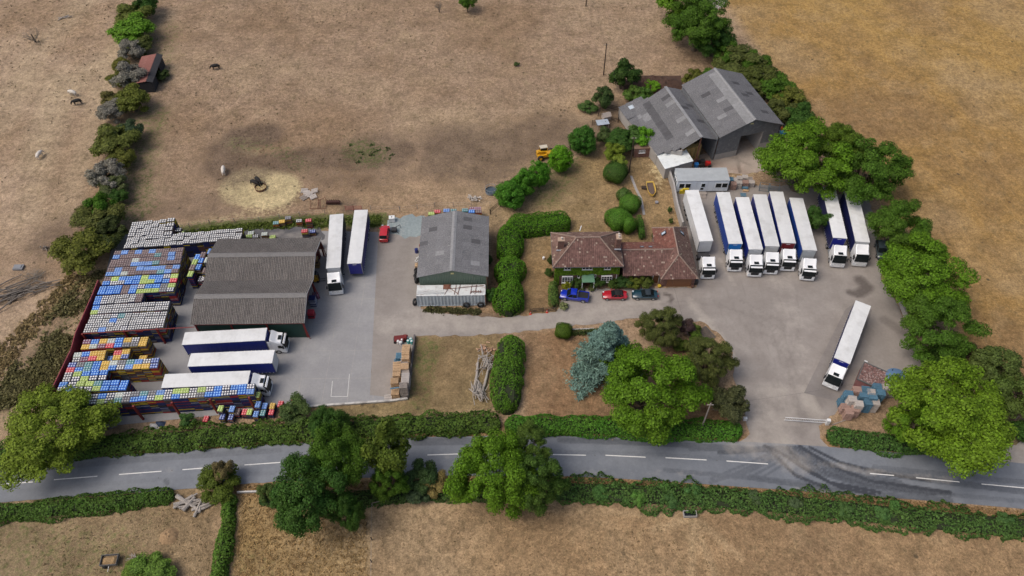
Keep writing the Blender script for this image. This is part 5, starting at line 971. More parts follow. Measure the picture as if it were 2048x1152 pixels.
lorry('lorry right behind the long front pallet row, cab to the right', 'lorry', 'articulated_lorry', [(329.6, 748.3), (321.3, 775.9), (499.8, 741), (497.6, 768.5)], (543, 778), BLUE, (.01, .02, .2))

# ------------------------------------------------ CARS
CARP = {}
def car(label, name, u, v, heading_px, L_, Wd, col, style, cat='car'):
    c = Vector((*W(u, v, .7), 0)); h = Vector((*W(*heading_px, .7), 0)); d = (h - c).normalized(); yaw = math.atan2(d.y, d.x); t = thing(name, label, cat, (c.x, c.y, .012), yaw, 'cars parked near the buildings')
    paint_ = M('paint_' + name + style, col, .25, var=.04, coat=1.0); tr_ = M('car_plastic', (.02, .02, .022), .5)
    hw = Wd / 2; h0 = .28; B = []
    prof = dict(coupe=[(-.5, .62, .70, .8), (-.47, .80, .86, .9), (-.30, .92, .93, 1), (0, .90, .92, 1), (.25, .88, .90, 1), (.42, .76, .80, .93), (.48, .62, .66, .82), (.5, .48, .5, .7)],
                suv=[(-.5, .95, 1.0, .88), (-.48, 1.02, 1.05, .96), (-.2, 1.02, 1.02, 1), (.2, .98, 1.0, 1), (.42, .90, .93, .97), (.48, .75, .8, .9), (.5, .55, .6, .8)],
                pickup=[(-.5, 1.0, 1.0, .95), (-.48, 1.02, 1.02, 1), (-.12, 1.02, 1.02, 1), (.2, 1.02, 1.05, 1), (.42, .98, 1.0, .98), (.48, .85, .88, .92), (.5, .6, .6, .85)])[{'conv': 'coupe'}.get(style, style)]
    secs = []
    for fx, zs, zc, wf in prof:
        x = fx * L_; w = hw * wf; secs.append([(x, -w * .92, h0), (x, -w, h0 + .22), (x, -w * .99, zs - .1), (x, -w * .86, zs), (x, 0, zc), (x, w * .86, zs), (x, w * .99, zs - .1), (x, w, h0 + .22), (x, w * .92, h0)])
    MB().loft(secs).build('body', paint_, t, smooth=True)
    if style == 'pickup': g0, g1, r0, r1, zt = -.10, .27, -.07, .13, 1.78
    elif style == 'suv': g0, g1, r0, r1, zt = -.47, .24, -.40, .10, 1.68
    else: g0, g1, r0, r1, zt = -.36, .16, -.20, .0, 1.30
    zb = {'pickup': 1.0, 'suv': .98}.get(style, .86); rw = hw * (.72 if style in ('coupe', 'conv') else .80); bw = hw * .90
    q = lambda fx, w, z: (fx * L_, w, z)
    b = MB(); lo = [q(g0, -bw, zb), q(g1, -bw, zb), q(g1, bw, zb), q(g0, bw, zb)]; hi = [q(r0, -rw, zt), q(r1, -rw, zt), q(r1, rw, zt), q(r0, rw, zt)]; b.add(lo + hi, [(0, 1, 5, 4), (1, 2, 6, 5), (2, 3, 7, 6), (3, 0, 4, 7)]); b.build('window', GLASS, t)
    rm = {'conv': M('black_soft_top', (.012, .012, .014), .85)}.get(style, paint_)
    if style == 'coupe': rm = M('dark_glass_roof', (.025, .035, .04), .2, coat=.8)
    b = MB(); b.add([q(r0 - (.10 if style == 'conv' else 0), -rw, zt - (.1 if style == 'conv' else 0)), q(r1, -rw, zt), q(r1, rw, zt), q(r0 - (.10 if style == 'conv' else 0), rw, zt - (.1 if style == 'conv' else 0)), q((r0 + r1) / 2, 0, zt + .06), q(r0, -rw * 1.02, zt + .02), q(r0, rw * 1.02, zt + .02)], [(0, 1, 4), (1, 2, 4), (2, 3, 4), (3, 0, 4)])
    b.f = b.f; b.build('soft_top' if style == 'conv' else 'roof', rm, t)
    if style == 'conv': b = MB(); b.add([q(g0 + .01, -bw, zb + .03), q(r0 + .02, -rw - .02, zt + .015), q(r0 + .02, rw + .02, zt + .015), q(g0 + .01, bw, zb + .03)], [(0, 1, 2, 3)]); b.build('soft_top', rm, t)
    # pillars
    b = MB()
    for s_ in (-1, 1):
        b.tube(q(g1, s_ * bw, zb), q(r1, s_ * rw, zt), .035, n=4); b.tube(q(g0, s_ * bw, zb), q(r0, s_ * rw, zt), .045, n=4); b.tube(q((g0 + g1) / 2 - .02, s_ * bw, zb), q((r0 + r1) / 2, s_ * rw, zt), .04, n=4)
    b.build('pillar', paint_, t)
    if style == 'pickup':
        b = MB(); x0, x1 = -.485 * L_, -.13 * L_; b.box(x0, -hw * .8, 1.03, x1, hw * .8, 1.06); o = b.build('load_bed', tr_, t)
        b = MB(); b.box(x0, -hw * .95, .9, x1, -hw * .78, 1.16); b.box(x0, hw * .78, .9, x1, hw * .95, 1.16); b.box(x0 - .03, -hw * .95, .9, x0 + .06, hw * .95, 1.16); b.build('bed_side', paint_, t); MB().tube((x1 + .1, -hw * .8, 1.05), (x1 + .1, -hw * .6, 1.6), .04, n=6).tube((x1 + .1, hw * .8, 1.05), (x1 + .1, hw * .6, 1.6), .04, n=6).tube((x1 + .1, -hw * .6, 1.6), (x1 + .1, hw * .6, 1.6), .04, n=6).build('roll_bar', STEEL, t)
    wr_ = .33 if style != 'pickup' else .40
    for fx in (-.31, .31):
        for s_ in (-1, 1):
            w = MB().tube((0, -.1, 0), (0, .1, 0), wr_, n=16).build('wheel', BLACK, t, loc=(fx * L_, s_ * (hw - .06), wr_)); MB().tube((0, -.115, 0), (0, .115, 0), wr_ * .66, n=12).build('rim', RIM, w)
    for s_ in (-1, 1):
        MB().box(-.12, -.16, -.05, .12, .16, .06).build('headlight', M('headlight_glass'), t, loc=(.455 * L_, s_ * hw * .62, .72 if style in ('coupe', 'conv') else .86)); MB().box(-.04, -.15, -.06, .05, .15, .06).build('tail_light', RED_L, t, loc=(-.495 * L_, s_ * hw * .6, .75 if style in ('coupe', 'conv') else .92)); MB().box(-.08, -.1, -.06, .08, .1, .07).build('mirror', paint_, t, loc=((g1 - .03) * L_, s_ * (hw + .06), zb + .08))
    MB().box(.49 * L_, -.5, .35, .505 * L_, .5, .55).build('grille', tr_, t)
    return t
car('bright blue pickup with black load bed parked at the farmhouse front hedge', 'pickup_truck', 1149, 591, (1120, 587.5), 5.2, 1.85, (.008, .03, .42), 'pickup', 'pickup')
car('red convertible with black soft top parked in front of the farmhouse', 'convertible_car', 1229.5, 589, (1205, 589), 4.4, 1.8, (.42, .012, .025), 'conv')
car('dark teal sports coupe parked nearest the garage', 'sports_car', 1290, 588, (1265, 588), 4.6, 1.85, (.012, .045, .065), 'coupe')
car('red hatchback with black rear parked at the top of the concrete yard', 'hatchback_car', 769, 466, (771, 450), 4.1, 1.75, (.50, .012, .02), 'suv')
# ------------------------------------------------ TREES AND HEDGES
def clump_crown(name, seed, n_cl, n_leaf, leaf, cl_r=(.20, .34), squash=.85, shell=.62, shape='dome', flat=.5, asp=.65):
    """leaves spread over many clumps in a unit crown (radius 1, height 2*squash, centred)"""
    r = np.random.default_rng(seed); P_, N_ = [], []
    for k in range(n_cl):
        d = r.normal(0, 1, 3); d /= np.linalg.norm(d)
        if shape == 'dome': d[2] = abs(d[2]) * 1.1 - .35 if r.random() < .85 else d[2]
        d /= np.linalg.norm(d); rad = r.uniform(shell, .93) ** .8 * (1 + .13 * math.sin(3 * math.atan2(d[1], d[0]) + seed)); 
        if r.random() < .15: rad *= .6
        c = d * rad * np.array([1, 1, squash]); cr = r.uniform(*cl_r); m = int(n_leaf / n_cl * (cr / np.mean(cl_r)) ** 2)
        e = r.normal(0, 1, (m, 3)); e[:, 2] = np.where(r.random(m) < .7, np.abs(e[:, 2]), e[:, 2]); e /= np.linalg.norm(e, axis=1)[:, None]
        p = c + e * cr * r.uniform(.55, 1.08, m)[:, None] * np.array([1.1, 1.1, .8]); P_.append(p); N_.append(e * 1.0 + d * .22 + np.array([0, 0, flat * .8]))
    P_ = np.concatenate(P_); N_ = np.concatenate(N_); return leaves_surface(name, P_, N_, leaf, LEAF, .45, seed=seed, asp=asp)
CROWN = [clump_crown('crown', 100 + i, 92, 38000, .0225, (.11, .215), .82, .56) for i in range(4)]
CROWNS = [clump_crown('crown', 200 + i, 36, 9500, .050, (.19, .33), .85, .55) for i in range(3)]           # small trees and shrubs
ROUND = [clump_crown('crown', 300 + i, 110, 15000, .045, (.20, .27), 1.0, .70, 'ball', flat=.3) for i in range(2)]
def dome_me(seed, n=9000):
    r = np.random.default_rng(seed); e = r.normal(0, 1, (n, 3)); e /= np.linalg.norm(e, axis=1)[:, None]; k = (np.abs(e) ** 3).sum(1) ** (-1 / 3); p = e * k[:, None] * .93 * (1 + .07 * np.sin(e[:, :1] * 5 + seed) * np.cos(e[:, 1:2] * 4)) * r.uniform(.92, 1.05, n)[:, None]
    return leaves_surface('crown', p, e + [0, 0, .15], .05, LEAF, .4, seed=seed)
DOME = [dome_me(1), dome_me(2)]
def conifer(name, seed, n_b=150, per=170):
    r = np.random.default_rng(seed); P_, N_ = [], []
    for k in range(n_b):
        t = r.uniform(0, 1) ** .8; a = r.uniform(0, 2 * math.pi); Lb = (1 - t * .86) * r.uniform(.75, 1.1); z0 = -.9 + 1.95 * t; s = r.uniform(0.1, 1, per) ** .7; w = .16 * (1 - s * .6) * (1 - t * .4)
        off = r.normal(0, 1, per) * w * .75; x = s * Lb; z = z0 + .10 * s * Lb - .22 * (s * Lb) ** 2 + r.normal(0, .022, per)
        P_.append(np.stack([x * math.cos(a) - off * math.sin(a), x * math.sin(a) + off * math.cos(a), z], -1)); N_.append(np.tile([math.cos(a) * .3, math.sin(a) * .3, 1.0], (per, 1)))
    return leaves_surface(name, np.concatenate(P_), np.concatenate(N_), .042, LEAF, .5, seed=seed, asp=.34)
CEDAR = conifer('crown', 5)
def branch_mesh(name, seed, n0=7, spread=.9, mat=TWIG, dense=2, thick=.03, up=.75):
    r = random.Random(seed); b = MB()
    def grow(p, d, L_, rad, lev):
        q = p + d * L_; b.tube(p, q, rad, rad * .62, 5 if lev < 2 else 3)
        if lev >= dense: return
        for _ in range(3 if lev else 3):
            dd = (d + Vector((r.uniform(-1, 1), r.uniform(-1, 1), r.uniform(-.4, .7))) * .75).normalized(); grow(p + d * L_ * r.uniform(.45, 1), dd, L_ * r.uniform(.55, .8), rad * .55, lev + 1)
    for k in range(n0):
        a = 2 * math.pi * k / n0 + r.uniform(-.4, .4); grow(Vector((0, 0, 0)), Vector((math.cos(a) * spread, math.sin(a) * spread, up)).normalized(), r.uniform(.45, .6), thick, 0)
    return b.mesh(name, [mat])
LIMB = [branch_mesh('limb', 11 + i, 6, .8, BARK, 2, .045) for i in range(2)]; BARE = [branch_mesh('bare_branches', 31 + i, 14, 1.1, TWIG, 3, .016) for i in range(3)]; BAREW = branch_mesh('bare_branches', 41, 5, .7, DEAD, 3, .022, .9)
TRUNK = MB().tube((0, 0, 0), (0, 0, .25), 1.35, 1.0, 9).tube((0, 0, .25), (.02, .0, 1), 1.0, .7, 9).mesh('trunk', [BARK], True)
tr = random.Random(99)
def tree(name, label, u, v, ru, hc, color, kind='big', ry=None, rz=None, trunk=True, group=None, asp=1.0, bare=0.0, cat=None, flat=None):
    """crown centred at photo position (u, v) when hc metres up, ru photo pixels wide to each side"""
    s = SC(u, v, hc); r = ru / s * (1.0 if kind == 'bare' else 1.02 if kind == 'big' else 1.14); x, y = W(u, v, hc); color = tuple(color); rz = rz or r * .85; rz = min(rz, hc * .98); base = 0
    t = thing(name, label, cat or ('tree' if kind in ('big', 'cedar', 'bare') or trunk else 'shrub'), (x, y, -.05), tr.uniform(0, 6.28), group)
    me = {'big': tr.choice(CROWN), 'small': tr.choice(CROWNS), 'round': tr.choice(ROUND), 'dome': tr.choice(DOME), 'cedar': CEDAR, 'bare': None}[kind]
    zz = rz / .85 if kind not in ('round', 'dome') else rz
    if me: put('crown', me, t, loc=(0, 0, hc), rot=(0, 0, tr.uniform(0, 6.28)), sc=(r * asp, r / (asp ** .5), zz), color=color)
    if kind == 'bare' or bare:
        put('bare_branches', tr.choice(BARE) if kind == 'bare' or bare < 1 else BAREW, t, loc=(0, 0, hc - rz * .85), sc=(r * .95, r * .95, rz * 1.35))
    if kind not in ('bare', 'dome'):
        if me is not CEDAR: put('limb', tr.choice(LIMB), t, loc=(0, 0, max(.2, hc - rz * .8)), sc=(r * .8, r * .8, rz * 1.1))
    if trunk: put('trunk', TRUNK, t, sc=(max(.12, r * .07), max(.12, r * .07), max(.5, hc * .9)))
    return t
G1 = (.092, .195, .012); G2 = (.060, .135, .014); G3 = (.040, .105, .018); G4 = (.15, .215, .022); OL = (.12, .135, .025); DKB = (.085, .105, .028); BG = (.13, .225, .20); GREY = (.16, .155, .13); YG = (.14, .17, .02)
# large trees
tree('broadleaf_tree', 'broad yellowish green tree in the bottom left corner beside the road', 106, 862, 106, 5.2, G4, ry=1, rz=5.2)
tree('ivy_clad_tree', 'largest dark green tree overhanging the road on its near side', 624, 990, 82, 6.4, G3, rz=7.8)
tree('broadleaf_tree', 'dark tree behind the largest dark roadside tree', 676, 915, 64, 7, G2, rz=6)
tree('broadleaf_tree', 'tall narrow dark tree hanging down beside the bottom field fence', 702, 1030, 30, 4.6, G3, rz=6)
tree('broadleaf_tree', 'dark tree on the far side of the road above the largest tree', 655, 850, 38, 3.6, G3, rz=3.4)
tree('dying_tree', 'thin yellow green tree with bare white branches beside the dark roadside trees', 772, 905, 42, 7, (.10, .15, .022), 'small', rz=5.5, bare=1)
tree('broadleaf_tree', 'mid green lower tree just below the tree with bare branches', 778, 962, 38, 4, G2, rz=4)
tree('broadleaf_tree', 'bright green round tree standing alone over the near lane', 985, 950, 84, 6.5, G1, rz=6.5)
tree('broadleaf_tree', 'duller green tree behind the bright green tree by the lane', 1075, 968, 55, 6, (.06, .125, .022), rz=6)
tree('broadleaf_tree', 'pale green top of a tree rising between the bright and dull roadside trees', 1058, 893, 42, 5.5, (.08, .14, .025), rz=4)
tree('broadleaf_tree', 'large bright green tree in the garden corner in front of the blue conifer', 1300, 782, 102, 6.5, G1, rz=6.5)
tree('blue_cedar', 'blue grey conifer between the mown lawn and the bright green tree', 1212, 708, 80, 6.0, BG, 'cedar', rz=6.2)
tree('broadleaf_tree', 'brown green tree at the drive edge behind the blue conifer', 1322, 655, 44, 3.6, DKB, rz=3.4)
tree('broadleaf_tree', 'dark brown green tree beside the yard turning area', 1418, 722, 50, 4.2, DKB, rz=4.4)
tree('broadleaf_tree', 'small grey green tree with bare twigs nearest the yard entrance', 1458, 808, 34, 3, (.07, .08, .035), 'small', bare=.5, rz=2.8)
tree('purple_shrub', 'dark purple shrub at the drive edge right of the brown green tree', 1373, 655, 15, 1.5, (.075, .045, .05), 'small', trunk=False)
tree('broadleaf_tree', 'huge yellow green tree beside the yard entrance at the lower right', 1896, 828, 120, 6.6, (.12, .215, .014), rz=6.3)
tree('broadleaf_tree', 'part of the lower right tree group leaning towards the blue crates', 1830, 850, 50, 4.5, G1, rz=4.5)
tree('broadleaf_tree', 'round bright green tree along the right field edge, largest of that line', 1848, 552, 90, 6, G1, rz=6.2)
tree('broadleaf_tree', 'dark green tree in the right hand line next to the blue tank', 1876, 655, 76, 5.5, G2, rz=5.8)
tree('broadleaf_tree', 'green tree beside the front of the last parked lorry', 1798, 456, 57, 5.5, G2, rz=5.5)
tree('broadleaf_tree', 'big yellow green tree overhanging the backs of the parked lorries', 1610, 322, 88, 7.5, G1, rz=7, bare=.3)
tree('broadleaf_tree', 'darker tree at the back of the parked row beside the field', 1735, 345, 78, 6.5, G2, rz=6.5)
tree('broadleaf_tree', 'bright tree top between the two trees above the parked lorries', 1675, 300, 55, 7, (.085, .15, .015), rz=5)
tree('shrub', 'dark narrow shrub standing between the sixth and seventh lorries', 1632, 440, 22, 2.5, G3, 'small', trunk=False, rz=2.6)
tree('broadleaf_tree', 'tall tree at the top edge right of centre beside the orange field', 1398, 48, 62, 7, G2, rz=7)
tree('broadleaf_tree', 'lower end of the tall tree group at the top right', 1425, 82, 40, 4, G3, rz=4)
tree('broadleaf_tree', 'bright green small tree at the very top of the right hand hedge', 1365, 8, 40, 5, G1, 'small', rz=5)
for i, (u, v, r, c, w_) in enumerate(((1478, 128, 46, DKB, 'olive bush closest to the big barn ridge'), (1520, 160, 36, (.07, .09, .02), 'olive bush behind the barn roof, second down the line'), (1553, 178, 32, G2, 'green bush halfway down the hedge line behind the barn'), (1578, 205, 32, OL, 'olive bush behind the barn corner'), (1560, 225, 26, DKB, 'dull bush against the barn side wall'), (1600, 245, 22, G3, 'dark bush at the lower end of the hedge behind the barn'), (1450, 108, 26, G2, 'dark green bush below the tall tree at the top'), (1512, 128, 24, G2, 'dark green bush on the field side behind the barn'), (1595, 232, 28, G3, 'dark green bush at the field corner by the lorry trees'), (1420, 165, 24, G2, 'low green bush against the left slope of the big barn'), (1388, 160, 18, OL, 'small olive bush between the two barn roofs'))):
    tree('hedgerow_bush', w_, u, v, r, 2.6, c, 'small', trunk=False, group='bushes behind the barns', rz=2.8)
# far right lower bits
tree('broadleaf_tree', 'pale green sparse tree at the right edge beside the field', 1992, 735, 40, 4, (.08, .12, .03), 'small', bare=.5, rz=3); tree('broadleaf_tree', 'sparse green tree at the extreme right edge', 2035, 790, 42, 4, (.075, .12, .025), 'small', bare=.3, rz=3)
tree('dry_shrub', 'brown dried shrub above the lower right tree', 1938, 712, 24, 1.6, (.13, .09, .05), 'small', trunk=False); tree('hedgerow_bush', 'dark bush below the right hand line of trees', 1895, 712, 30, 2, G3, 'small', trunk=False)
tree('hedgerow_bush', 'dark bush at the right edge beside the pale lane', 2040, 862, 20, 1.2, G3, 'small', trunk=False)
# garden avenue of five clipped trees
for i, (u, v, r, hc, c, w_) in enumerate(((1022, 389, 25, 3.4, (0.06, 0.195, 0.018), 'first round tree of the avenue, nearest the green hedge'), (1049, 366, 21, 3.4, (0.068, 0.217, 0.018), 'second round tree of the avenue, overlapping the first'), (1077, 348, 19, 3.4, (0.075, 0.24, 0.018), 'third round tree of the avenue beside the fence gate'), (1120, 318, 20, 3.2, (0.112, 0.3, 0.015), 'fourth round bright tree of the avenue beside the yellow loader'), (1165, 279, 24, 3.5, (0.042, 0.143, 0.018), 'fifth and farthest dark round tree of the avenue'))):
    t = tree('avenue_tree', w_, u, v, r, hc, c, 'round', group='round trees along the garden fence', rz=2.9); 
tree('broadleaf_tree', 'dark dense tree left of the barns beside the manure heap', 1250, 152, 25, 3.6, (.03, .075, .014), 'small', rz=3.4)
tree('broadleaf_tree', 'smaller grey green tree below the dark tree near the barns', 1208, 196, 19, 2.6, (.045, .085, .025), 'small', rz=2.6)
for u, v, r, hc, c, w_ in ((1305, 172, 14, 1, (0.135, 0.3, 0.018), 'bright green low bush on the manure heap'), (1265, 188, 17, 1.6, (0.09, 0.165, 0.03), 'green bush between the heap and the low outbuilding'), (1287, 190, 15, 1.5, (0.075, 0.165, 0.03), 'dark green bush touching the barn roof at the back'), (1176, 214, 16, .8, (0.06, 0.12, 0.03), 'low dark weeds left of the small tree'), (1243, 283, 26, 2.4, G3, 'large dark shrub beside the brick outhouse'), (1212, 272, 16, 2, (0.075, 0.12, 0.038), 'grey green shrub at the end of the dark rails'), (1265, 277, 24, 2.2, (0.06, 0.135, 0.027), 'mid green shrub left of the outhouse'), (1287, 276, 19, 2.8, (0.112, 0.285, 0.018), 'bright green bush on top of the outhouse'), (1228, 306, 19, 2.4, (0.15, 0.21, 0.022), 'yellow green shrub above the dark round bush'), (1240, 325, 12, 2.6, (0.225, 0.3, 0.045), 'pale yellow sprig on the dark round bush')):
    tree('garden_shrub', w_, u, v, r, hc, c, 'small', trunk=False, rz=min(hc, r / 9))
for u, v, r, hc, rz, c, w_ in ((1231, 344, 23, 1.9, 2.2, (0.045, 0.105, 0.018), 'dark round clipped bush in the middle of the garden'), (1237, 437, 25, 2.0, 2.4, (0.068, 0.18, 0.018), 'largest clipped dome behind the farmhouse roof'), (1257, 449, 15, 1.8, 2.1, (0.068, 0.18, 0.018), 'smaller clipped dome attached right of the largest dome'), (1261, 406, 20, 1.7, 2.0, (0.075, 0.18, 0.022), 'round green bush behind the clipped domes'), (1248, 390, 14, 1.4, 1.6, (0.068, 0.135, 0.03), 'small dark bush behind the round green bush'), (1127, 661, 17, 1.2, 1.35, (0.06, 0.112, 0.012), 'low dark clipped ball bush at the drive edge')):
    tree('clipped_bush', w_, u, v, r * .9, hc, c, 'dome', trunk=False, rz=rz, cat='topiary bush')
for u, v, r, hc, c, w_ in ((1133, 572, 9, .8, (0.21, 0.225, 0.018), 'yellow green low shrub left of the porch'), (1153, 565, 12, 1.1, (0.045, 0.09, 0.018), 'dark shrub left of the porch'), (1195, 565, 12, 1.1, (0.038, 0.083, 0.018), 'dark shrub right of the porch'), (1248, 562, 15, 1.1, (0.03, 0.075, 0.018), 'dark shrub at the farmhouse right corner'), (1268, 565, 14, 1.1, (0.105, 0.135, 0.018), 'yellow flowering shrub at the extension wall'), (1292, 563, 14, 1.1, (0.083, 0.112, 0.022), 'olive shrub beside the extension door'), (1228, 566, 12, .9, (0.045, 0.09, 0.015), 'dark low shrub under the right bay window'), (1164, 577, 5, .4, (0.09, 0.12, 0.045), 'small grey green plant left of the porch step'), (1183, 577, 6, .4, (0.105, 0.128, 0.045), 'small grey green plant right of the porch step'), (1127, 612, 8, .5, (0.21, 0.24, 0.105), 'pale low plant behind the blue pickup'), (1103, 520, 8, 1, (0.045, 0.068, 0.018), 'dark climber at the farmhouse left wall'), (1098, 545, 8, .8, (0.045, 0.09, 0.018), 'small dark bush at the left house corner'),
                           (1341, 560, 5, .6, (0.075, 0.12, 0.03), 'potted plant left of the garage door'), (1312, 472, 8, .8, (0.053, 0.075, 0.018), 'dark shrub against the red tiled wing'), (1342, 442, 4, .7, (0.075, 0.135, 0.03), 'slim young conifer by the yard wall'), (1340, 420, 4, .8, (0.06, 0.12, 0.03), 'second slim young conifer by the yard wall'), (1388, 660, 12, 1, (0.075, 0.12, 0.022), 'green low bush at the drive corner'), (1396, 682, 16, 1.2, (0.075, 0.135, 0.018), 'green bush beside the steel grating'), (1362, 690, 14, 1, (0.075, 0.12, 0.018), 'low green bush under the brown green tree'), (983, 590, 12, 1.2, (0.038, 0.105, 0.018), 'dark bush at the right end of the container'), (977, 520, 8, 1.0, (0.03, 0.068, 0.015), 'dark bush against the green shed side'),
                           (590, 822, 28, 1.6, (0.068, 0.112, 0.033), 'grey green bush at the corner of the concrete yard'), (375, 842, 14, 1.2, (0.068, 0.15, 0.038), 'small green bush before the second red post'), (300, 1148, 40, 1.2, (0.105, 0.195, 0.03), 'green bush cut off by the bottom edge'), (270, 1142, 22, 1, (0.12, 0.195, 0.03), 'smaller green bush at the bottom edge'), (325, 150, 12, 1, (0.045, 0.075, 0.022), 'dark green bush beside the field shelter'), (1033, 128, 5, .4, (0.06, 0.105, 0.03), 'small weed clump in the middle of the pasture'), (535, 985, 16, 1.5, (0.075, 0.12, 0.03), 'bush left of the largest dark roadside tree'), (845, 955, 30, 2.2, (0.045, 0.09, 0.03), 'dark bush between the two roadside tree groups'), (870, 968, 22, 1.8, (0.255, 0.203, 0.075), 'brown leaved bush between the roadside tree groups'), (840, 985, 22, 1.2, (0.053, 0.09, 0.045), 'blue green bush by the near verge')):
    tree('shrub', w_, u, v, r, hc, c, 'small', trunk=False, rz=hc)
tree('apple_tree', 'small round tree at the top edge of the pasture', 934, 2, 15, 3, G2, 'small', rz=2.2); tree('dead_tree', 'thin bare tree at the top edge left of the small round tree', 877, 6, 10, 2.5, GREY, 'bare', rz=2.4)
tree('dead_tree', 'bare grey tree alone in the left field', 61, 66, 22, 2.5, GREY, 'bare', rz=2.6)
# hedgerow between left field and pasture
for u, v, r, hc, c, kd, w_ in ((292, 8, 20, 3, G3, 'small', 'dark green tree at the top end of the left hedgerow'), (265, 33, 27, 2.6, (0.12, 0.15, 0.03), 'small', 'olive bush second from the top of the left hedgerow'), (265, 62, 33, 2.8, (0.105, 0.232, 0.018), 'small', 'brightest green tree of the left hedgerow'), (262, 98, 28, 2.4, GREY, 'bare', 'bare grey bush below the brightest hedgerow tree'), (278, 92, 20, 2.0, DKB, 'small', 'dark bush behind the bare bush in the hedgerow'), (243, 132, 14, 1.8, (0.15, 0.15, 0.03), 'small', 'small yellow bush left of the field shelter'), (258, 152, 34, 2.8, GREY, 'bare', 'large bare grey bush beside the field shelter'), (238, 160, 18, 1.8, OL, 'small', 'olive bush under the bare bush at the shelter'), (262, 202, 28, 2.6, (0.112, 0.135, 0.022), 'small', 'olive tree just below the field shelter'), (220, 222, 28, 2.4, GREY, 'bare', 'bare spreading bush halfway down the hedgerow'), (225, 200, 18, 2.0, (0.128, 0.12, 0.038), 'small', 'dull olive bush above the bare spreading bush'), (262, 262, 18, 2.2, (0.053, 0.09, 0.045), 'small', 'dark bluish bush halfway down the hedgerow'), (230, 282, 34, 2.6, (0.105, 0.128, 0.027), 'small', 'olive bush in the lower middle of the hedgerow'), (246, 318, 20, 2, OL, 'small', 'olive bush right of the lower middle'), (216, 350, 36, 2.8, GREY, 'bare', 'large silver grey bare bush in the lower hedgerow'), (225, 372, 24, 1.8, (0.09, 0.112, 0.045), 'small', 'green patch under the silver grey bush'), (236, 392, 15, 1.5, G3, 'small', 'dark bush at the foot of the silver grey bush'), (196, 436, 38, 2.8, (0.098, 0.112, 0.027), 'small', 'olive tree above the corner of the yard'), (205, 418, 20, 3.4, (0.075, 0.18, 0.018), 'small', 'bright green top in the olive tree above the yard'), (212, 470, 32, 2.6, (0.045, 0.063, 0.018), 'small', 'dark bush against the yard corner'), (165, 500, 42, 3.0, (0.112, 0.128, 0.021), 'small', 'round olive tree left of the pallet rows')):
    tree('hedgerow_tree' if kd != 'bare' else 'bare_bush', w_, u, v, r * 1.12, hc, c, kd, trunk=(kd == 'small' and r > 24), group='bushes of the left hedgerow', rz=max(hc, r / 8.5), bare=0)
    if kd == 'bare':
        t = COL.objects[-1]; q = [o for o in COL.objects if o.get('label') == w_][0]; s = SC(u, v, hc); put('sparse_leaves', tr.choice(CROWNS), q, loc=(0, 0, hc * .9), sc=(r / s * .95, r / s * .95, max(hc, r / 9) * .9), color=(.22, .21, .18))
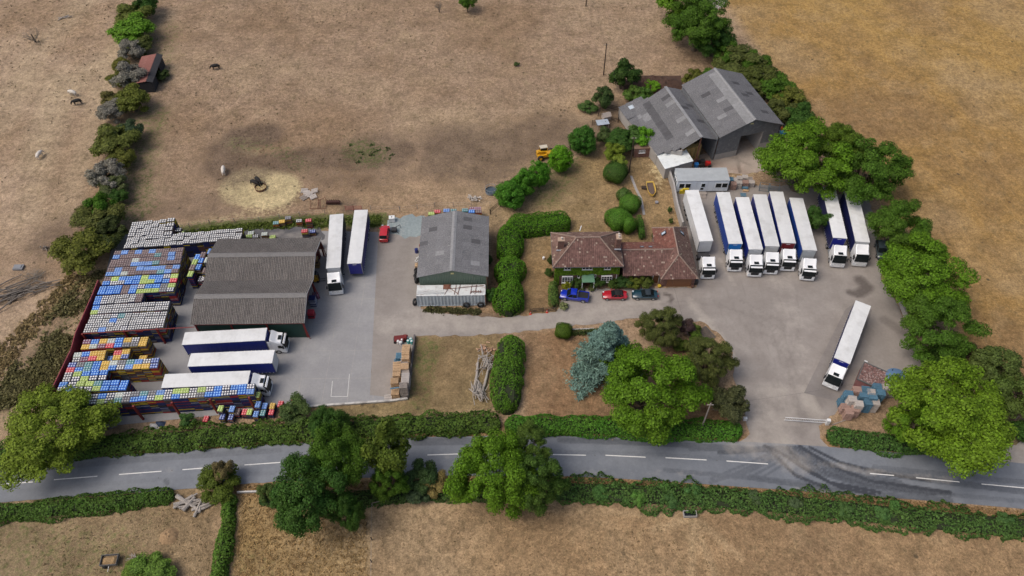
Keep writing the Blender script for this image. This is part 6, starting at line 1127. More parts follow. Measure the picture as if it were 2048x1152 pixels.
# hedges: leaves on a long body
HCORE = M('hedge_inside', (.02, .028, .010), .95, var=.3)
def hedge(name, label, pts, color, w, h, dens=38, leaf=.16, z0=0, rough=.35, seed=0, clipped=False, group=None, wv=.25, parts=('foliage', 'branches'), cat='hedge'):
    P_ = [Vector((*p, 0)) for p in pts]; L_ = sum((b_ - a).length for a, b_ in zip(P_, P_[1:])); r = np.random.default_rng(seed + 900); per = w + 2 * h; n = int(L_ * per * dens)
    cum = [0]; 
    for a, b_ in zip(P_, P_[1:]): cum.append(cum[-1] + (b_ - a).length)
    s = r.uniform(0, L_, n); xs_ = np.interp(s, cum, [p.x for p in P_]); ys_ = np.interp(s, cum, [p.y for p in P_]); s2 = np.clip(s + .3, 0, L_); s1 = np.clip(s - .3, 0, L_)
    tx = np.interp(s2, cum, [p.x for p in P_]) - np.interp(s1, cum, [p.x for p in P_]); ty = np.interp(s2, cum, [p.y for p in P_]) - np.interp(s1, cum, [p.y for p in P_]); tl = np.hypot(tx, ty) + 1e-9; tx /= tl; ty /= tl
    a = r.uniform(0, 1, n); end = np.clip(np.minimum(s, L_ - s) / (w * .5), 0, 1); end = np.sqrt(1 - (1 - end) ** 2)
    th = a * math.pi; ex = 3.6 if clipped else 2.3; cx, cz = np.cos(th), np.sin(th); k = (np.abs(cx) ** ex + np.abs(cz) ** ex) ** (-1 / ex); off = cx * k * w / 2 * end; z = cz * k * h
    lump = 1 + rough * (fbm(s + seed * 7, off * 1.2 + 50, 2.2, seed) - .5) * 2 + rough * .5 * (vnoise(s, off * 3, .7, seed + 5) - .5); wm = 1 + wv * (fbm(s, s * 0 + seed, 6, seed + 3) - .5) * 2
    off = off * lump * wm; z = z * lump * (.5 + .5 * end); nx, nz = cx, cz + .35
    V = np.stack([xs_ - ty * off, ys_ + tx * off, z0 + z], -1) + r.normal(0, .05, (n, 3)); Nn = np.stack([-ty * nx, tx * nx, nz], -1)
    c = Vector(P_[len(P_) // 2]); V -= np.array([c.x, c.y, 0]); t = thing(name, label, cat, (c.x, c.y, -.03), 0, group)
    put(parts[0], leaves_surface(parts[0], V, Nn, leaf, LEAF, .5, seed=seed), t, color=color, kind='stuff')
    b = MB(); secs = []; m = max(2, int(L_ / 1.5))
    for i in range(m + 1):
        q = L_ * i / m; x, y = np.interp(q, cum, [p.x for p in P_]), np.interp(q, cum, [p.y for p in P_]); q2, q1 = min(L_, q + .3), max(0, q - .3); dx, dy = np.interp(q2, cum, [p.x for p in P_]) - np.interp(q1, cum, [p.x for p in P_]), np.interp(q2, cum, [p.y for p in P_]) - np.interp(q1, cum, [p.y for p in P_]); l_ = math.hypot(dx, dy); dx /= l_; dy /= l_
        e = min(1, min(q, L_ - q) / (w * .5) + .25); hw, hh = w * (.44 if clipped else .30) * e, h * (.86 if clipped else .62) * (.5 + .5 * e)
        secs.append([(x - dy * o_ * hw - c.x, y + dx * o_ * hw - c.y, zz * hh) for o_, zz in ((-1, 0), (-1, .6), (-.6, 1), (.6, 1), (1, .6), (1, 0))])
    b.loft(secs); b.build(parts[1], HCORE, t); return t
CG = (.062, .165, .010)
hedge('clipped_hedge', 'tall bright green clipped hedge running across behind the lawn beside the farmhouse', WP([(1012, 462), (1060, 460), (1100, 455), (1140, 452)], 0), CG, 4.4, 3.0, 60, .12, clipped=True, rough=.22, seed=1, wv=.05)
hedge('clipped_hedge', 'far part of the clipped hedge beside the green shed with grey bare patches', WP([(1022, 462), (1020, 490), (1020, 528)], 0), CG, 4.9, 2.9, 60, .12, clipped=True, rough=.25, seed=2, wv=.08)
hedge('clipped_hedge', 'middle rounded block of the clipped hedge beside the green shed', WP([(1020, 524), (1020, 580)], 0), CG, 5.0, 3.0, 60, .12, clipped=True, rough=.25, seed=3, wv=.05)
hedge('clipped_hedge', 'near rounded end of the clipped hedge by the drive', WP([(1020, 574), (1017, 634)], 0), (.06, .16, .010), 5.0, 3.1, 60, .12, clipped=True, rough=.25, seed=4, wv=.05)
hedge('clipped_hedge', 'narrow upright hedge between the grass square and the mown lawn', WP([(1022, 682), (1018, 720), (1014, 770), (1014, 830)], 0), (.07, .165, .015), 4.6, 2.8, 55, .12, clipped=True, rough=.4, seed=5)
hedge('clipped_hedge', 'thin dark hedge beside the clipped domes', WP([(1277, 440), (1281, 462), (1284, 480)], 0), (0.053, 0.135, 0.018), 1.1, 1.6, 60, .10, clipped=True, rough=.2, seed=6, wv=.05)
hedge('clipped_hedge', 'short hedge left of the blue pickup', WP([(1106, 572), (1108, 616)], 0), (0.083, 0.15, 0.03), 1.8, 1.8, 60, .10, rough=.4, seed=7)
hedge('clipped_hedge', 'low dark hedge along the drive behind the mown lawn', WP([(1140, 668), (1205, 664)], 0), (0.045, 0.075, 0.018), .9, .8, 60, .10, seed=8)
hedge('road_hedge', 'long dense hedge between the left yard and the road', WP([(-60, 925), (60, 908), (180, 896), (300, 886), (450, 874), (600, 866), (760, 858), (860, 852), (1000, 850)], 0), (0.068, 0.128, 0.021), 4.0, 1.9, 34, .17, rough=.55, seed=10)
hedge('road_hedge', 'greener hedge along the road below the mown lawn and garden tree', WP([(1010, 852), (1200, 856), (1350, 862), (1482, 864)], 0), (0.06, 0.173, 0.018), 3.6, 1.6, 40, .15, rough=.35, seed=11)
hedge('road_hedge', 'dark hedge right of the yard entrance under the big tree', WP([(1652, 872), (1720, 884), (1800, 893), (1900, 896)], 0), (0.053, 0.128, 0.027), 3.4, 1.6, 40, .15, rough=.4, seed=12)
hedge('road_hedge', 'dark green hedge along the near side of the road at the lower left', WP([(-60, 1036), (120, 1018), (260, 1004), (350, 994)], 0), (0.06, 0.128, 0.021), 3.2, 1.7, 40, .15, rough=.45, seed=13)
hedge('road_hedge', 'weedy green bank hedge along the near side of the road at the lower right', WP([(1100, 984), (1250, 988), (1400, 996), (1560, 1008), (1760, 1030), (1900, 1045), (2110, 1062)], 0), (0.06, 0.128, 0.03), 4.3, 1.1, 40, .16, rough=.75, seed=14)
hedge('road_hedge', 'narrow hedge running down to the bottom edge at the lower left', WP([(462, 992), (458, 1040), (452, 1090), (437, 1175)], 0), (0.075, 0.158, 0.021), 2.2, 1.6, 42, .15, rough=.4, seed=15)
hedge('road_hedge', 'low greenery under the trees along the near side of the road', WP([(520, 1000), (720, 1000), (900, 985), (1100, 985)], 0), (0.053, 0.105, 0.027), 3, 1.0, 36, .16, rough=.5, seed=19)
tree('shrub', 'yellow green bush above the dead wood at the lower left', 435, 968, 36, 1.6, (.075, .11, .014), 'small', trunk=False, rz=2); tree('dry_shrub', 'dry brown sapling rising over the near road edge', 447, 942, 18, 2.6, (.16, .13, .06), 'small', trunk=False, rz=2)
for i, (u, v, r, c) in enumerate(((1200, 985, 14, (0.075, 0.18, 0.045)), (1278, 996, 13, (0.105, 0.24, 0.045)), (1340, 998, 16, (0.068, 0.15, 0.045)), (1385, 982, 14, (0.068, 0.165, 0.045)), (1330, 975, 9, (0.09, 0.21, 0.045)), (1510, 995, 14, (0.075, 0.12, 0.053)), (1690, 1020, 14, (0.075, 0.15, 0.045)), (1765, 1028, 13, (0.083, 0.18, 0.053)), (1790, 1012, 10, (0.075, 0.18, 0.045)), (2010, 1040, 14, (0.068, 0.15, 0.045)), (1590, 1008, 12, (0.083, 0.128, 0.06)))):
    tree('weed_clump', ['pale tall weed clump at the left end of the weedy bank', 'brightest weed clump in the weedy bank, above the trough track', 'broad weed clump just left of the trough', 'weed clump right above the trough', 'small bright weed clump near the road above the trough', 'grey green weed clump in the middle of the bank', 'weed clump below the tyre marks', 'pale weed clump right of the one below the tyre marks', 'small weed clump at the road edge right of centre', 'last weed clump at the right end of the bank', 'dull weed clump right of the grey green one'][i], u, v, r, .8, c, 'small', trunk=False, group='weed clumps on the road bank', rz=1.0, cat='plant')
# rough scrub band left of the yard, tufts in the fields
def scatter(name, label, n, region, size, color, h=.35, seed=0, per=5, kind='stuff', prob=None):
    r = np.random.default_rng(seed); xs_ = [p[0] for p in region]; ys_ = [p[1] for p in region]; X = r.uniform(min(xs_), max(xs_), n * 3); Y = r.uniform(min(ys_), max(ys_), n * 3); k = inside(X, Y, region)
    if prob is not None: k &= r.random(len(X)) < prob(X, Y)
    X, Y = X[k][:n], Y[k][:n]; m = len(X); c = np.stack([X, Y, np.zeros(m)], -1); s = size * r.uniform(.4, 1.5, m) ; V = np.repeat(c, per, 0); ss = np.repeat(s, per); e = r.normal(0, 1, (m * per, 3)); e[:, 2] = np.abs(e[:, 2]) * h / size * .5; V = V + e * ss[:, None] * .5; Nn = np.abs(r.normal(0, 1, (m * per, 3))) * [1, 1, 1.5] * r.choice([-1, 1], (m * per, 3)) * [1, 1, 0] + [0, 0, 1.2]
    a = r.normal(0, 1, (m * per, 3)); Nn /= np.linalg.norm(Nn, axis=1)[:, None]; a -= (a * Nn).sum(1)[:, None] * Nn; a /= np.linalg.norm(a, axis=1)[:, None]; b_ = np.cross(Nn, a); q = (ss * .55)[:, None]; VV = np.stack([V - a * q, V - b_ * q * .6, V + a * q, V + b_ * q * .6], 1).reshape(-1, 3)
    o = put(name, npmesh(name, VV, np.arange(len(VV)).reshape(-1, 4), LEAF), None, color=color, kind=kind); o['label'] = label; o['category'] = 'ground cover'; return o
pst = lambda s, t0: (lambda X, Y: np.clip((fbm(X, Y, s, 77) - t0) * 5, .04, 1))
scatter('scrub', 'brown green scrub and brambles on the bank left of the yard', 1700, WP([(215, 530), (180, 600), (150, 690), (110, 780), (70, 800), (-40, 830), (20, 740), (90, 640), (150, 570)]), .36, (.135, .125, .055), .7, 1, 12, prob=pst(4, .42))
scatter('scrub', 'dry brown growth at the outer edge of the left bank', 900, WP([(190, 560), (90, 640), (0, 760), (-60, 860), (-150, 860), (-60, 760), (60, 630), (140, 545)]), .45, (.24, .18, .09), .4, 2, 9)
scatter('rough_grass', 'strip of rough green grass behind the pallet rows and shed', 1300, WP([(345, 468), (440, 452), (520, 446), (640, 438), (760, 432), (760, 450), (650, 455), (520, 458), (430, 464), (350, 476)]), .34, (.085, .12, .022), .35, 3, 9, prob=pst(3, .3))
scatter('rough_grass', 'rough grass along the foot of the green shed and container', 220, WP([(845, 615), (960, 620), (960, 628), (850, 624)]), .35, (.07, .07, .03), .3, 4, 8)
scatter('pasture_tufts', 'dark thistle and dung specks over the left field', 900, WP([(-250, -60), (225, -60), (225, 60), (200, 200), (160, 420), (0, 560), (-250, 560)]), .26, (.085, .065, .04), .1, 5, 3, prob=pst(11, .35))
scatter('pasture_tufts', 'dark tufts scattered over the central pasture', 1500, WP([(320, -60), (1340, -60), (1390, 130), (1180, 190), (960, 380), (300, 400)]), .22, (.095, .075, .04), .1, 6, 3, prob=pst(14, .38))
scatter('pasture_tufts', 'green nettle tufts in the trampled soil', 26, WP([(700, 290), (790, 285), (790, 320), (700, 325)]), .36, (.04, .075, .02), .3, 7, 8)
scatter('pasture_tufts', 'brown seed heads over the orange field', 700, WP([(1490, -60), (2300, -60), (2300, 760), (2010, 700), (1900, 480), (1650, 240)]), .18, (.22, .13, .06), .1, 8, 3, prob=pst(9, .35))
scatter('pasture_tufts', 'brown tufts over the near field', 1800, WP([(760, 1020), (1100, 1020), (1500, 1050), (2100, 1110), (2100, 1200), (760, 1200)]), .13, (.17, .115, .065), .08, 9, 3, prob=pst(6, .3))
scatter('pasture_tufts', 'golden long grass over the strip right of the narrow hedge', 2600, WP([(482, 985), (735, 1010), (735, 1200), (460, 1200)]), .20, (.34, .23, .11), .14, 10, 4)
scatter('pasture_tufts', 'mixed dry tufts over the lower left paddock', 900, WP([(-60, 1040), (420, 1010), (430, 1200), (-60, 1200)]), .14, (.17, .13, .07), .08, 11, 3, prob=pst(6, .3))
scatter('verge_grass', 'dry grass along the far road verge', 3200, WP([(-60, 935), (0, 922), (560, 880), (1000, 866), (1480, 874), (1480, 882), (1060, 869), (800, 874), (560, 886), (0, 929), (-60, 934)]), .22, (.24, .17, .08), .2, 12, 4)
scatter('verge_grass', 'dry grass along the near road verge', 3600, WP([(470, 972), (900, 955), (1130, 954), (1500, 978), (2100, 1026), (2100, 1040), (1500, 992), (1130, 968), (900, 975), (470, 985)]), .24, (.26, .17, .08), .2, 13, 4)
scatter('leaf_litter', 'dry turf tufts in the garden behind the farmhouse', 600, WP([(1010, 415), (1150, 330), (1200, 280), (1230, 360), (1220, 420), (1200, 460), (1150, 470)]), .12, (.17, .125, .065), .08, 14, 3)
# ------------------------------------------------ SMALL THINGS
def place(b, name, mats, label, cat, u, v, z=0.0, rz=0.0, group=None, smooth=False):
    x, y = W(u, v, z); o = b.build(name, mats, None, loc=(x, y, 0 if z == 0 else 0), rot=(0, 0, rz), smooth=smooth); return tag(o, label, cat, group)
# timber pallets
def timber_pallet(mat, w=1.2, d=1.0):
    b = MB()
    for i in range(7): x = -w / 2 + (i + .5) * w / 7; b.box(x - .05, -d / 2, .11, x + .05, d / 2, .135)
    for y in (-d / 2 + .05, 0, d / 2 - .05): b.box(-w / 2, y - .05, .085, w / 2, y + .05, .109); [b.box(x - .07, y - .06, .02, x + .07, y + .06, .084) for x in (-w / 2 + .07, 0, w / 2 - .07)]; b.box(-w / 2, y - .05, 0, w / 2, y + .05, .019)
    return b
PINK = M('faded_pink_timber', (.36, .24, .20), .9, var=.15, rnd=.12); BLUEP = M('blue_pallet_paint', (.09, .20, .29), .7, var=.15, scale=3, rnd=.2); PALEW = M('pale_grey_timber', (.48, .44, .41), .9, var=.15, scale=4, rnd=.1)
TPM = {k: timber_pallet(m).mesh('timber_pallet', [m]) for k, m in dict(pine=WOODL, grey=WOODG, pink=PINK, blue=BLUEP, pale=PALEW).items()}
def timber_stack(u, v, z, k, lab, rz=0.0, grp=None, base=0, sc_=1.0, tilt=0):
    x, y = W(u, v, z); t = thing('timber_pallet_stack', lab, 'pallet stack', (x, y, .01), rz, grp); n = max(1, int((z - base) / .15)); r = random.Random(int(u * 7 + v))
    for i in range(n): put('timber_pallet', TPM[k], t, loc=(r.uniform(-.04, .04), r.uniform(-.04, .04), base + i * .15), rot=(0, tilt, r.uniform(-.04, .04)), sc=(sc_, sc_, 1))
    return t
GP = 'timber pallet stacks at the edge of the concrete yard'
for u, v, z, k, w_ in ((812, 694, 2.3, 'pine', 'new pine stack at the back of the right hand pallet line'), (811, 702.5, 2.4, 'pine', 'pine stack second from the back of the right hand line'), (811, 712, 2.3, 'pine', 'pine stack third from the back of the right hand line'), (809, 721, 1.6, 'grey', 'lower grey stack fourth in the right hand line'), (809, 731, 2.2, 'pine', 'pine stack fifth in the right hand line'), (810, 742, 1.9, 'grey', 'grey stack sixth in the right hand line'), (811, 750.5, 2.2, 'pale', 'pale stack seventh in the right hand line'), (810, 759, 2.3, 'pale', 'pale stack eighth in the right hand line'), (806.5, 770, 3.0, 'grey', 'tall grey stack at the near end of the right hand line'),
                       (793, 728, 1.7, 'pine', 'brown pine stack at the back of the left hand pallet line'), (793, 739, 2.2, 'pine', 'pine stack second in the left hand line'), (793, 745, 2.2, 'pine', 'pine stack third in the left hand line'), (789, 760, 2.5, 'pine', 'light stack leaning over the blue panel'), (790.5, 783, 1.4, 'pine', 'brown stack under the blue panel at the near end')):
    timber_stack(u, v, z, k, w_, .03, GP, sc_=1.08 if v > 770 or 1 else 1)
place(MB().box(-.7, -.12, 2.2, .7, .12, 2.3), 'plastic_sheet', BLUEP, 'bright blue plastic panel lying between two timber stacks', 'panel', 789.5, 776.5, 2.2, .12)
timber_stack(798, 711, .9, 'blue', 'low blue pallets beside the pine line', 1.5, GP); timber_stack(795, 722, .4, 'blue', 'flat teal pallets in front of the brown stack', 0, GP); timber_stack(776, 794, .3, 'pale', 'white pallet on a red one at the corner of the yard wall', .1, GP)
for i, (u, v, c) in enumerate(((797, 686.5, (.6, .6, .6)), (802, 689, (.6, .6, .6)), (804.5, 684, (.62, .62, .62)), (814, 679, (.7, .7, .7)), (822, 682, (.08, .4, .38)), (817, 686, (.08, .4, .38)), (824, 687, (.1, .45, .42)))):
    b = MB(); b.tube((0, 0, 0), (0, 0, .75), .26, n=12, m=0); b.tube((0, 0, .75), (0, 0, .82), .2, .14, n=12, m=1); place(b, 'drum', [M('drum_%d' % (i > 3), c, .45), M('drum_lid', (.7, .72, .72), .5)], ['left white drum beside the pine line', 'second white drum beside the pine line', 'white drum behind the two others', 'white drum at the red machine', 'first turquoise drum at the wall corner', 'turquoise drum below the first one', 'turquoise drum nearest the wall'][i], 'drum', u, v, group='plastic drums at the top of the pallet line')
b = MB(); b.box(-1.0, -.55, .1, .6, .55, .8); b.box(.6, -.4, .1, 1.2, .4, 1.1); b.tube((-.9, -.6, .25), (-.9, .6, .25), .25, n=10, m=1); b.tube((.8, -.5, .25), (.8, .5, .25), .25, n=10, m=1); b.tube((1.1, -.1, 1.1), (1.1, .1, 1.3), .3, n=8, m=2); place(b, 'skip', [M('dark_red_paint', (.14, .012, .012), .6), BLACK, REDS], 'dark red tipping skip with wheels at the corner of the pallet lines', 'skip', 801, 681, 0, .1)
# walls
def wall_thing(name, label, pts, h, th, mat, seg=None, z0=0, partname='wall_panel', group=None, cat='wall'):
    P_ = [Vector((*p, 0)) for p in pts]; t = thing(name, label, cat, P_[0][:2], 0, group)
    for a, c in zip(P_, P_[1:]):
        k = max(1, int((c - a).length / seg)) if seg else 1; d = (c - a).normalized(); ang = math.atan2(d.y, d.x); L_ = (c - a).length / k
        for i in range(k): m_ = MB().box(.015, -th / 2, z0, L_ - .015, th / 2, z0 + h).build(partname, mat, t, loc=tuple(a + d * L_ * i - P_[0]), rot=(0, 0, ang))
    return t
wall_thing('retaining_wall', 'dark low wall behind the timber pallet lines beside the grass square', WP([(830, 674), (824, 730), (816, 797)]), .8, .25, M('dark_wall', (.11, .10, .10), .9), 2)
wall_thing('kerb_wall', 'low whitewashed kerb along the front edge of the concrete yard', WP([(607, 815), (690, 809), (780, 803), (816, 798)]), .35, .35, M('white_kerb', (.5, .49, .47), .8, var=.2, dirt=(.12, .11, .11), dirtamt=.8, dscale=.5), 3)
wall_thing('yard_wall', 'concrete block wall between the garden and the first parked lorry', WP([(1336, 352), (1345, 380), (1352, 420), (1363, 458)]), 1.9, .35, CONCB, 2.2)
wall_thing('barrier_wall', 'broken line of pale concrete barriers under the right hand trees', WP([(1796, 598), (1808, 632), (1828, 670)]), 1.0, .4, CONCB, 2.4); wall_thing('barrier_wall', 'short pale concrete barrier above the blue tank', WP([(1862, 728), (1880, 746)]), .8, .4, CONCB, 2)
wall_thing('garden_kerb', 'pale stone path edge running up through the garden', WP([(1262, 352), (1272, 378), (1282, 398), (1288, 430)]), .08, .5, CONCB, 1.4, partname='path_stone', cat='kerb')
wall_thing('garden_kerb', 'low stone kerb behind the low drive hedge', WP([(1140, 660), (1188, 658)]), .2, .25, CONCB, 2, partname='kerb_stone', cat='kerb')
wall_thing('field_wall', 'pale rail and kerb along the near verge beside the narrow hedge', WP([(475, 986), (530, 984)]), .45, .2, M('white_rail', (.55, .54, .52), .8), 2.4, cat='rail')
# fences
def fence(label, pts, sp, h, rails, mat, wire=False, name='fence', rr=.05):
    P_ = [Vector((*p, 0)) for p in pts]; t = thing(name, label, 'fence', P_[0][:2]); pm = MB().box(-rr, -rr, -.1, rr, rr, h).mesh('post', [mat]); o_ = P_[0]; r = random.Random(int(P_[0].x))
    for a, c in zip(P_, P_[1:]):
        k = max(1, int((c - a).length / sp)); d = (c - a).normalized(); ang = math.atan2(d.y, d.x); L_ = (c - a).length / k
        for i in range(k + 1):
            put('post', pm, t, loc=tuple(a + d * L_ * i - o_), rot=(r.uniform(-.05, .05), r.uniform(-.05, .05), ang))
            if i < k:
                for z in rails:
                    b = MB(); b.box(0, -.02 if not wire else -.006, z - (.06 if not wire else .006), L_, .02 if not wire else .006, z + (.06 if not wire else .006)); b.build('rail' if not wire else 'wire', mat if not wire else STEEL, t, loc=tuple(a + d * L_ * i + (Vector((-d.y, d.x, 0)) * .07 if not wire else Vector()) - o_), rot=(0, 0, ang))
    return t
fence('weathered post and wire fence along the top of the pallet yard', WP([(340, 462), (420, 448), (520, 442), (600, 432), (650, 428)]), 3.6, 1.2, (.6, 1.1), WOODG, True)
fence('post and wire fence along the pasture behind the gravel and grey shed', WP([(742, 420), (800, 422), (870, 414), (980, 412)]), 3.2, 1.25, (.6, 1.1), WOODG, True)
fence('dark creosoted post and rail fence behind the round garden trees', WP([(981, 428), (1000, 412), (1035, 380), (1092, 338), (1140, 300), (1185, 280)]), 2.6, 1.3, (.4, .8, 1.2), WOODD, rr=.08)
fence('short dark post and rail fence left of the barn shrubs', WP([(1186, 282), (1205, 278)]), 2.4, 1.3, (.4, .8, 1.2), WOODD, rr=.08)
fence('dark timber pen fence beside the silver roofed shelter', WP([(1184, 250), (1210, 252), (1236, 244), (1238, 222), (1205, 214), (1196, 232)]), 2.2, 1.3, (.3, .7, 1.1), WOODD, rr=.07)
fence('thin post and wire fence running down the near field', WP([(745, 1012), (744, 1080), (743, 1170)]), 3.0, 1.1, (.5, 1.0), WOODD, True); fence('short white rail by the dark roadside trees', WP([(745, 1012), (772, 1005)]), 3, .9, (.8,), WOODG)
fence('post and wire fence along the right field edge near the lane', WP([(2018, 800), (2030, 840), (2048, 850)]), 2.5, 1.2, (.6, 1.1), WOODG, True)
gt = thing('field_gate', 'low dark timber gate between the clipped hedge and the farmhouse hedge', 'gate', W(1060, 625)); x1 = W(1112, 622)
gd_ = Vector((x1[0] - gt.location.x, x1[1] - gt.location.y, 0)); L_ = gd_.length; an = math.atan2(gd_.y, gd_.x); gt.rotation_euler = (0, 0, an)
for x in (0, L_ * .5, L_): MB().box(x - .07, -.07, 0, x + .07, .07, 1.15).build('post', WOODD, gt)
for k in range(2):
    for z in (.3, .65, 1.0): MB().box(L_ * .5 * k + .1, -.03, z - .05, L_ * .5 * (k + 1) - .1, .03, z + .05).build('rail', WOODD, gt)
    MB().tube((L_ * .5 * k + .1, -.04, .3), (L_ * .5 * (k + 1) - .1, -.04, 1.0), .04, n=4).build('brace', WOODD, gt)
for i, (u, v) in enumerate(((1061, 628), (1094, 624.5))):
    b = MB(); b.box(-.2, -.2, 0, .2, .2, .05, 0); b.tube((0, 0, .05), (0, 0, .35), .15, .10, 10, 0); b.tube((0, 0, .35), (0, 0, .5), .10, .075, 10, 1); b.tube((0, 0, .5), (0, 0, .75), .075, .03, 10, 0); place(b, 'traffic_cone', [M('cone_orange', (.65, .05, .02), .5), WHITEP], ['traffic cone at the left end of the low timber gate', 'traffic cone at the right end of the low timber gate'][i], 'traffic cone', u, v)
# entrance barrier
br_ = thing('barrier_gate', 'white lattice swing barrier across the right half of the yard entrance', 'barrier', W(1652, 848)); e = W(1567, 842); d = Vector((e[0] - br_.location.x, e[1] - br_.location.y, 0)); L_ = d.length; br_.rotation_euler = (0, 0, math.atan2(d.y, d.x))
WHM = M('white_metal', (.68, .69, .70), .5)
for z in (.35, 1.15): MB().tube((0, 0, z), (L_, 0, z), .05, n=5).build('rail', WHM, br_)
for i in range(24): x = L_ * (i + .5) / 24; MB().tube((x, 0, .35), (x, 0, 1.15), .02, n=4).build('bar', WHM, br_)
MB().box(-.35, -.25, 0, .15, .25, 1.3).build('post_box', WHM, br_); MB().tube((0, 0, 1.2), (L_ * .6, 0, .4), .03, n=4).build('brace', STEEL, br_)
b = MB(); b.box(-.3, -.2, 0, .3, .2, .7); b.tube((0, 0, .7), (0, 0, .9), .1, n=6); place(b, 'gate_motor', WHM, 'white gate post box at the left side of the yard entrance', 'box', 1489, 840)
wall_thing('pipe_rail', 'pale pipe lying from the barrier to the blue crates', WP([(1664, 850), (1692, 840)]), .12, .12, WOODG, cat='pipe')
# poles and wires
for u, v, h, w_ in ((1207, 150, 8.5, 'tall wooden pole standing in the pasture above the barns'), (1172, 12, 7, 'wooden pole at the top edge of the pasture'), (1258, 345, 9.5, 'dark wooden pole among the garden shrubs beside the outhouse'), (1403, 856, 7.5, 'pale wooden pole beside the bright green garden tree')):
    x, y = W(u, v); t = thing('telegraph_pole', w_, 'pole', (x, y, 0)); MB().tube((0, 0, 0), (0, 0, h), .15, .10, 8).build('pole_shaft', WOODG if u == 1403 else WOODD, t); MB().box(-.5, -.05, h - .5, .5, .05, h - .4).build('cross_arm', WOODG, t)
wb = MB()
def wire(a, c, za, zc, sag=.8, rr=.012):
    A_, C_ = Vector((*a, za)), Vector((*c, zc)); p = A_
    for i in range(1, 13): q = A_.lerp(C_, i / 12) - Vector((0, 0, sag * 4 * (i / 12) * (1 - i / 12))); wb.tube(p, q, rr, n=3); p = q
wire(W(1403, 856), W(1700, 790), 7.0, 3.5, .5, .011); wire(W(1403, 856), W(1258, 345), 7.0, 9.3, 1.5); wire(W(1258, 345), W(1207, 150), 9.3, 8.3, 1.2); wire(W(1207, 150), W(1172, 12), 8.2, 6.8, 1.0)
tag(wb.build('overhead_wire', M('black_wire', (.03, .03, .03), .6)), 'thin black overhead wires strung between the poles', 'wire')
# right yard: brick store, tank, crates
st_ = thing('fuel_store', 'small square store with speckled brown stone covered flat roof beside the lone lorry', 'store', (*W(1738, 768), 0), R(-33)); RB = M('faded_red_render', (.26, .11, .11), .85, dirt=(.35, .22, .2), scale=1)
MB().box(-2.1, -1.9, 0, 2.1, 1.9, 2.2).build('store_wall', RB, st_)
for a_ in ((-2.2, -2.0, 2.2, -1.85), (-2.2, 1.85, 2.2, 2.0), (-2.2, -1.85, -2.05, 1.85), (2.05, -1.85, 2.2, 1.85)): MB().box(a_[0], a_[1], 2.15, a_[2], a_[3], 2.42).build('parapet', M('dark_edge', (.12, .12, .12), .8), st_)
b = MB(); r = random.Random(4); b.box(-2.05, -1.85, 2.2, 2.05, 1.85, 2.24, 0)
for i in range(900):
    x, y, s_ = r.uniform(-2, 2), r.uniform(-1.8, 1.8), r.uniform(.04, .10); b.box(x - s_, y - s_, 2.24, x + s_, y + s_, 2.24 + s_, r.choice((0, 1, 1, 2)), Matrix.Translation((x, y, 0)) @ Matrix.Rotation(r.uniform(0, 3), 4, 'Z') @ Matrix.Translation((-x, -y, 0)))
b.build('roof_stones', [M('stone_dark', (.13, .08, .075), .9), M('stone_red', (.22, .12, .11), .9), M('stone_pale', (.33, .25, .23), .9)], st_, kind='stuff'); MB().tube((1.2, -1.4, 2.3), (1.2, -1.4, 2.7), .12, n=8).build('vent', BLKP, st_)
b = MB(); b.box(-.5, -.35, 0, .5, .35, .7); place(b, 'white_box', WHITEP, 'white box behind the far corner of the stone roofed store', 'box', 1763, 737, 1.2, R(-33)); b = MB(); b.box(-.25, -.2, 0, .25, .2, .6); place(b, 'white_box', WHITEP, 'small white box at the left back corner of the store', 'box', 1732, 723, .6, R(-33))
tk = thing('storage_tank', 'large round slate blue plastic tank beside the stone roofed store', 'tank', (*W(1783, 770), 0)); BT = M('slate_blue_plastic', (.10, .18, .30), .5, var=.08)
MB().tube((0, 0, 0), (0, 0, 2.3), 1.75, 1.75, 28).tube((0, 0, 2.3), (0, 0, 2.75), 1.78, .5, 28).build('tank_body', BT, tk, smooth=True); MB().tube((0, 0, 2.7), (0, 0, 2.9), .4, n=14).build('lid', M('tank_lid', (.05, .08, .14), .5), tk)
for a_ in (0.5, 1.9, 3.2, 5.5): MB().tube((1.3 * math.cos(a_), 1.3 * math.sin(a_), 2.35), (1.3 * math.cos(a_), 1.3 * math.sin(a_), 2.75), .07, n=6).build('lifting_lug', BLKP, tk)
for k in range(3): MB().tube((0, 0, .5 + k * .7), (0, 0, .56 + k * .7), 1.79, n=28).build('hoop', BT, tk)
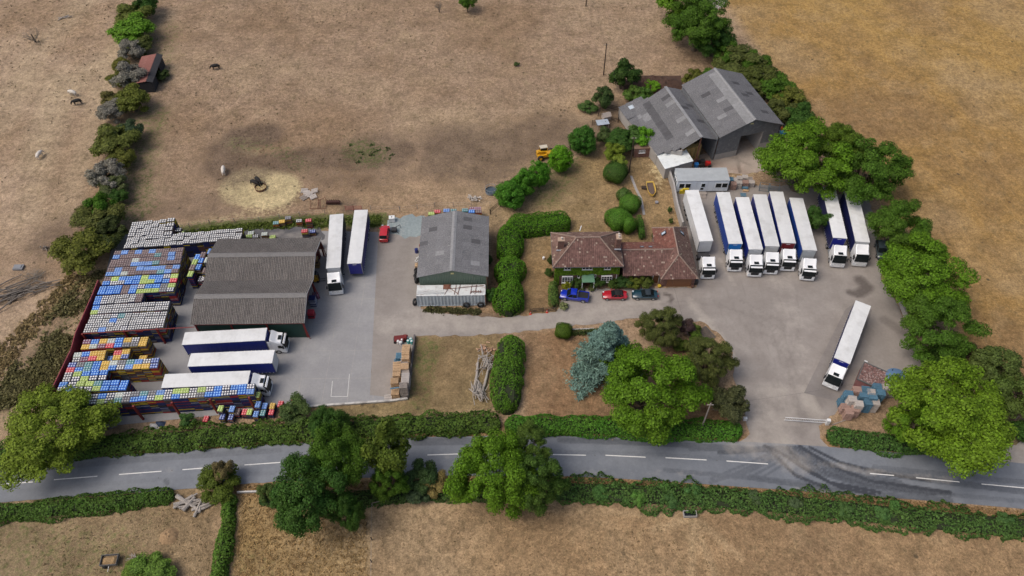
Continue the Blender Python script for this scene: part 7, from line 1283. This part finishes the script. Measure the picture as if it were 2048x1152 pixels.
for u, v, z, k, w_ in ((1716, 778, 2.9, 'pink', 'pink timber stack at the back left of the blue crates'), (1733, 778, 3.0, 'blue', 'blue stack at the back beside the store'), (1743, 783, 3.0, 'pale', 'pale slatted stack behind the blue stacks'), (1756, 772, 3.0, 'blue', 'blue grey stack nearest the tank'), (1774, 773, 2.7, 'pale', 'pale stack below the tank'), (1789, 774, 2.4, 'pale', 'pale stack at the tree below the tank'), (1699, 786, 2.9, 'blue', 'blue stack at the left edge of the crate group'), (1706, 797, 3.0, 'pale', 'pale stack in the middle of the left edge'), (1719, 806, 3.0, 'pale', 'pale stack at the front corner of the crate group'),
                       (1729, 788, 2.9, 'blue', 'bright blue stack in the middle of the crate group'), (1747, 792, 3.0, 'blue', 'blue slatted stack right of the middle'), (1763, 784, 3.0, 'blue', 'blue stack right of the slatted one'), (1738, 803, 2.6, 'blue', 'dark blue stack at the front of the crate group'), (1752, 803, 2.6, 'pale', 'pale stack at the front beside the tree'), (1686, 802, 1.2, 'blue', 'low blue stack at the left tip of the crate group'), (1692, 812, 1.8, 'pink', 'pink stack lowest at the left tip'), (1700, 822, 2.0, 'pink', 'pink stack at the near tip of the crate group'), (1713, 816, 2.2, 'pink', 'pink stack under the pale front corner stack')):
    timber_stack(u, v, z, k, w_, R(-8), 'timber and crate stacks beside the blue tank', sc_=1.05)
# behind the cabin
for u, v, z, k, w_ in ((1462, 356, 1.6, 'blue', 'teal stack touching the cabin end'), (1470, 358, 1.4, 'pale', 'pale stack second from the cabin end'), (1480, 354, 1.4, 'pale', 'pale stack at the back of the cabin group'), (1491, 352, 1.4, 'pale', 'pale stack farthest back right of the cabin'), (1468, 366, 1.5, 'pink', 'pinkish stack in front of the cabin end'), (1479, 363, 1.6, 'pale', 'pale stack in the middle of the cabin group'), (1492, 362, 1.6, 'pink', 'stack with loose wood on it right of the cabin'), (1504, 363, 1.2, 'pale', 'leaning pale stack at the right of the cabin group'), (1500, 356, 1.2, 'grey', 'grey stack at the back right of the cabin group'), (1491, 372, .7, 'blue', 'low blue box stack in front of the cabin group'), (1491, 378, .3, 'pine', 'flat pine pallet in front of the cabin group'), (1487, 389, .15, 'blue', 'flat teal pallet behind the third lorry')):
    timber_stack(u, v, z, k, w_, R(-6), 'timber stacks beside the site cabin', sc_=.95)
b = MB(); r = random.Random(8)
for i in range(2):
    ox = i * 2.0
    for x in (-.9, .9):
        for y in (-.5, .5): b.tube((ox + x, y, 0), (ox + x, y, 1.5), .05, n=4)
    for z in (.2, .8, 1.45):
        for y in (-.5, .5): b.tube((ox - .9, y, z), (ox + .9, y, z), .04, n=4)
        for x in (-.9, .9): b.tube((ox + x, -.5, z), (ox + x, .5, z), .04, n=4)
place(b, 'roll_cage', M('grey_blue_steel', (.18, .23, .26), .5, .3), 'grey steel cage frames beside the trees behind the fifth lorry', 'steel cages', 1528, 376, .5, R(-12))
b = MB(); b.box(-.9, -.45, .0, .9, .45, .9); b.box(-.4, -.5, .9, .8, .5, 1.3); place(b, 'tipper_bucket', M('yellow_bin', (.62, .48, .02), .5), 'yellow plastic bin at the cabin corner', 'bin', 1368, 381, .5)
b = MB(); b.tube((0, 0, 0), (0, 0, .8), .5, n=10); place(b, 'blue_drum', M('blue_drum', (.03, .18, .5), .4), 'blue drum behind the cabin beside the white lean to', 'drum', 1392, 333)
# tractor behind cabin and machines by the barn
b = MB(); b.box(-.8, -.4, .4, .9, .4, 1.1, 0); b.box(-1.2, -.5, .5, -.4, .5, 1.6, 1); b.tube((-.9, -.8, .6), (-.9, -.5, .6), .6, n=14, m=2); b.tube((-.9, .5, .6), (-.9, .8, .6), .6, n=14, m=2); b.tube((.7, -.6, .35), (.7, -.4, .35), .35, n=12, m=2); b.tube((.7, .4, .35), (.7, .6, .35), .35, n=12, m=2); b.tube((.5, 0, 1.1), (.5, 0, 1.7), .04, n=5, m=2)
place(b, 'small_tractor', [M('tractor_red', (.5, .02, .02), .4), BLKP, BLACK], 'small red tractor standing behind the cabin', 'tractor', 1411, 332)
b = MB(); b.box(-1.2, -.7, .5, 1.2, .7, 1.2, 0); b.box(-1.0, -.6, 1.2, 0, .6, 2.0, 1); b.tube((-.8, -.9, .5), (-.8, -.6, .5), .5, n=12, m=2); b.tube((.8, -.9, .5), (.8, -.6, .5), .5, n=12, m=2); b.tube((-.8, .6, .5), (-.8, .9, .5), .5, n=12, m=2); place(b, 'farm_machine', [M('orange_machine', (.5, .09, .03), .5), BLKP, BLACK], 'orange farm machine beside the right wall of the big barn', 'farm machine', 1572, 266); 
b = MB(); b.box(-.9, -.6, .3, .9, .6, 1.2, 0); b.tube((-.5, -.7, .3), (-.5, .7, .3), .3, n=10, m=1); place(b, 'farm_machine', [M('blue_machine', (.02, .15, .35), .5), BLACK], 'blue farm machine below the orange one', 'farm machine', 1560, 273)
b = MB(); b.box(-1.8, -1.0, .4, 1.8, 1.0, .9, 0); b.box(-1.8, -1.0, .9, -1.7, 1.0, 1.3, 0); b.box(-1.8, -1.0, .9, 1.8, -.92, 1.3, 0); b.box(-1.8, .92, .9, 1.8, 1.0, 1.3, 0); b.tube((-.3, -1.1, .4), (-.3, 1.1, .4), .4, n=12, m=1); place(b, 'farm_trailer', [M('brown_trailer', (.10, .05, .04), .8), BLACK], 'dark brown farm trailer at the right side of the barn doorway', 'trailer', 1557, 292, .3, R(-50)); timber_stack(1543, 288, 1.0, 'grey', 'grey timber pile at the barn trailer', R(-20))
b = MB(); 
for k in range(5): b.tube((0, 0, .3 + .22 * k), (2.8, 0, .3 + .22 * k), .04, n=4)
b.tube((0, 0, 0), (0, 0, 1.3), .05, n=5); b.tube((2.8, 0, 0), (2.8, 0, 1.3), .05, n=5); b.tube((0, 0, .3), (2.8, 0, 1.2), .04, n=4); place(b, 'steel_gate', RUST, 'rusty field gate leaning beside the barn doorway', 'gate', 1438, 296, 0, R(18))
# telehandler
th = thing('telehandler', 'yellow farm loader with glazed cab and raised boom in the pasture beside the fence', 'loader', (*W(1092, 308, .8), 0), R(12)); YEL = plastic('loader_yellow', (.62, .33, .015), .4)
MB().box(-2.0, -.75, .55, 1.7, .75, 1.15).box(-2.0, -.2, 1.15, -.6, .75, 1.6).build('chassis', YEL, th); MB().loft([[(-.1, -1.05, 1.1), (-.1, -.2, 1.1), (-.1, -.2, 1.75), (-.1, -1.05, 1.75)], [(1.6, -1.05, 1.0), (1.6, -.2, 1.0), (1.6, -.2, 1.5), (1.6, -1.05, 1.5)]]).build('bonnet', YEL, th)
MB().box(-1.2, .1, 1.0, .3, 1.0, 2.35).build('cab_glass', GLASS, th); MB().box(-1.25, .05, 2.35, .35, 1.05, 2.47).build('cab_roof', M('loader_roof', (.55, .5, .40), .5), th)
for x in (-1.2, .3):
    for y in (.1, 1.0): MB().box(x - .05, y - .05, 1.0, x + .05, y + .05, 2.35).build('cab_pillar', YEL, th)
MB().tube((-1.8, -.15, 1.8), (2.4, -.15, 1.3), .2, .16, 6).build('boom', YEL, th); MB().tube((2.4, -.15, 1.3), (2.9, -.15, .5), .14, n=6).box(2.7, -.9, .2, 2.8, .6, .9).box(2.8, -.7, .2, 3.8, -.6, .28).box(2.8, .3, .2, 3.8, .4, .28).build('fork_carriage', RUST, th)
for x in (-1.4, 1.25):
    for y in (-.95, .95): w = MB().tube((0, -.22, 0), (0, .22, 0), .62, n=18).build('wheel', BLACK, th, loc=(x, y, .62)); MB().tube((0, -.24, 0), (0, .24, 0), .32, n=14).build('rim', YEL, w)
# forklift at shed
fk = thing('forklift', 'yellow forklift standing under the right side of the open shed', 'forklift', (*W(631, 557, .6), 0), R(5)); MB().box(-.9, -.5, .2, .6, .5, 1.0).build('chassis', YEL, fk); MB().box(-1.0, -.5, .3, -.6, .5, 1.2).build('counterweight', YEL, fk)
for x in (-.5, .5):
    for y in (-.45, .45): MB().tube((x, y, 1.0), (x * .8, y, 2.1), .04, n=4).build('roof_post', BLKP, fk)
MB().box(-.5, -.5, 2.1, .5, .5, 2.15).build('overhead_guard', BLKP, fk); MB().box(.6, -.35, .05, .7, -.25, 2.0).box(.6, .25, .05, .7, .35, 2.0).box(.7, -.3, .05, 1.7, -.2, .1).box(.7, .2, .05, 1.7, .3, .1).build('mast', CHAS, fk)
for x in (-.55, .4):
    for y in (-.5, .5): MB().tube((0, -.1, 0), (0, .1, 0), .25, n=12).build('wheel', BLACK, fk, loc=(x, y, .25))
# boat planter
bo = thing('old_boat', 'old yellow rowing boat hull filled with soil in the garden by the cabin', 'boat', (*W(1302, 379, .3), 0), R(-88))
secs = []
for x, w, zb in ((-1.9, .75, .05), (-1.2, .85, .0), (0, .9, 0), (1.0, .8, .0), (1.7, .45, .1), (2.1, .08, .35)):
    secs.append([(x, -w, .75), (x, -w * .8, zb + .15), (x, 0, zb), (x, w * .8, zb + .15), (x, w, .75), (x, w * .86, .75), (x, w * .7, zb + .3), (x, 0, zb + .2), (x, -w * .7, zb + .3), (x, -w * .86, .75)])
MB().loft(secs).build('hull', M('yellow_boat', (.55, .37, .08), .55, var=.15), bo); MB().prism([(-1.7, -.62), (.9, -.6), (1.5, -.3), (1.5, .3), (.9, .6), (-1.7, .62)], .45, .52).build('soil', M('dark_soil', (.12, .085, .07), .95, var=.3, scale=4), bo); MB().box(-1.95, -.72, .7, -1.6, .72, .78).build('stern_board', M('yellow_boat'), bo)
place(MB().tube((0, 0, 0), (0, 0, .35), .3, .35, 10), 'flower_pot', M('pot_grey', (.25, .25, .28), .8), 'grey pot in the grass below the boat', 'pot', 1313, 406); place(MB().box(-.6, -.4, 0, .6, .4, .25).box(-.3, -.6, .25, .5, .1, .4), 'scrap_boards', WOODD, 'dark boards lying beside the boat', 'boards', 1289, 376); place(MB().tube((0, 0, 0), (0, 0, .5), .22, n=12), 'garden_pot', WHITEP, 'small white pot in the dry lawn left of the house', 'pot', 1087, 518); place(MB().box(-.08, -.7, 0, .08, .7, .08), 'garden_post', WHITEP, 'white length of timber lying on the lawn behind the house', 'timber', 1161, 457, 0, -.3); place(MB().tube((-.05, 0, 0), (.05, 0, 0), .3, n=14), 'stone_wheel', CONCB, 'round grey stone at the porch path', 'stone', 1193.5, 578, .2)
for i, (u, v, c) in enumerate(((1318, 574, (.5, .35, .03)), (1324, 571, (.12, .06, .05)), (1384, 574, (.14, .07, .05)))): place(MB().tube((0, 0, 0), (0, 0, .45), .25, .33, 12), 'plant_pot', M('pot%d' % i, c, .7), ['yellow pot beside the extension door', 'dark pot left of the garage door', 'terracotta tub right of the garage door'][i], 'pot', u, v)
place(MB().box(-.3, -.3, 0, .3, .3, 1.0).box(-.32, -.35, 1.0, .32, .32, 1.08), 'wheelie_bin', M('bin_white', (.5, .52, .54), .5), 'pale wheeled bin at the garage corner', 'bin', 1386, 566); place(MB().box(-.3, -.3, 0, .3, .3, 1.0).box(-.32, -.35, 1.0, .32, .32, 1.08), 'wheelie_bin', BLKP, 'black wheeled bin at the garage corner', 'bin', 1391, 567)
b = MB()
for k in range(14): b.box(-1.4 + k * .2, -1.0, .05, -1.34 + k * .2, 1.0, .12)
b.box(-1.4, -1.05, .04, 1.3, -1.0, .14); b.box(-1.4, 1.0, .04, 1.3, 1.05, .14); place(b, 'steel_grating', M('grating', (.10, .11, .12), .6), 'dark steel cattle grating at the drive corner', 'grating', 1412, 669, 0, R(-60))
# ring feeders, cows, sheep-like calves
def ring_feeder(u, v, lab, col, fill):
    t = thing('ring_feeder', lab, 'ring feeder', (*W(u, v, .4), 0)); m_ = M('feeder_' + fill, col, .8, var=.2, scale=3)
    for z, h in ((.05, .5),): b = MB(); n = 28; [b.add([(1.15 * math.cos(2 * math.pi * i / n), 1.15 * math.sin(2 * math.pi * i / n), zz) for i in range(n)], []) for zz in (z, h)]; b.f = [(i, (i + 1) % n, n + (i + 1) % n, n + i) for i in range(n)]; b.m = [0] * n; b.build('skirt', m_, t)
    o = put('rim', torus_mesh('rim', 1.15, .035, m_, 28, 5), t, loc=(0, 0, 1.15))
    for i in range(14): a_ = 2 * math.pi * i / 14; MB().tube((1.15 * math.cos(a_), 1.15 * math.sin(a_), .45), (1.15 * math.cos(a_), 1.15 * math.sin(a_), 1.17), .03, n=4).build('bar', m_, t)
    b = MB(); b.tube((0, 0, 0), (0, 0, .25), 1.1, 1.05, 20); b.build('fodder', M('fodder_' + fill, (.42, .33, .17) if fill == 'hay' else (.06, .09, .12), .9, var=.3, scale=5), t)
ring_feeder(521, 374, 'rusty ring feeder with two black cattle at it on the straw patch', (.14, .07, .045), 'hay'); ring_feeder(982, 381, 'empty grey ring feeder beside the first garden tree', (.22, .25, .29), 'grey')
def animal_mesh(name, s=1.0, graze=True):
    V = [(0, 0, 1.0), (-.45, 0, 1.02), (-.85, 0, 1.0), (.45, 0, 1.0), (.75, 0, 1.05), (1.0, 0, .95 if graze else 1.25), (1.25, 0, .55 if graze else 1.45), (1.38, 0, .22 if graze else 1.35), (-1.0, 0, .95), (-1.06, 0, .45)]; E_ = [(0, 1), (1, 2), (0, 3), (3, 4), (4, 5), (5, 6), (6, 7), (2, 8), (8, 9)]; Rr = [.40, .40, .34, .36, .28, .19, .14, .09, .04, .03]
    for sx, hip in ((.55, 3), (-.78, 2)):
        for sy in (-.22, .22):
            i = len(V); hind = sx < 0; V += [(sx, sy, .75), (sx + (.12 if hind else 0), sy, .5), (sx - (.10 if hind else 0), sy, .28), (sx, sy, .02)]; E_ += [(hip, i), (i, i + 1), (i + 1, i + 2), (i + 2, i + 3)]; Rr += [.17, .10, .06, .055]
    for sy in (-.16, .16): i = len(V); V += [(1.14, sy, .72 if graze else 1.5)]; E_ += [(6, i)]; Rr += [.035]
    me = bpy.data.meshes.new(name); me.from_pydata([tuple(q * s for q in v) for v in V], E_, []); 
    o = bpy.data.objects.new('tmp', me); COL.objects.link(o); sk = o.modifiers.new('s', 'SKIN'); 
    for i, rr in enumerate(Rr): q = me.skin_vertices[0].data[i]; q.radius = (rr * s, rr * s); q.use_root = (i == 0)
    ss = o.modifiers.new('u', 'SUBSURF'); ss.levels = 1; ss.render_levels = 1
    bpy.context.view_layer.update(); m2 = bpy.data.meshes.new_from_object(o.evaluated_get(bpy.context.evaluated_depsgraph_get())); bpy.data.objects.remove(o); m2.name = name; m2.materials.clear(); m2.materials.append(M('cattle_coat', rough=.8, var=.15, objcol=True)); m2.polygons.foreach_set('use_smooth', [True] * len(m2.polygons)); return m2
try: COW = animal_mesh('cow')
except Exception as ex: print('cow', ex); COW = MB().box(-1, -.3, .5, 1, .3, 1.2).mesh('cow', [M('cattle_coat', objcol=True)])
bk, wh = (.012, .011, .011), (.62, .58, .52)
for u, v, a_, c, w_ in ((431, 134, 190, bk, 'black cow grazing alone in the middle of the pasture'), (154, 204, 200, bk, 'black cow grazing in the left field just below a white one'), (145, 186, 160, wh, 'white cow in the left field just above a black one'), (79, 310, 80, wh, 'white cow grazing alone at the left edge field'), (447, 341, 100, wh, 'white cow standing left of the straw patch'), (509, 366, -30, bk, 'left black cow with its head in the rusty ring feeder'), (516, 361, -50, bk, 'right black cow with its head over the rusty ring feeder')):
    x, y = W(u, v, .6); o = put('cow', COW, None, loc=(x, y, -.04), rot=(0, 0, R(a_)), color=c, sc=(1.05,) * 3); tag(o, w_, 'cow')
# pens near the barns
hh = thing('hen_house', 'small brown timber hen house with pitched roof in the pen', 'hen house', (*W(1212, 235, .5), 0), R(20)); MB().box(-.8, -.7, .2, .8, .7, 1.2).build('box_wall', WOODG, hh); MB().add([(-.95, -.85, 1.2), (.95, -.85, 1.2), (.95, 0, 1.8), (-.95, 0, 1.8), (.95, .85, 1.2), (-.95, .85, 1.2)], [(0, 1, 2, 3), (3, 2, 4, 5)]).build('roof', WOODG, hh); MB().add([(-.8, -.7, 1.2), (-.8, .7, 1.2), (-.8, 0, 1.75)], [(0, 1, 2)]).add([(.8, -.7, 1.2), (.8, .7, 1.2), (.8, 0, 1.75)], [(2, 1, 0)]).build('gable', WOODG, hh)
sh = thing('small_shelter', 'small silver sheet roofed shelter beside the dark pen fence', 'shelter', (*W(1205, 246, 1), 0), R(10))
for x in (-1.2, 1.2):
    for y in (-.7, .7): MB().box(x - .05, y - .05, 0, x + .05, y + .05, 1.2).build('post', WOODG, sh)
MB().box(-1.35, -.9, 1.2, 1.35, .9, 1.26).build('roof', M('silver_sheet', (.55, .62, .68), .35, .4), sh); MB().box(-1.2, .65, 0, 1.2, .7, 1.2).build('back_panel', M('silver_sheet'), sh)
# heaps, logs, dead wood
def heap(name, label, cat, u, v, rx, ry_, h, mat, seed=0, n=26):
    b = MB(); r = np.random.default_rng(seed); V = []; Fc = []
    for i in range(n + 1):
        for j in range(n + 1):
            x, y = (i / n * 2 - 1), (j / n * 2 - 1); d = min(1, math.hypot(x, y)); V.append((x * rx, y * ry_, h * max(0, 1 - d ** 2) * (1 + .5 * (r.random() - .5)) - .06 * (d >= 1)))
    for i in range(n):
        for j in range(n): k = i * (n + 1) + j; Fc.append((k, k + n + 1, k + n + 2, k + 1))
    b.add(V, Fc); x, y = W(u, v); return tag(b.build(name, mat, None, loc=(x, y, 0), smooth=True), label, cat)
heap('manure_heap', 'dark brown manure heap between the dark tree and the big barn', 'heap', 1302, 170, 7.5, 3.6, 1.6, M('manure', (.075, .042, .03), .95, var=.3, scale=2, bmp=.6), 1)
def logs(name, label, cat, u, v, n, L_, rad, mat, spread, rz, seed, group=None, z0=.1, zs=.5, hz=0.35):
    r = random.Random(seed); t = thing(name, label, cat, (*W(u, v), 0), 0, group)
    for i in range(n):
        a_ = rz + r.gauss(0, hz); l_ = L_ * r.uniform(.5, 1.2); q = rad * r.uniform(.5, 1.3); x, y, z = max(-1.2, min(1.2, r.gauss(0, .5))) * spread[0], max(-1.2, min(1.2, r.gauss(0, .5))) * spread[1], z0 + r.random() * zs; tz = r.uniform(-.12, .12)
        p0 = Vector((x - math.cos(a_) * l_ / 2, y - math.sin(a_) * l_ / 2, max(.05, z - tz * l_))); p1 = Vector((x + math.cos(a_) * l_ / 2, y + math.sin(a_) * l_ / 2, z + tz * l_ + .05)); mid_ = (p0 + p1) / 2 + Vector((r.uniform(-.1, .1), r.uniform(-.1, .1), r.uniform(0, .1))) * l_ * .4
        MB().tube(p0, mid_, q, q * .85, 7).tube(mid_, p1, q * .85, q * .6, 7).build('log', mat, t)
    return t
LOGP = M('split_wood', (.48, .30, .20), .9, var=.3, rnd=.2)
logs('log_pile', 'tangled pile of grey branches at the upper end of the log heap', 'log pile', 972, 722, 46, 1.9, .09, DEAD, (1.3, 2.2), R(60), 1, zs=.9, hz=.8); logs('log_pile', 'spiky pile of grey split branches at the near end of the log heap', 'log pile', 958, 785, 60, 1.8, .085, DEAD, (1.1, 1.7), R(105), 2, zs=.9, hz=.35); logs('firewood', 'scattered reddish split firewood at the top of the log heap', 'firewood', 972, 700, 26, .55, .13, LOGP, (1.5, 1.0), R(30), 3, hz=1)
for u0, v0, u1, v1, w_ in ((956, 726, 950, 775, 'left long grey trunk joining the two branch piles'), (978, 735, 962, 795, 'right long grey trunk beside the narrow hedge')):
    a = Vector((*W(u0, v0), .25)); c = Vector((*W(u1, v1), .25)); m_ = (a + c) / 2; o = MB().tube(a - m_, (c - m_) * .1 + Vector((.1, .1, 0)), .2, .24, 10).tube((c - m_) * .1 + Vector((.1, .1, 0)), c - m_, .24, .3, 10).build('tree_trunk', DEAD, None, loc=tuple(m_), smooth=True); tag(o, w_, 'log')
logs('fallen_tree', 'big fallen grey tree with long branches at the left edge of the photo', 'dead tree', 30, 590, 26, 5.5, .14, M('dark_dead_wood', (.17, .15, .13), .9, var=.3), (2.4, 2.6), R(28), 4, zs=.8, hz=.35); logs('fallen_tree', 'fallen branches stretching right beyond the dead tree', 'dead tree', 85, 575, 12, 4.5, .11, M('dark_dead_wood'), (2.2, 1.6), R(22), 5, zs=.4, hz=.2); 
x, y = W(62, 552, .6); t = thing('brush_pile', 'grey brushwood tangle behind the fallen tree', 'brushwood', (x, y, 0)); put('bare_branches', BARE[0], t, sc=(2.6, 2.2, .9)); put('bare_branches', BARE[1], t, loc=(.8, .4, 0), rot=(0, 0, 1), sc=(2, 2.2, .9))
logs('dead_stump', 'pale uprooted tree stump with splayed limbs at the lower left hedge', 'dead tree', 385, 1008, 7, 3.4, .28, DEAD, (1.4, .5), R(15), 6, zs=.3, hz=.8); logs('dead_stump', 'second pale stump with a long limb right of the first', 'dead tree', 402, 1015, 8, 2.6, .22, DEAD, (.8, .6), R(50), 7, zs=.4, hz=.7)
logs('dead_branch', 'grey fallen branch near the top left corner', 'dead branch', 130, 36, 6, 2.8, .1, DEAD, (1, .4), R(15), 8, zs=.2, hz=.4)
heap('straw_heap', 'small heap of dry straw and sticks in the lower left paddock', 'heap', 338, 1072, 1.3, 1.2, .6, M('dry_litter', (.30, .20, .11), .95, var=.4, scale=5), 2, 14); logs('stick_pile', 'grey stick pile beside the paddock trailer', 'stick pile', 270, 1120, 22, 1.1, .04, DEAD, (.9, .7), 0, 9, zs=.5, hz=1.2)
logs('rubble_pile', 'pile of pale broken stone beside the grey ring feeder', 'rubble', 947, 399, 38, .5, .17, M('pale_stone', (.46, .42, .38), .9, rnd=.2), (1.3, .7), 0, 10, zs=.4, hz=1.5)
logs('scrap_heap', 'small grey scrap heap at the left field edge', 'scrap heap', 92, 497, 12, .7, .12, M('dark_dead_wood'), (.8, .5), 0, 11, zs=.4, hz=1.2)
place(MB().box(-.9, -.6, 0, .9, .6, .35).box(-.7, -.4, .35, .6, .5, .45), 'trough', M('grey_trough', (.22, .23, .25), .7), 'grey trough left in the left field near the fallen tree', 'trough', 38, 536)
for k, (u, v, rz, lab) in enumerate(((609, 382, 0, 'single pallet lying apart above the broken pallets'), (614, 388, .2, 'broken pallet at the top of the heap in the pasture'), (630, 384, .1, 'pale pallet at the back right of the heap in the pasture'), (608, 396, .8, 'dark pallet tipped at the left of the heap in the pasture'), (627, 395, .5, 'broken pallet at the right of the heap in the pasture'), (619, 391, 1.2, 'broken pallet in the middle of the heap in the pasture'))):
    x, y = W(u, v); o = put('timber_pallet', TPM['pale' if k != 3 else 'grey'], None, loc=(x, y, .05 + .12 * (k % 3)), rot=(R(8) * (k % 2), R(-6) * (k % 3), rz), sc=(1.15, 1.15, 1.2)); tag(o, lab, 'pallet', 'broken pallets in the pasture')
b = MB(); 
for x in (-1.6, 0, 1.5): b.tube((x, -.7, .15), (x, .9, .15), .05, n=5); b.tube((x, .9, .15), (x, .9, 1.7 if x < 1 else 2.0), .05, n=5)
b.tube((-1.6, -.7, .15), (1.5, -.7, .15), .05, n=5); b.tube((0, -.7, .15), (.3, .6, 1.5), .06, n=5); b.tube((.5, -.7, .15), (.6, .6, 1.5), .06, n=5); b.tube((0, .7, .9), (1.5, .9, 1.6), .05, n=5); place(b, 'implement_frame', RUST, 'rusty orange implement frame standing in the rough grass', 'farm implement', 637, 413)
b = MB()
for i in range(6): b.tube((-1.2 + .45 * i, -.3, .5), (-1.2 + .45 * i, .3, .5), .32, n=10); b.tube((-1.2 + .45 * i, .1, .5), (-1.3 + .45 * i, .3, 1.1), .05, n=4)
b.tube((-1.4, 0, .7), (1.3, 0, .7), .08, n=6); place(b, 'disc_harrow', M('dark_rust', (.07, .03, .025), .9), 'dark rusty disc harrow beside the implement frame', 'farm implement', 668, 408)
b = MB(); 
for z in (.3, .6, .9, 1.2): b.tube((-1.6, 0, z), (1.6, 0, z), .035, n=5)
for x in (-1.6, 0, 1.6): b.tube((x, 0, 0), (x, 0, 1.3), .05, n=5)
place(b, 'field_gate', M('pink_red_gate', (.35, .08, .08), .7), 'reddish field gate behind the two parked trailers', 'gate', 708, 421)
# IBC, trailer hitch thing
ib = thing('ibc_tank', 'white cage water tank standing on the gravel behind the red car', 'water tank', (*W(784, 438, .5), 0), .1); MB().box(-.55, -.45, .12, .55, .45, 1.05).build('bottle', M('white_plastic', (.75, .77, .77), .4), ib); MB().box(-.6, -.5, 0, .6, .5, .12).build('pallet_base', STEEL, ib); MB().tube((0, 0, 1.05), (0, 0, 1.12), .12, n=12).build('lid', BLKP, ib)
b = MB(); b.box(-.5, -.6, .3, .5, .3, .8, 0); b.tube((-.5, 0, .3), (.5, 0, .3), .28, n=10, m=1); b.tube((0, .3, .6), (1.1, .8, .9), .05, n=5); b.tube((0, .3, .4), (.9, -.9, .2), .05, n=5); b.tube((1.1, .8, .9), (1.1, .8, 0), .04, n=4); place(b, 'compressor', [CHAS, BLACK], 'dark compressor with a tow frame beside the red car', 'compressor', 789, 462)
# things along the open side of the steel shed
r = random.Random(12)
for i, (u, v, hh_, c, w_) in enumerate(((633, 508, 2.4, (.25, .05, .04), 'reddish stacked crates under the shed edge near the back'), (632, 525, 2.2, (.30, .20, .08), 'tan stacked crates behind the forklift'), (635, 488, 2.0, (.10, .05, .04), 'dark stacked crates at the back corner of the shed'), (626, 602, 1.8, (.35, .36, .42), 'pale blue and plum crates at the shed front corner'), (622, 626, 1.3, (.45, .03, .05), 'red bin at the shed front corner'))):
    b = MB(); z = 0
    while z < hh_: b.box(-.55 + r.uniform(-.05, .05), -.5, z, .55, .5 + r.uniform(-.05, .05), z + .22, r.choice((0, 0, 1))); z += .25
    place(b, 'crate_stack', [M('crates_%d' % i, c, .7, rnd=.1), EDGE[r.choice((0, 1, 5))]], w_, 'crates', u, v, 1.0)
for i, (u, v) in enumerate(((628, 598), (623, 606))):
    b = MB()
    for a_ in range(3):
        for c_ in range(2): b.tube((a_ * .4, c_ * .4, 0), (a_ * .4, c_ * .4, 1.3), .17, n=9); b.tube((a_ * .4, c_ * .4, 1.3), (a_ * .4, c_ * .4, 1.4), .1, .05, n=9, m=1)
    place(b, 'gas_bottles', [M('bottle_plum', (.22, .10, .16), .5), DECK['W']], ['upper group of gas bottles at the shed post', 'lower group of gas bottles at the shed post'][i], 'gas bottles', u, v)
# lower field items
tb = thing('paddock_trailer', 'small metal box trailer filled with straw in the lower left paddock', 'trailer', (*W(221, 1122, .3), 0), R(4)); MB().box(-1.15, -.75, .35, 1.15, .75, .45).build('floor_panel', STEEL, tb)
for a_ in ((-1.15, -.75, 1.15, -.68), (-1.15, .68, 1.15, .75), (-1.15, -.68, -1.08, .68), (1.08, -.68, 1.15, .68)): MB().box(a_[0], a_[1], .45, a_[2], a_[3], .9).build('side_panel', M('dark_edge'), tb)
MB().loft([[(x, -.66, .45), (x, -.3, .45 + h), (x, .3, .45 + h * 1.1), (x, .66, .45)] for x, h in ((-1.05, .1), (-.5, .3), (.2, .22), (.7, .35), (1.05, .08))]).build('straw_load', M('old_straw', (.30, .20, .10), .95, var=.4, scale=6), tb); 
for s_ in (-1, 1): MB().tube((0, -.08, 0), (0, .08, 0), .3, n=12).build('wheel', BLACK, tb, loc=(-.6, s_ * .85, .3))
MB().tube((0, -.75, .4), (0, -1.5, .3), .05, n=6).build('tow_bar', STEEL, tb)
b = MB(); b.box(-.95, -.45, 0, .95, -.38, .6); b.box(-.95, .38, 0, .95, .45, .6); b.box(-.95, -.38, 0, -.88, .38, .6); b.box(.88, -.38, 0, .95, .38, .6); b.box(-.88, -.38, 0, .88, .38, .35, 1); place(b, 'water_trough', [CONCB, M('dark_water', (.01, .012, .012), .05)], 'concrete water trough at the edge of the near field where tracks meet', 'trough', 1379, 1030)
for i, (u, v) in enumerate(((317, 968 - 12), (1105, 903), (1190, 911), (1434, 921), (1812, 953), (1942, 966), (344, 941))):
    x, y = W(u, v); o = MB().tube((0, 0, 0), (0, 0, .02), .09, n=8).build('road_stud', M('dark_edge'), road, loc=(x - 0, y, .004))
for i, (u, v, c, lab) in enumerate(((320, 848, (.03, .05, .10), 'dark blue sack in the grass before the first red posts'), (308, 852, (.5, .5, .5), 'white sack in the grass before the first red posts'), (2002, 838, (.5, .2, .15), 'pinkish rubble by the right field edge'))):
    heap('sack', lab, 'sack', u, v, .8, .5, .4, M('sack%d' % i, c, .8), i, 8)
timber_stack(224, 850, .3, 'grey', 'weathered pallet lying in the grass beside the bottom left tree', .4)
# dark car under the trees beside the last lorry
car('dark parked car half hidden under the trees right of the last lorry', 'dark_car', 1762, 500, (1766, 525), 4.3, 1.8, (.05, .07, .08), 'suv');
